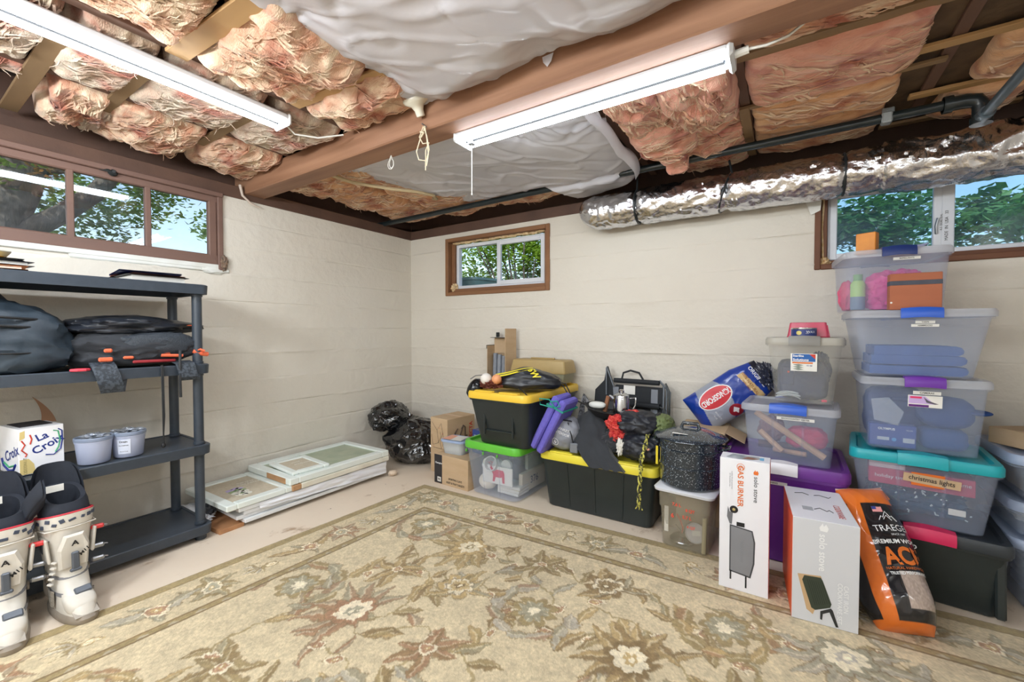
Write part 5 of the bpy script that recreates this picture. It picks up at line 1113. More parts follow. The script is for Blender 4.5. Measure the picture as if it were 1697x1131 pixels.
g = G(); g.blob((.045, -.09, .09), (.018, .014, .016), sub=3); g.build('toggle', mat('peach toggle', (226, 160, 130), .5), t, True)
g = G(); g.blob((2.265, -.515, .565), (.06, .045, .05), amp=.35, fr=3, wr=.2, wf=6, sub=5, seed=46); g.blob((2.27, -.525, .50), (.045, .03, .045), amp=.35, fr=3, wr=.2, wf=6, sub=5, seed=47); g.blob((2.35, -.46, .625), (.06, .03, .02), amp=.5, wr=.3, sub=4, seed=48)
tag(g.build('net_bag', mat('red netting', (186, 34, 42), .6, c2=(222, 84, 72), vs=70, vamt=.2, bump=.6, bs=120), None, True), 'red net bag stuffed between the trousers and the sleeping bags', 'bag'); bpy.context.scene.objects['net_bag']['kind'] = 'thing'
g = G(); g.blob((2.30, -.565, .44), (.018, .014, .045), amp=.5, wr=.3, sub=4, seed=49); tag(g.build('tissue', PAPER, None, True), 'white scrap below the red net bag', 'paper')
t = thing('paracord', 'braided black and yellow cord hanging over the front of the long tote', 'cord', (2.42, -.66, .17), 0)
PC = mat('black yellow paracord', (40, 40, 36), .7, c2=(206, 200, 96), vs=110, vamt=.08, stretch=(1, 1, .6))
for s in (0, 1):
    g = G(); P = [(.02 - .0 * z + .008 * math.sin(z * 55 + s * 3.14), (.0 if z < .24 else (z - .24) * .9) + .006 * math.cos(z * 55 + s * 3.14) - .006, z) for z in np.linspace(0, .39, 46)]
    g.tube([(p[0] + .02 * (p[2] / .39), p[1], p[2]) for p in P], .006, 6); g.build('strand', PC, t, True)
for k, a in enumerate((-.4, .1, .5)):
    g = G(); g.tube([(.02, -.004, .01), (.02 + .02 * a, -.006, -.012), (.02 + .04 * a, -.004, -.03)], .004, 5); g.build('frayed_end', PC, t, True)
# ================================================================ RIGHT HALF
# ---- square food container with a camp stove, stockpot on top
PC_ = mat('smoky clear polycarbonate', (176, 168, 148), .12, alpha=.72, coat=.3)
t = thing('square_container', 'smoky clear square container holding a camp stove, under the stockpot', 'container', (2.69, -.62, .008), -4)
g = G(); g.loft([ring(.22, .20, .03, 0, 5), ring(.226, .206, .03, .006, 5), ring(.24, .22, .03, .20, 5), ring(.252, .232, .032, .205, 5), ring(.256, .236, .032, .292, 5), ring(.25, .23, .03, .292, 5), ring(.246, .226, .03, .207, 5), ring(.234, .214, .028, .2, 5), ring(.216, .196, .026, .004, 5)]); g.build('body', PC_, t, True)
g = G(); g.loft([ring(.26, .24, .03, .288, 5), ring(.29, .27, .035, .29, 5), ring(.295, .275, .035, .302, 5), ring(.28, .26, .03, .308, 5)]); g.build('lid', mat('milky lid', (214, 216, 222), .35), t, True)
words(t, [('7.6 L', .022, -.03, .03), ('8 QT', .02, .035, .012), ('6', .03, -.05, -.03), ('5.7 L', .022, .02, -.025), ('4 QT', .018, .04, -.07)], mat('red gauge print', (222, 80, 60), .6), T(0, -.1185, .20) @ FRONT, bold=.03)
g = G(); g.box((-.085, -.10, .14), (.02, .006, .13)); g.build('white_insert', PAPER, t)
g = G(); g.tube([(.095, -.1, .01), (.1, -.104, .19)], .01, 8, flat=.5); g.build('corner_rib', mat('tan corner rib', (170, 160, 130), .4, alpha=.3), t, True)
t = thing('camp_stove', 'folding wire camp stove lying inside the smoky container', 'stove', (2.665, -.64, .0165), 0)
g = G(); g.lathe([(.001, 0), (.06, .0), (.065, .012), (.05, .026), (.02, .03), (.018, .045), (.001, .046)], 28, cap0=False, cap1=False); g.build('burner', STEEL, t, True)
for a in range(5):
    g = G(); k = a * 1.26; g.tube([(0, 0, .04), (.05 * math.cos(k), .04 * math.sin(k), .07), (.085 * math.cos(k), .062 * math.sin(k), .05 + .03 * (a % 2))], .0022, 6); g.build('wire_leg', STEEL, t, True)
g = G(); g.tube([(0, -.02, .05), (.01, -.05, .09), (.0, -.06, .13), (-.02, -.055, .16)], .004, 6); g.build('fuel_hose', mat('red hose', (200, 60, 50), .5), t, True)
t = thing('jar_top', 'round translucent lid with a label propped inside the smoky container', 'lid', (2.735, -.69, .095), rot=(72, 0, -8))
g = G(); g.lathe([(.001, 0), (.048, 0), (.05, .006), (.046, .008), (.044, .003), (.001, .003)], 32, cap0=False, cap1=False); g.build('disc', mat('pale grey lid', (196, 196, 200), .35), t, True); g = G(); g.box((.005, .0, .0045), (.04, .024, .001), RZ(14)); g.build('label', PAPER, t)
ENAM = mat('speckled blue black enamel', (34, 44, 54), .18, c2=(150, 164, 176), vs=170, vamt=.06, coat=.6, detail=1)
_r = [n for n in ENAM.node_tree.nodes if n.type == 'VALTORGB'][0]; _r.color_ramp.elements[0].position = .62; _r.color_ramp.elements[1].position = .70
t = thing('stockpot', 'large speckled blue black enamel stockpot with lid on the square container', 'pot', (2.69, -.60, .3175), 0)
g = G(); g.lathe([(.001, 0), (.135, 0), (.148, .012), (.150, .10), (.155, .103), (.1555, .11), (.151, .114), (.1515, .185), (.156, .188), (.156, .195), (.152, .199), (.153, .236), (.162, .24), (.162, .246), (.150, .246), (.148, .20), (.146, .02), (.001, .01)], 56, cap0=False, cap1=False); g.build('body', ENAM, t, True)
g = G(); g.lathe([(.150, .247), (.176, .245), (.180, .249), (.176, .254), (.15, .262), (.10, .282), (.04, .292), (.001, .294)], 56, cap1=False); g.build('lid', ENAM, t, True)
g = G(); g.tube([(-.045, 0, .289), (-.035, 0, .315), (.035, 0, .315), (.045, 0, .289)], .010, 10, flat=.7); g.build('lid_handle', ENAM, t, True)
g = G(); g.box((-.03, -.105, .2795), (.075, .022, .001), RX(0)); g.build('label', PAPER, t)
for s in (-1, 1):
    g = G(); g.tube([(s * .15, -.045, .205), (s * .185, -.035, .212), (s * .185, .035, .212), (s * .15, .045, .205)], .007, 8); g.build('handle', ENAM, t, True)
g = G(); g.box((-.163, -.03, .13), (.012, .004, .10), b=.001); g.build('yellow_tag', INKY, t)

# ---- two white product cartons
def faces(w, d, h): return T(0, -d / 2 - .0006, h / 2) @ FRONT, T(0, 0, h + .0006), T(-w / 2 - .0006, 0, h / 2) @ RZ(-90) @ FRONT, T(w / 2 + .0006, 0, h / 2) @ RZ(90) @ FRONT
WHC = mat('white product carton', (232, 233, 240), .45); LGC = mat('light grey carton face', (206, 208, 214), .5); ORF = mat('orange carton side', (226, 98, 52), .5)
w, d, h = .185, .10, .565
t = thing('product_carton', 'tall white gas burner carton standing on the rug edge', 'carton', (2.965, -.90, .008), 0)
g = G(); g.box((0, 0, h / 2), (w, d, h), b=.0015); g.build('body', WHC, t); MF, MT, ML, MR = faces(w, d, h)
g = G(); g.box((w / 2 + .0004, 0, h / 2), (.0006, d - .004, h - .004)); g.build('side_panel', mat('magenta carton side', (196, 92, 84), .5), t)
words(t, [('GAS BURNER', .030, -.014, .17, -90)], INKO, MF, bold=.015); words(t, [('solo stove', .024, .044, .165, -90)], INK, MF, bold=.0, sx=1.1)
drawn(t, MF, [[(-.013 + .014 * math.cos(a), .252 + .014 * math.sin(a)) for a in np.linspace(0, 6.3, 18)]], .0009, INKO, 'badge'); words(t, [('pi', .016, -.013, .252)], INKO, MF, bold=.01)
FL = [(-.008, -.008), (-.01, .0), (-.003, .012), (-.001, .004), (.004, .01), (.009, -.0), (.006, -.009)]
g = G(); g.prism([(x + .044, y + .236) for x, y in FL], 0, .0004, MF); g.build('flame_mark', INKO, t)
words(t, [('outdoor fire pit conversion', .007, -.045, .19, -90), ('for the pi pizza oven', .007, -.053, .19, -90)], mat('grey ink', (120, 124, 132), .6), MF)
BRUS = mat('printed steel grey', (150, 152, 158), .4, c2=(104, 106, 112), vs=2.5, vamt=.9)
def poly(th, M, pts, m, name, z=0): g = G(); g.prism(pts, z, z + .0004, M); return g.build(name, m, th)
bx = lambda x0, x1, y0, y1: [(x0, y0), (x1, y0), (x1, y1), (x0, y1)]
poly(t, MF, [(-.052, -.205), (.028, -.215), (.042, -.15), (.044, -.06), (.034, -.012), (-.052, -.002)], mat('printed dark grey', (70, 72, 78), .5), 'burner_print')
poly(t, MF, [(-.047, -.2), (.024, -.208), (.036, -.15), (.038, -.06), (.030, -.017), (-.047, -.008)], BRUS, 'burner_print', .0004)
poly(t, MF, [(-.052, -.0), (-.044, .0), (-.040, .06), (-.052, .052), (-.060, .075), (-.063, .03)], mat('printed mid grey', (110, 112, 118), .5), 'valve_print'); poly(t, MF, [(-.037 + .016 * math.cos(a), .065 + .016 * math.sin(a)) for a in np.linspace(0, 6.28, 16)[:-1]], INK, 'knob_print', .0004); poly(t, MF, [(-.037 + .006 * math.cos(a), .065 + .006 * math.sin(a)) for a in np.linspace(0, 6.28, 12)[:-1]], mat('brass dot', (190, 170, 110), .4), 'knob_centre_print', .0008)
poly(t, MF, bx(-.026, .004, -.004, .014), INK, 'dial_print', .0004); poly(t, MF, bx(-.05, -.044, -.24, -.2), INK, 'leg_print'); poly(t, MF, bx(.008, .014, -.262, -.21), INK, 'leg_print.001')
words(t, [('solo stove', .022, -.004, -.11, -90)], mat('embossed grey', (128, 130, 136), .5), MF @ T(0, 0, .0006), bold=.0)
poly(t, MT, [(-.07, -.03), (-.02, -.04), (.03, -.03), (.06, .0), (.05, .03), (-.05, .035)], mat('printed photo grey', (188, 194, 200), .5, c2=(100, 110, 120), vs=40), 'photo_print'); poly(t, MT, [(-.01, -.03), (.03, -.025), (.05, .0), (.01, .01)], mat('printed photo brown', (176, 120, 90), .5, c2=(90, 60, 48), vs=40), 'photo_print', .0004); poly(t, MT, bx(.055, .07, -.02, .02), mat('printed sky blue', (110, 180, 220), .5), 'photo_print', .0004)
w, d, h = .205, .37, .395
t = thing('product_carton', 'white and grey cookware carton with an orange side on the rug', 'carton', (3.225, -.835, .010), 4.5)
g = G(); g.box((0, 0, h / 2), (w, d, h), b=.0015); g.build('body', WHC, t); MF, MT, ML, MR = faces(w, d, h)
g = G(); g.box((0, -d / 2 - .0003, h / 2), (w - .002, .0006, h - .002)); g.build('front_panel', LGC, t); g = G(); g.box((-w / 2 - .0003, 0, h / 2), (.0006, d - .002, h - .002)); g.build('side_panel', ORF, t)
MF = MF @ T(0, 0, .0004)
words(t, [('solo stove', .034, -.008, .078, -90)], INKW, MF, bold=.012); g = G(); g.prism([(x * 1.5 - .004, y * 1.5 + .172) for x, y in FL], 0, .0004, MF); g.build('flame_mark', INKW, t)
words(t, [('CAST IRON', .020, .064, -.08, -90), ('COOKWARE SET', .020, .046, -.10, -90)], INKW, MF, bold=.01)
poly(t, MF, [(-.085, -.02), (-.012, -.012), (.0, -.05), (-.035, -.165), (-.055, -.15)], mat('printed tan board', (196, 164, 124), .5), 'board_print'); poly(t, MF, [(-.064, -.022), (-.012, -.018), (-.006, -.028), (.022, -.11), (.018, -.124), (-.028, -.146), (-.04, -.14), (-.07, -.04)], mat('printed iron green', (52, 62, 50), .5), 'griddle_print', .0004)
for k in range(8): poly(t, MF, [(-.055 + .0066 * k, -.034), (-.053 + .0066 * k, -.034), (-.027 + .0062 * k, -.128 + .0025 * k), (-.029 + .0062 * k, -.128 + .0025 * k)], mat('printed ridge', (30, 38, 30), .5), 'ridge_print', .0008)
poly(t, MF, [(-.012, -.146), (.02, -.126), (.026, -.132), (.044, -.19), (.036, -.192), (.016, -.142), (-.004, -.154), (-.006, -.178), (-.012, -.176)], mat('printed iron', (40, 42, 44), .5), 'handle_print', .0004)
words(t, [('COOKWARE', .03, .06, -.06, -90)], INKR, MT, bold=.0, sx=.8); poly(t, MT, bx(-.06, -.025, -.09, -.05), mat('grey box print', (170, 174, 180), .5), 'diagram_print'); drawn(t, MT, [[(-.02, -.07), (.0, -.05), (.02, -.075), (.03, -.06), (.04, -.08)], [(-.07, .1), (-.04, .115), (-.02, .095)], [(-.0, .1), (.02, .11), (.05, .09), (.06, .11)]], .0014, INK, 'scribble')

# ---- purple tote, campfire wood bin, label bin
PURT = mat('purple tote plastic', (110, 48, 146), .35, c2=(96, 40, 130), vs=5)
th, face = tote('tote', 'purple tote with a white handle behind the product cartons', 'tote', (3.10, -.365, .002), -1, (.45, .42), (.53, .51), .455, PURT, PURT, lt=.03, r=.045, latch=mat('white latch', (232, 230, 236), .4), lw=.13, lip=.035)
strip_label(th, face(-.04, .39), 'CANNING', .13, .016)
BLUEH = mat('cobalt blue latch', (44, 92, 196), .35)
th, face = tote('storage_bin', 'clear bin of wooden sticks with a blue latch, beside the charcoal bag', 'bin', (3.13, -.40, .474), -4, (.335, .28), (.405, .345), .263, CLEAR, CLEARL, lt=.02, r=.035, latch=BLUEH, lw=.15, ribs=2)
strip_label(th, face(.03, .225), 'BACKCOUNTRY WATER', .15, .014)
Z0 = .4865
STK = mat('pale stick wood', (216, 178, 138), .7, c2=(196, 152, 112), vs=14); STKD = mat('dark stick wood', (110, 84, 72), .7)
for k, (a, b, r_, m) in enumerate((((2.98, -.44, .70), (3.27, -.47, .51), .016, STK), ((3.0, -.42, .60), (3.10, -.46, .515), .014, STK), ((2.99, -.36, .52), (3.22, -.35, .52), .018, STKD), ((3.06, -.40, .506), (3.2, -.44, .508), .012, STK))):
    g = G(); A, B = Vector(a), Vector(b); g.tube([A.lerp(B, i / 5) + Vector((0, 0, .006 * n3(i, k, 2))) for i in range(6)], r_, 8); tag(g.build('stick', m, None, True), ('long pale stick lying diagonally', 'short pale stick at the left end', 'dark stick along the back', 'short pale stick at the bottom')[k] + ' in the blue latch bin', 'stick', 'sticks in the blue latch bin')
g = G(); g.blob((3.20, -.38, .58), (.085, .06, .055), p=2.8, amp=.15, wr=.06, sub=4, seed=51); tag(g.build('pouch', mat('crimson pouch', (206, 48, 84), .6), None, True), 'crimson pouch in the blue latch bin', 'pouch')
g = G(); g.blob((3.05, -.33, .60), (.06, .05, .07), amp=.2, wr=.08, sub=4, seed=52); tag(g.build('cloth_bundle', mat('muted brown cloth', (150, 110, 100), .8), None, True), 'brown cloth bundle at the back of the blue latch bin', 'cloth')
CLW = mat('clear beige tinted plastic', (206, 204, 196), .22, alpha=.86, coat=.2); GREYL = mat('warm grey lid', (176, 172, 162), .4, alpha=.1)
th, face = tote('storage_bin', 'narrow clear bin with a grey lid and a printed label, under the wax tin', 'bin', (3.185, -.375, .764), -2, (.235, .22), (.325, .29), .30, CLW, GREYL, lt=.024, r=.045, latch=mat('dark grey latch', (128, 126, 122), .4), lw=.125)
M = face(.0, .205)
g = G(); g.box((0, 0, .0005), (.105, .085, .001), M); g.build('label', PAPER, th); g = G(); g.prism(bx(-.046, .046, .004, .040), .001, .0014, M); g.build('label_blue', mat('label blue', (34, 96, 170), .5), th); g = G(); g.prism([(.022, .040), (.046, .040), (.046, .016)], .0014, .0018, M); g.build('label_corner', INKR, th); g = G(); g.prism(bx(-.046, .036, -.006, .001), .001, .0014, M); g.build('label_stripe', INKO, th)
words(th, [('Sterilite', .014, -.022, .031), ('Solutions', .017, -.012, .012)], INKW, M @ T(0, 0, .0016), bold=.03)
for k in range(3): g = G(); g.prism([(-.044, -.012 - .01 * k), (-.02, -.008 - .01 * k), (.0, -.014 - .01 * k), (-.022, -.019 - .01 * k)], .001, .0014, M); g.build('label_picture', mat('label grey green', (130, 140, 130), .5), th)
words(th, [('15 gal', .010, .022, -.015)], INKB, M @ T(0, 0, .001), bold=.02)
SLATE = mat('slate blue cloth', (24, 56, 104), .75, c2=(18, 42, 82), vs=8, bump=.2, bs=40)
t = thing('padded_case', 'slate blue padded case filling the grey lid bin', 'case', (3.18, -.37, .776), 0); g = G(); g.blob((-.0, .02, .10), (.105, .085, .10), p=5, amp=.05, wr=.03, sub=5, seed=53, floor=.001); g.build('body', SLATE, t, True); g = G(); g.box((-.06, -.066, .12), (.05, .008, .09), b=.006); g.build('pocket', SLATE, t); g = G(); g.box((-.06, -.072, .14), (.008, .004, .008)); g.build('red_mark', INKR, t)
g = G(); g.blob((3.25, -.36, .93), (.045, .06, .08), amp=.25, fr=3, wr=.2, wf=5, sub=5, seed=54); tag(g.build('glove', SLATE, None, True), 'slate blue glove poking up at the right of the grey lid bin', 'glove')
g = G(); g.tube([(3.12 + .05 * math.cos(a), -.455 + .012 * math.sin(a * 2), .785 + .012 * math.sin(a) ** 2 + .002 * a) for a in np.linspace(0, 12, 50)], .003, 6); tag(g.build('cable', mat('pale cable', (190, 200, 206), .5), None, True), 'pale coiled cable at the bottom of the grey lid bin', 'cable')
g = G(); g.tube([(3.255, -.462, .783), (3.275, -.46, .784)], .006, 8); tag(g.build('pen_cap', mat('pink cap', (236, 90, 120), .5), None, True), 'pink cap on the floor of the grey lid bin', 'cap')
t = thing('wax_tin', 'round blue tin of wax on the grey lid', 'tin', (3.18, -.47, 1.0892), 0)
g = G(); g.lathe([(.052, .003), (.052, .040)], 40); g.build('body', mat('navy tin', (34, 52, 116), .35), t, True); g = G(); g.lathe([(.053, 0), (.0535, .004), (.052, .005)], 40); g.lathe([(.0525, .039), (.0535, .041), (.053, .046), (.049, .047), (.0, .045)], 40, cap1=False); g.build('rim', STEEL, t, True, kind='stuff')
def tin(px, py): a = -1.57 + px / .0524; return (.0526 * math.cos(a), .0526 * math.sin(a), .022 + py)
words(t, [('WAX', .017, .028, .004)], INKW, None, tin); words(t, [('PASTE', .005, .012, -.003)], INKW, None, tin); g = G(); g.prism([(.0, 0)], 0, 0) if False else g.grid(10, 4, lambda u, v: tin(-.022 + .012 * (2 * u - 1), .0 + .010 * (2 * v - 1) * math.sqrt(max(0, 1 - (2 * u - 1) ** 2)))); g.build('badge', mat('gold badge', (206, 190, 110), .4), t, fix=False)
t = thing('punnet', 'pink plastic punnet behind the wax tin', 'tray', (3.20, -.375, 1.0892), -4)
PKP = mat('pink clear plastic', (214, 62, 98), .25, alpha=.25)
g = G(); g.loft([ring(.18, .10, .012, 0, 4), ring(.17, .09, .012, .004, 4), ring(.15, .075, .012, .072, 4), ring(.14, .07, .01, .074, 4)]); g.build('body', PKP, t, True)
for k in range(4): g = G(); g.box((.083, -.03 + .02 * k, .03), (.004, .006, .06), RY(-10), b=.001); g.build('rib', PKP, t)

# ---- charcoal bag on its carton
t = carton('carton', 'brown carton behind the stockpot that carries the charcoal bag', 'carton', (2.70, -.20, .002), 0, (.26, .30, .545), CARD, False)
g = G(); g.add([(.13, -.14, .545), (.13, .1, .545), (.22, .1, .50), (.225, -.14, .50), (.13, -.14, .542), (.13, .1, .542), (.22, .1, .497), (.225, -.14, .497)], [(0, 1, 2, 3), (7, 6, 5, 4), (0, 3, 7, 4), (1, 5, 6, 2), (2, 6, 7, 3), (0, 4, 5, 1)]); g.build('flap', CARD, t)
def pillow(t, W, H, Th, nu, nv, colf, m, seed, taper=lambda v: 1, wr=.006, name='body', bend=lambda v: 0):
    def prof(u, v): return max(0, 1 - abs(2 * u - 1) ** 2.6) ** .55 * max(0, 1 - abs(2 * v - 1) ** 5) ** .6
    def S(u, v, s=-1):
        k = prof(u, v); x = (u - .5) * W * taper(v); z = v * H
        y = s * Th / 2 * k * (.75 + .5 * (1 - v)) + bend(v)
        y -= wr * k * ((1 - abs(n3(x * 14 + seed, z * 9, s)) * 2) + .6 * (1 - abs(n3(x * 26, z * 22, seed)) * 2)) * .6
        return (x, y, z)
    g = G(); g.grid(nu, nv, lambda u, v: S(u, v, -1), lambda u, v: colf(u, v, -1)); g.grid(nu, nv, lambda u, v: S(u, v, 1), lambda u, v: colf(u, v, 1))
    g.build(name, m, t, True, ang=70)
    def warp(px, py): u, v = px / (W * taper(py / H)) + .5, py / H; p = S(u, v, -1); return (p[0], p[1] - .0015, p[2])
    return warp
BAGC = mat('printed bag film', (255, 255, 255), .28, attr='Col', coat=.3, bump=.2, bs=18, bd=.008)
t = thing('charcoal_bag', 'blue charcoal bag leaning above the stockpot', 'bag', (2.64, -.145, .585), rot=(-6, 52, 0))
DB, MB_, SIL, TANB = (24, 58, 150), (30, 44, 110), (150, 156, 172), (216, 184, 128)
def cc(u, v, s):
    if v > .93: return (36, 38, 50)
    if .72 < v - .05 * u < .80 and .18 < u < .95: return TANB
    if v < .10 + .1 * (1 - u): return DB
    w = v + .18 * (u - .4) ** 2 * 2 + .03 * n3(u * 4, v * 4)
    return SIL if .10 < w < .52 and s < 0 else DB
wp = pillow(t, .25, .47, .11, 100, 150, cc, BAGC, 3.3, taper=lambda v: 1 - .25 * max(0, v - .7) / .3)
def oval(cx, cy, a, b, n=28): return [(cx + a * math.cos(k * 2 * math.pi / n), cy + b * math.sin(k * 2 * math.pi / n)) for k in range(n)]
def patch(th, pts, m, off, name, wp=wp, ctr=None):
    c = ctr or (sum(p[0] for p in pts) / len(pts), sum(p[1] for p in pts) / len(pts)); g = G(); vs = []; fs = []; n = len(pts); K = 6
    for j in range(K + 1):
        for p in pts: q = wp(c[0] + (p[0] - c[0]) * j / K, c[1] + (p[1] - c[1]) * j / K); vs.append((q[0], q[1] - off, q[2]))
    for j in range(K):
        for i in range(n): fs.append((j * n + i, j * n + (i + 1) % n, (j + 1) * n + (i + 1) % n, (j + 1) * n + i))
    g.add(vs, fs); return g.build(name, m, th, True, fix=False)
def off(wp, d): return lambda x, y: (wp(x, y)[0], wp(x, y)[1] - d, wp(x, y)[2])
patch(t, oval(-.035, .17, .062, .105), INKW, .0006, 'emblem_rim'); patch(t, oval(-.035, .17, .056, .098), mat('emblem red', (206, 38, 52), .4), .0014, 'emblem')
words(t, [('KINGSFORD', .046, -.035, .17, -90)], INKW, None, off(wp, .0026), bold=.03, sx=.72); patch(t, oval(.085, .22, .036, .04, 20), mat('emblem maroon', (150, 30, 44), .4), .0008, 'side_emblem'); patch(t, oval(.085, .22, .022, .02, 4), INKW, .0016, 'side_emblem_mark')
words(t, [('100% NATURAL', .022, -.0, .372, -4), ('INGREDIENTS', .012, .0, .35, -4)], mat('brown ink', (150, 84, 40), .5), None, off(wp, .001)); words(t, [('ORIGINAL', .03, -.01, .425, 0)], INKW, None, off(wp, .001), bold=.02); words(t, [('BRIQUETS', .012, .06, .12, 0), ('16 LB', .012, .06, .10, 0)], INKW, None, off(wp, .001))
g = G(); g.blob((.03, -.03, .475), (.085, .05, .045), amp=.4, fr=3, wr=.3, wf=4, sub=5, seed=61); g.build('rolled_top', mat('dark blue film', (26, 34, 62), .25, c2=(60, 62, 74), vs=7, coat=.3), t, True)

# ---- wood pellet bag on the rug
up = Vector((-.11, .32, .42)).normalized(); nrm = Vector((.10, -.85, .5)); nrm = (nrm - up * nrm.dot(up)).normalized(); rt = up.cross(-nrm).normalized() if False else (-nrm).cross(up) * -1
rt = up.cross(nrm) * 1.0
if rt.x < 0: rt = -rt
t = thing('pellet_bag', 'black and orange wood pellet bag leaning beside the cookware carton', 'bag', (3.49, -.915, .012)); t.rotation_euler = Matrix((( rt.x, -nrm.x, up.x), (rt.y, -nrm.y, up.y), (rt.z, -nrm.z, up.z))).to_euler()
OR_, BK, CLR = (224, 116, 44), (34, 34, 38), (186, 168, 158)
def pc(u, v, s):
    if v > .985: return (226, 200, 184)
    if v > .84 or v < .06: return OR_
    if s < 0 and .55 < u < .93 and .13 < v < .36: 
        k = .5 + .5 * n3(u * 40, v * 60, 1); return tuple(int(c * (.8 + .3 * k)) for c in CLR)
    a = u + .0 * v
    if .12 < a < .34: return OR_
    return BK
wp2 = pillow(t, .24, .53, .20, 110, 150, pc, mat('glossy printed bag film', (255, 255, 255), .2, attr='Col', coat=.5, bump=.3, bs=14, bd=.012), 8.8, taper=lambda v: (.94 - .24 * max(0, v - .6) / .4) * (1 - .30 * (max(0, .22 - v) / .22) ** 1.6), wr=.008)
words(t, [('TRAEGER', .036, .045, .345, 6)], INKW, None, off(wp2, .001), sx=.85); words(t, [('PREMIUM WOOD', .021, .045, .295, 6)], INKW, None, off(wp2, .001), bold=.03); words(t, [('ACE', .085, .045, .24, 6)], mat('bag orange', (226, 118, 44), .4), None, off(wp2, .001), bold=.035, sx=.8)
words(t, [('NATURAL HARDWOOD', .013, .045, .20, 6)], mat('bag orange', (226, 118, 44), .4), None, off(wp2, .001)); words(t, [('TRUSTED PERFORMANCE', .014, .045, .183, 6)], INKW, None, off(wp2, .001), bold=.03, sx=.8)
words(t, [('SINCE 1987', .010, .055, .322, 6)], INKW, None, off(wp2, .001))
g = G(); P = [(.01, .375), (.02, .392), (.025, .386), (.037, .41), (.05, .388), (.055, .394), (.07, .376)]; g.tube([off(wp2, .001)(x, y) for x, y in P], .0016, 4); g.tube([off(wp2, .001)(x, y) for x, y in [(.025, .378), (.037, .395), (.052, .376)]], .0014, 4); g.build('mountain_mark', INKW, t, kind='stuff')
patch(t, bx(-.0, .032, .408, .43), mat('flag red white', (220, 150, 150), .5), .0008, 'flag_print', wp2); patch(t, bx(-.0, .014, .418, .43), INKB, .0014, 'flag_canton', wp2)
g = G(); g.grid(10, 6, lambda u, v: (-.03 + .14 * u - .02 * v, .03 + .02 * math.sin(3 * u), .50 + .05 * v)); g.grid(10, 6, lambda u, v: (-.03 + .14 * u - .02 * v, .034 + .02 * math.sin(3 * u), .50 + .05 * v)); g.build('torn_top', mat('bag orange film', (222, 130, 70), .3, alpha=.15), t, True, fix=False)

# ---- stack of latch bins
th, face = tote('tote', 'black tote with a crimson latch at the bottom of the tall stack', 'tote', (3.63, -.405, .002), -6, (.40, .36), (.475, .43), .275, TOTEB, mat('charcoal tote lid', (48, 54, 60), .4), lt=.026, r=.03, latch=mat('crimson latch', (206, 36, 88), .4), lw=.155, lip=.03)
g = G()
for x in (-.2, .2): g.box((x, -.19, .14), (.03, .03, .25), RX(-7), b=.006)
g.build('corner_post', TOTEB, th, kind='stuff')
TEALP = mat('turquoise lid', (22, 160, 172), .36); NAVH = mat('navy latch', (30, 50, 110), .4); VIOH = mat('violet latch', (104, 44, 158), .4)
Zt = .3035
th, face = tote('storage_bin', 'clear bin of string lights with a turquoise lid in the tall stack', 'bin', (3.605, -.405, Zt), -6, (.375, .33), (.47, .41), .272, CLEAR, TEALP, lt=.026, r=.035, latch=TEALP, lw=.15, ribs=2, lip=.026)
M = face(.03, .20); g = G(); g.box((0, 0, .002), (.17, .036, .002), M @ RZ(-3)); g.build('cardboard_tag', CARD, th); words(th, [('christmas lights', .027, 0, .002, -3)], INK, M @ T(0, 0, .0034), bold=.01, sx=.82); g = G(); g.box((-.01, 0, .0008), (.10, .055, .0012), M); g.build('orange_sticker', INKO, th)
zb = Zt + .011
t = carton('carton', 'dark red carton lying across the string lights bin', 'carton', (3.60, -.45, zb + .13), -6, (.33, .16, .07), mat('dusty crimson card', (196, 62, 96), .5), False); words(t, [('holiday time', .022, -.09, 0), ('holiday time', .022, .1, .01)], INKW, T(0, -.0806, .035) @ FRONT)
t = carton('carton', 'white and red carton at the left of the string lights bin', 'carton', (3.49, -.50, zb + .202), -6, (.12, .06, .03), mat('white red card', (226, 206, 214), .5), False)
g = G(); rl = random.Random(12)
for k in range(26):
    p = Vector((rl.uniform(-.15, .15), rl.uniform(-.13, .12), rl.uniform(.01, .115))); P = [p]
    for _ in range(8): P.append(Vector((max(-.16, min(.16, P[-1].x + rl.uniform(-.06, .06))), max(-.14, min(.13, P[-1].y + rl.uniform(-.05, .05))), max(.008, min(.12, P[-1].z + rl.uniform(-.04, .04))))))
    g.tube(P, .0035, 5)
o = g.build('light_string', mat('green light cord', (30, 84, 90), .5), None, True, loc=(3.60, -.41, zb), rz=-6); tag(o, 'tangle of green cord string lights in the turquoise lid bin', 'string lights')
g = G()
for k in range(110):
    p = (rl.uniform(-.16, .16), rl.uniform(-.14, .12), rl.uniform(.01, .12)); g.tube([p, (p[0] + rl.uniform(-.012, .012), p[1] + rl.uniform(-.008, .008), p[2] + rl.uniform(-.012, .012))], .0028, 5)
g.build('bulb', mat('clear mini bulb', (206, 222, 226), .2), o, kind='stuff')
g = G(); g.blob((0, .02, .055), (.155, .12, .05), p=4, amp=.15, wr=.1, sub=4, seed=66); tag(g.build('light_bundle', mat('teal cord bundle', (12, 78, 112), .7, c2=(10, 58, 86), vs=30, bump=.6, bs=60), None, True, loc=(3.60, -.40, zb), rz=-6), 'wound teal bundle of lights beneath the tangle in the turquoise lid bin', 'string lights')
g = G(); g.box((0, 0, 0), (.05, .004, .025), RZ(0), b=.001); tag(g.build('paper_tag', PAPER, None, loc=(3.70, -.562, zb + .065), rz=-6), 'small silver tag by the front of the string lights', 'tag')
Zc = .6035
th, face = tote('storage_bin', 'clear bin of cameras with a violet latch in the tall stack', 'bin', (3.595, -.385, Zc), -1, (.345, .32), (.41, .39), .297, CLEAR, CLEARL, lt=.02, r=.03, latch=VIOH, lw=.125, ribs=0)
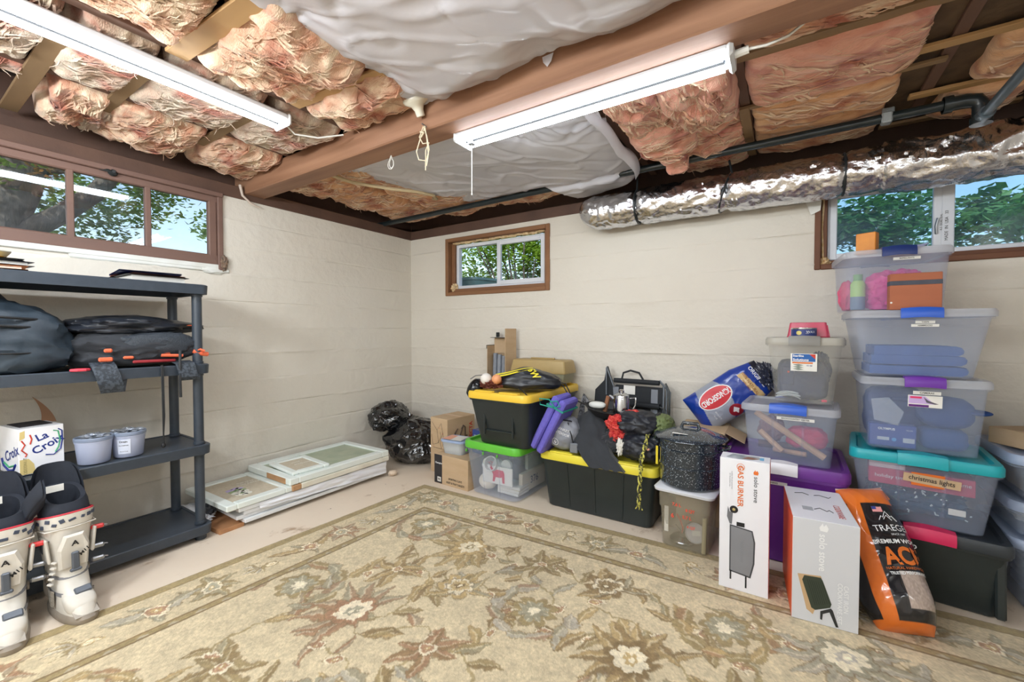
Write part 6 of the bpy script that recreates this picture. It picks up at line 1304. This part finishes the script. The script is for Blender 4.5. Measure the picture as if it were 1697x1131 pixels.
strip_label(th, face(.01, .258), 'CAMERAS', .085, .014)
M = face(.005, .222); g = G(); g.box((0, 0, .0005), (.105, .05, .001), M); g.build('label', PAPER, th); g = G(); g.prism([(-.05, .022), (.0, .022), (.03, -.01), (-.05, -.01)], .001, .0014, M); g.build('label_print', mat('label lilac', (196, 170, 220), .5), th); g = G(); g.prism(bx(-.05, .012, -.024, -.014), .001, .0014, M); g.build('label_print', mat('label plum', (92, 30, 120), .5), th); g = G(); g.prism([(-.005, .02), (.01, .005), (.03, -.004), (.042, -.008), (.03, -.01), (.005, -.004)], .0014, .0018, M); g.build('label_print', mat('label grey', (90, 86, 100), .5), th); g = G(); g.prism(bx(-.046, -.01, .012, .02), .0014, .0018, M); g.build('label_print', mat('label pink', (226, 60, 110), .5), th)
zc = Zc + .010
t = carton('camera_box', 'blue camera box with white print in the violet latch bin', 'box', (3.505, -.49, zc), -2, (.155, .06, .095), mat('deep blue card', (48, 74, 150), .4), False)
MF = T(0, -.0308, .0475) @ FRONT; words(t, [('OLYMPUS', .013, -.02, .028)], INKW, MF, bold=.03); words(t, [('VR-310', .007, .055, .028)], INKW, MF); poly(t, MF, bx(-.05, -.01, -.022, -.008), mat('print grey', (190, 196, 204), .5), 'window_print'); poly(t, MF, oval(.006, -.016, .008, .008, 16), mat('print sky', (90, 160, 220), .5), 'dot_print'); poly(t, MF, bx(.035, .072, -.026, -.006), mat('print grey', (190, 196, 204), .5), 'window_print')
t = thing('camera_bag', 'dark blue camera bag at the back of the violet latch bin', 'bag', (3.57, -.36, zc), 0); DKB = mat('deep blue cloth', (14, 44, 108), .7, c2=(12, 38, 92), vs=10, bump=.2, bs=50)
g = G(); g.blob((-.03, .03, .12), (.11, .09, .125), p=4, amp=.06, wr=.03, sub=5, seed=71, floor=0); g.build('body', DKB, t, True); g = G(); g.box((.0, -.06, .2), (.12, .02, .02), b=.006); g.build('zip_flap', DKB, t)
g = G(); g.blob((0, 0, .065), (.09, .08, .068), p=2.6, amp=.04, sub=5, floor=0); g.blob((.09, -.02, .075), (.05, .05, .012), sub=4); o = g.build('cap', mat('blue cotton cap', (22, 62, 128), .8), None, True, loc=(3.685, -.43, zc + .09)); tag(o, 'blue cap resting on the pouch in the violet latch bin', 'cap')
g = G(); g.blob((0, 0, .045), (.075, .06, .046), p=4, amp=.04, sub=4, floor=0); tag(g.build('pouch', mat('blue grey pouch', (28, 70, 132), .7), None, True, loc=(3.675, -.45, zc)), 'blue grey pouch below the cap in the violet latch bin', 'pouch')
g = G(); g.add([(-.05, 0, 0), (.03, .005, -.02), (.05, .01, .04), (.0, .02, .10), (-.06, .01, .09)], [(0, 1, 2, 3, 4)]); g.add([(-.05, .002, 0), (.03, .007, -.02), (.05, .012, .04), (.0, .022, .10), (-.06, .012, .09)], [(4, 3, 2, 1, 0)]); tag(g.build('plastic_pouch', mat('clear film pouch', (220, 228, 236), .15, alpha=.75), None, loc=(3.49, -.535, zc + .115)), 'clear film pouch above the camera box', 'pouch')
Zr = .9215
th, face = tote('storage_bin', 'clear bin of tarps with a cobalt blue latch in the tall stack', 'bin', (3.575, -.38, Zr), 0, (.345, .32), (.455, .42), .268, CLEAR, CLEARL, lt=.02, r=.03, latch=BLUEH, lw=.13)
strip_label(th, face(.015, .236), 'TARPS', .06, .011); strip_label(th, face(.015, .222), 'HAMMOCKS', .085, .011)
zr = Zr + .010; TARP = mat('dusty blue tarp', (56, 94, 160), .6, c2=(42, 76, 138), vs=8, bump=.2, bs=30)
for k, (dz, w_, l) in enumerate(((.0, .16, 'lowest'), (.04, .155, 'middle'), (.08, .145, 'top'))):
    def fold(u, v, k=k): return 0
    g = G(); n_ = 14; prof = [(.0, 0), (.30, 0), (.315, .008), (.318, .02), (.31, .032), (.29, .037), (.0, .037)]
    g.loft([[(-w_ + (x / .315) * w_ * 2 * (.97 + .02 * math.sin(j)), -.12 + .24 * j / n_, z * (1 + .1 * math.sin(j * .9 + k)) + .004 * math.sin(x * 20 + k)) for x, z in prof] for j in range(n_ + 1)]); tag(g.build('folded_tarp', TARP, None, True, loc=(3.585, -.385, zr + dz)), l + ' fold of dusty blue tarp in the cobalt latch bin', 'tarp', 'folded blue tarps')
Zp = 1.2115
th, face = tote('storage_bin', 'clear bin of repellents with a navy latch on top of the tall stack', 'bin', (3.50, -.335, Zp), 4, (.335, .28), (.375, .37), .25, CLEAR, CLEARL, lt=.02, r=.04, latch=NAVH, lw=.115)
strip_label(th, face(.03, .225), 'REPELLANTS', .09, .012)
zp = Zp + .010; PINK = mat('hot pink nylon', (232, 62, 148), .55, bump=.25, bs=24)
g = G(); g.blob((0, 0, .08), (.11, .08, .10), p=2.6, amp=.2, wr=.08, sub=5, seed=81, floor=0); tag(g.build('pink_bag', PINK, None, True, loc=(3.53, -.35, zp)), 'hot pink nylon bag in the navy latch bin', 'bag')
t = thing('spray_bottle', 'lime green and white spray bottle in the navy latch bin', 'bottle', (3.39, -.40, zp), 0); g = G(); g.lathe([(.001, 0), (.026, 0), (.028, .01), (.028, .06)], 20, cap1=False); g.build('base', mat('slate band', (110, 130, 150), .5), t, True); g = G(); g.lathe([(.0282, .06), (.0282, .12), (.02, .135), (.001, .137)], 20, cap0=False); g.build('body', mat('lime label', (176, 214, 110), .5), t, True); g = G(); g.lathe([(.018, .135), (.018, .165), (.001, .168)], 16); g.build('cap', mat('green cap', (120, 170, 90), .5), t, True)
g = G(); g.blob((0, 0, .07), (.035, .05, .075), amp=.2, sub=4, floor=0); tag(g.build('pink_pouch', mat('coral pink pouch', (232, 90, 130), .6), None, True, loc=(3.36, -.30, zp)), 'coral pink pouch behind the lime spray bottle', 'pouch')
t = thing('cigar_box', 'worn reddish brown wooden box standing on the tarps bin lid', 'box', (3.555, -.565, 1.2098), 2)
CIG = mat('worn reddish wood', (176, 104, 70), .6, c2=(146, 80, 54), vs=9, stretch=(.3, 1, 1.5), vamt=.7)
g = G(); g.box((0, 0, .052), (.162, .05, .104), b=.002); g.build('body', CIG, t); g = G(); g.box((0, 0, .136), (.162, .05, .032), b=.002); g.build('lid', CIG, t); g = G(); g.box((0, 0, .112), (.163, .051, .018)); g.build('band', mat('slate band paper', (74, 78, 92), .6, c2=(60, 62, 74), vs=30), t)
g = G(); g.blob((-.076, -.0255, .03), (.004, .002, .004), sub=2); g.build('pin', PAPER, t)
zt = Zp + .25 + .021
t = carton('powder_box', 'small orange baking powder box on the navy latch bin', 'box', (3.425, -.37, zt), -24, (.075, .045, .10), mat('bright orange card', (222, 142, 40), .5, c2=(206, 124, 32), vs=20), False); ML = T(-.0378, 0, .05) @ RZ(-90) @ FRONT; MF = T(0, -.0228, .05) @ FRONT
poly(t, ML, bx(-.018, .018, -.03, .012), PAPER, 'panel_print'); poly(t, ML, oval(.0, .028, .013, .013, 16), INKR, 'round_print'); words(t, [('Baking', .011, 0, 0), ('SODA', .011, 0, -.014)], INKB, ML @ T(0, 0, .0006), bold=.03)
g = G(); g.blob((3.52, -.38, zt + .012), (.07, .05, .012), amp=.3, wr=.2, sub=4, seed=83); tag(g.build('blue_cloth', mat('midnight blue cloth', (30, 36, 92), .7), None, True), 'midnight blue cloth lying on the navy latch bin', 'cloth')
g = G(); g.add([(3.54, -.42, zt + .006), (3.60, -.40, zt + .004), (3.64, -.36, zt + .035), (3.58, -.34, zt + .03), (3.54, -.42, zt + .003), (3.60, -.40, zt + .001), (3.64, -.36, zt + .032), (3.58, -.34, zt + .027)], [(0, 1, 2, 3), (7, 6, 5, 4), (0, 4, 5, 1), (1, 5, 6, 2), (2, 6, 7, 3), (3, 7, 4, 0)]); tag(g.build('plastic_sleeve', mat('lilac clear sleeve', (196, 196, 236), .2, alpha=.4)), 'lilac clear sleeve bent up at the right of the navy latch bin', 'plastic sleeve')

# ---- bins at the right edge
CLB = mat('clear bluish plastic', (196, 208, 228), .25, alpha=.68, trans=.3); LIDB = mat('grey blue lid', (164, 178, 204), .35, alpha=.12)
zs = .002
for k, (h_, b_, t_, lb, m) in enumerate(((.275, (.50, .36), (.62, .44), 'clear bin with a grey blue lid, lowest at the right picture edge', CLB), (.125, (.54, .38), (.62, .43), 'shallow clear bin of white linen, second from the floor at the right picture edge', CLB), (.165, (.52, .36), (.63, .44), 'clear bin holding a brown carton, third from the floor at the right picture edge', CLB))):
    th, face = tote('storage_bin', lb, 'bin', (4.175, -.30, zs), 0, b_, t_, h_, m, LIDB, lt=.02, r=.05, lip=.03)
    if k == 0:
        for q in range(4): g = G(); g.box((0, 0, .02), (.40, .26, .04), b=.006); tag(g.build('shoe_case', mat('lavender grey case', (196, 202, 222), .5), None, loc=(4.17, -.30, zs + .011 + .045 * q), rz=q), ('lowest', 'second', 'third', 'top')[q] + ' flat grey case in the lowest bin at the right edge', 'case', 'flat grey cases')
    if k == 1: g = G(); g.blob((0, 0, .05), (.24, .16, .05), p=4, amp=.1, wr=.06, sub=5, floor=0); tag(g.build('linen', mat('white linen', (232, 230, 220), .8), None, True, loc=(4.17, -.30, zs + .011)), 'folded white linen in the shallow bin at the right edge', 'linen')
    if k == 2: carton('carton', 'plain brown carton inside the third bin at the right edge', 'carton', (4.17, -.30, zs + .011), 0, (.46, .30, .13), CARD, False)
    zs += h_ + .0215
t = carton('carton', 'flat brown mailing carton with a gear mark at the right picture edge', 'carton', (4.06, -.30, zs), 32, (.30, .26, .07))
MF = T(-.02, -.1308, .035) @ FRONT
g = G(); gp = []
for k in range(24): a = k * math.pi / 12; r_ = .017 if k % 4 < 2 else .0125; gp.append((r_ * math.cos(a), r_ * math.sin(a)))
gi = [(.007 * math.cos(k * math.pi / 12), .007 * math.sin(k * math.pi / 12)) for k in range(24)]
g.add([(x, y, .0006) for x, y in gp + gi], [(k, (k + 1) % 24, 24 + (k + 1) % 24, 24 + k) for k in range(24)], MF @ T(.07, 0, 0)); g.build('gear_mark', INK, t, fix=False)
t = thing('lantern', 'rounded brown and black lantern on the mailing carton at the right edge', 'lantern', (4.02, -.33, zs + .0715), 0); g = G(); g.lathe([(.001, 0), (.04, 0), (.055, .03), (.058, .06), (.05, .09), (.02, .11), (.001, .112)], 28, cap0=False, cap1=False); g.build('body', mat('brown lacquer', (120, 90, 62), .35, c2=(40, 36, 34), vs=14), t, True); g = G(); g.lathe([(.0585, .02), (.06, .03), (.0595, .04)], 28, cap0=False, cap1=False); g.build('band', BLACKP, t, True)
# ================================================================ RUG: tufted floral carpet, the woven pattern carried by colour per tuft
def make_rug():
    LS, LT, st = 3.36, 2.32, .005
    ns, nt_ = int(LS / st) + 1, int(LT / st) + 1
    s, t = np.meshgrid(np.linspace(0, LS, ns), np.linspace(0, LT, nt_))
    rs = np.random.RandomState(11)
    def field(cell, amp, seed):
        r = np.random.RandomState(seed); h, w = int(LT / cell) + 3, int(LS / cell) + 3; a = r.uniform(-1, 1, (h, w))
        y, x = t / cell, s / cell; i, j = y.astype(int), x.astype(int); fy, fx = y - i, x - j; fy = fy * fy * (3 - 2 * fy); fx = fx * fx * (3 - 2 * fx)
        return amp * ((a[i, j] * (1 - fx) + a[i, j + 1] * fx) * (1 - fy) + (a[i + 1, j] * (1 - fx) + a[i + 1, j + 1] * fx) * fy)
    ws = s + field(.06, .014, 1) + field(.018, .006, 2); wt = t + field(.06, .014, 3) + field(.018, .006, 4)
    C = lambda *c: np.array(c, dtype=float)
    FIELD, BORD, OLIVE, BROWN, SAGE, RUST, CREAM, DARK, GREY, GOLD = C(205, 189, 157), C(200, 184, 152), C(158, 140, 100), C(136, 114, 80), C(160, 154, 132), C(164, 126, 98), C(234, 222, 194), C(128, 108, 78), C(182, 174, 160), C(190, 164, 116)
    e = np.minimum(s, t); img = np.empty(s.shape + (3,)); img[:] = FIELD
    img[e < .34] = BORD
    sh = img.copy()
    def put(win, mask, col, a=1.0):
        sub = img[win]; sub[mask] = sub[mask] * (1 - a) + col * a
    def window(cx, cy, r):
        j0, j1 = max(0, int((cx - r) / st)), min(ns, int((cx + r) / st) + 2); i0, i1 = max(0, int((cy - r) / st)), min(nt_, int((cy + r) / st) + 2)
        return (slice(i0, i1), slice(j0, j1)) if j1 > j0 and i1 > i0 else None
    def leaf(cx, cy, L, w, ang, curve, c1, c2, vein=CREAM, saw=9, edge=None):
        r = L * 1.15 + w; win = window(cx, cy, r)
        if win is None: return
        x, y = ws[win] - cx, wt[win] - cy; ca, sa = math.cos(ang), math.sin(ang); a = (x * ca + y * sa) / L; b = (-x * sa + y * ca) - curve * L * a * a * 1.0
        ok = (a > 0) & (a < 1); aa = np.clip(a, 0, 1); prof = w * np.sin(np.pi * aa ** .75) ** .8
        prof *= 1 - .30 * np.abs(((aa * saw) % 1) - .2); q = np.abs(b) / np.maximum(prof, 1e-4)
        m = ok & (q < 1); put(win, m, edge if edge is not None else DARK, .6)
        put(win, ok & (q < .82), c1, .72); put(win, ok & (q < .8) & (b > 0), c2, .6); put(win, ok & (q < .13) & (aa < .85), vein, .42)
    def ros(cx, cy, r, n, c1, c2, c3, ph=0, ragged=.25):
        win = window(cx, cy, r * 1.3)
        if win is None: return
        x, y = ws[win] - cx, wt[win] - cy; d = np.hypot(x, y); th = np.arctan2(y, x) + ph
        pet = np.abs(np.cos(th * n / 2)) ** .6
        m = d < r * (1 - ragged + ragged * 1.3 * pet); put(win, m, DARK, .6)
        put(win, d < r * .93 * (1 - ragged + ragged * 1.3 * pet), c1, .9)
        put(win, (d < r * .7 * (1 - ragged * .8 + ragged * pet)), c2, .9); put(win, (np.abs(np.sin(th * n / 2)) < .18) & (d < r * .8) & (d > r * .25), CREAM, .45)
        put(win, d < r * .32 * (.7 + .4 * np.abs(np.cos(th * 3))), c3, .95); put(win, d < r * .14, CREAM)
    def vine(pts, w=.0042, col=OLIVE):
        for k in range(len(pts) - 1):
            p, q = np.array(pts[k]), np.array(pts[k + 1]); m = (p + q) / 2; L = np.hypot(*(q - p)); win = window(m[0], m[1], L / 2 + .02)
            if win is None or L < 1e-5: continue
            u = (q - p) / L; x, y = ws[win] - p[0], wt[win] - p[1]; a = np.clip(x * u[0] + y * u[1], 0, L); d = np.hypot(x - a * u[0], y - a * u[1]); put(win, d < w, col, .75)
    def palmette(cx, cy, r, ang, cols):
        for k, da in enumerate((-1.5, 1.5, -1.05, 1.05, -.6, .6, -.2, .2)):
            leaf(cx, cy, r * (1 - .2 * abs(da) / 1.5), r * .16, ang + da, .25 * np.sign(da), cols[k % len(cols)], cols[(k + 1) % len(cols)], saw=7)
        ros(cx + .1 * r * math.cos(ang), cy + .1 * r * math.sin(ang), r * .36, 8, cols[0], CREAM, cols[1], ragged=.3)
    def scroll(cx, cy, R_, a0, sgn, c1, c2):
        # a curling acanthus wreath of overlapping saw-edged leaves around a rosette
        for k in range(9):
            a = a0 + sgn * k * .52; px, py = cx + R_ * math.cos(a), cy + R_ * math.sin(a)
            leaf(px, py, R_ * (.80 - .03 * k), R_ * .21, a + sgn * 1.75, .35 * sgn, c1 if k % 2 else c2, c2 if k % 3 else RUST, saw=6, edge=BROWN)
    pal = [[OLIVE, SAGE], [SAGE, GREY], [GOLD, OLIVE], [RUST, SAGE], [BROWN, GOLD], [OLIVE, BROWN]]
    # field
    gx, gy = .37, .35; rows = int((LT - .3) / gy) + 1; colsn = int((LS - .3) / gx) + 1; ctr = {}
    for i in range(rows + 1):
        for j in range(colsn + 1):
            ctr[i, j] = (.52 + j * gx + (gx / 2 if i % 2 else 0) + rs.uniform(-.05, .05), .52 + i * gy + rs.uniform(-.05, .05))
    for (i, j), (cx, cy) in ctr.items():
        for (di, dj) in ((0, 1), (1, 0)):
            if (i + di, j + dj) in ctr:
                bx_, by_ = ctr[i + di, j + dj]; P = []; am = rs.uniform(.04, .10) * rs.choice([-1, 1])
                for k in range(13): u = k / 12; P.append((cx + (bx_ - cx) * u - (by_ - cy) / gx * am * math.sin(u * 6.28), cy + (by_ - cy) * u + (bx_ - cx) / gx * am * math.sin(u * 6.28)))
                vine(P)
                for k in (2, 4, 6, 8, 10):
                    a = rs.uniform(0, 6.28); c = pal[rs.randint(6)]; leaf(P[k][0], P[k][1], rs.uniform(.08, .15), rs.uniform(.02, .034), a, rs.uniform(-.4, .4), c[0], c[1], saw=5)
                    if rs.rand() < .35: ros(P[k][0] + .03, P[k][1] + .02, rs.uniform(.022, .034), 6, CREAM, RUST, GOLD)
    for (i, j), (cx, cy) in ctr.items():
        c = pal[rs.randint(6)]; k = (i * 2 + j) % 4
        if k == 0: scroll(cx, cy, rs.uniform(.145, .18), rs.uniform(0, 6.28), rs.choice([-1, 1]), c[0], c[1]); ros(cx, cy, .09, 8, OLIVE, SAGE, CREAM, rs.uniform(0, 1), .4)
        elif k == 1: palmette(cx, cy, rs.uniform(.21, .27), rs.uniform(0, 6.28), c)
        elif k == 2:
            for q in range(6): leaf(cx, cy, rs.uniform(.11, .15), .030, q * 1.05 + rs.uniform(-.2, .2), rs.uniform(-.3, .3), c[0], BROWN, saw=4)
            ros(cx, cy, .03, 6, CREAM, RUST, GOLD)
        else:
            ros(cx, cy, rs.uniform(.085, .11), rs.randint(6, 10), c[0], GREY, RUST, rs.uniform(0, 1), .45)
            for q in range(5): leaf(cx, cy, .15, .03, q * 1.257 + rs.uniform(0, 1), .3, c[1], c[0], saw=6) if q % 2 else leaf(cx + .05, cy, .12, .02, q * 1.257, -.3, SAGE, c[0])
            ros(cx, cy, .06, 7, CREAM, c[0], DARK, 0, .4)
    # border: bands and a running garland (redrawn over the field's overflow)
    bm_ = e < .335; img[bm_] = BORD
    for axis, LEN in ((0, LS), (1, LT)):
        k = 0; u = .16
        while u < LEN:
            px, py = (u, .185) if axis == 0 else (.185, u); along = 0 if axis == 0 else math.pi / 2
            if min(px, py) > .05:
                c = pal[k % 6]
                if k % 3 == 0: ros(px, py, .075, 8, c[0], CREAM, c[1], k, .4); [leaf(px, py, .12, .026, along + q * 1.05 + .4, .25, c[0], c[1], saw=6) for q in range(6)]; ros(px, py, .042, 6, CREAM, c[1], GOLD)
                elif k % 3 == 1:
                    for sg in (-1, 1): leaf(px, py, .17, .035, along + (0 if sg > 0 else math.pi), .35 * sg, c[0], c[1], saw=7); leaf(px, py, .10, .02, along + sg * 1.2, -.3, SAGE, c[0], saw=5)
                    ros(px, py, .04, 7, CREAM, RUST, GOLD)
                else:
                    for q in range(7): leaf(px, py, .085, .014, along - 1.2 + q * .4, 0, GREY if q % 2 else OLIVE, CREAM, saw=4)
                    ros(px + .02, py - .03, .03, 6, c[0], CREAM, GOLD)
            u += .205 + .02 * math.sin(k * 2); k += 1
    for a, b, col in ((0, .052, OLIVE), (.052, .06, BROWN), (.30, .309, BROWN), (.309, .335, OLIVE), (.335, .342, DARK)): img[(e >= a) & (e < b)] = col
    m = (e > .309) & (e < .335) & ((np.sin(s * 70) * np.sin(t * 70)) > .35); img[m] = img[m] * .4 + GREY * .6
    # pile: tuft-to-tuft variation and faded, soiled areas with soft edges of their own
    img *= (1 + field(.008, .07, 21) + field(.03, .05, 22) + rs.uniform(-.055, .055, s.shape))[..., None]
    img *= (1 + field(.6, .05, 23))[..., None]
    img = np.clip(img, 0, 255) / 255; linc = np.where(img <= .04045, img / 12.92, ((img + .055) / 1.055) ** 2.4)
    X = .919 + s * .99914 - t * .055; Y = -.764 + s * .0395 - t * .9985; Z = .0085 + field(.008, .0007, 31) + field(.3, .0008, 32)
    Z[(s < .004) | (t < .004)] = .0005
    n = ns * nt_; co = np.stack([X, Y, Z], -1).reshape(-1, 3).astype(np.float32)
    me = bpy.data.meshes.new('rug'); idx = np.arange(n).reshape(nt_, ns)
    q = np.stack([idx[:-1, :-1], idx[1:, :-1], idx[1:, 1:], idx[:-1, 1:]], -1).reshape(-1, 4)
    me.vertices.add(n); me.vertices.foreach_set('co', co.ravel()); me.loops.add(q.size); me.loops.foreach_set('vertex_index', q.ravel().astype(np.int32)); me.polygons.add(len(q)); me.polygons.foreach_set('loop_start', np.arange(0, q.size, 4, dtype=np.int32)); me.update(calc_edges=True)
    ca_ = me.color_attributes.new('Col', 'FLOAT_COLOR', 'POINT'); ca_.data.foreach_set('color', np.concatenate([linc.reshape(-1, 3), np.ones((n, 1))], 1).astype(np.float32).ravel())
    me.materials.append(mat('tufted wool', (255, 255, 255), .95, attr='Col', bump=.5, bs=260, bd=.004, spec=.1, sheen=.2)); me.shade_smooth()
    o = bpy.data.objects.new('rug', me); COL.objects.link(o); tag(o, 'large beige floral tufted rug covering the middle of the floor', 'rug')
make_rug()
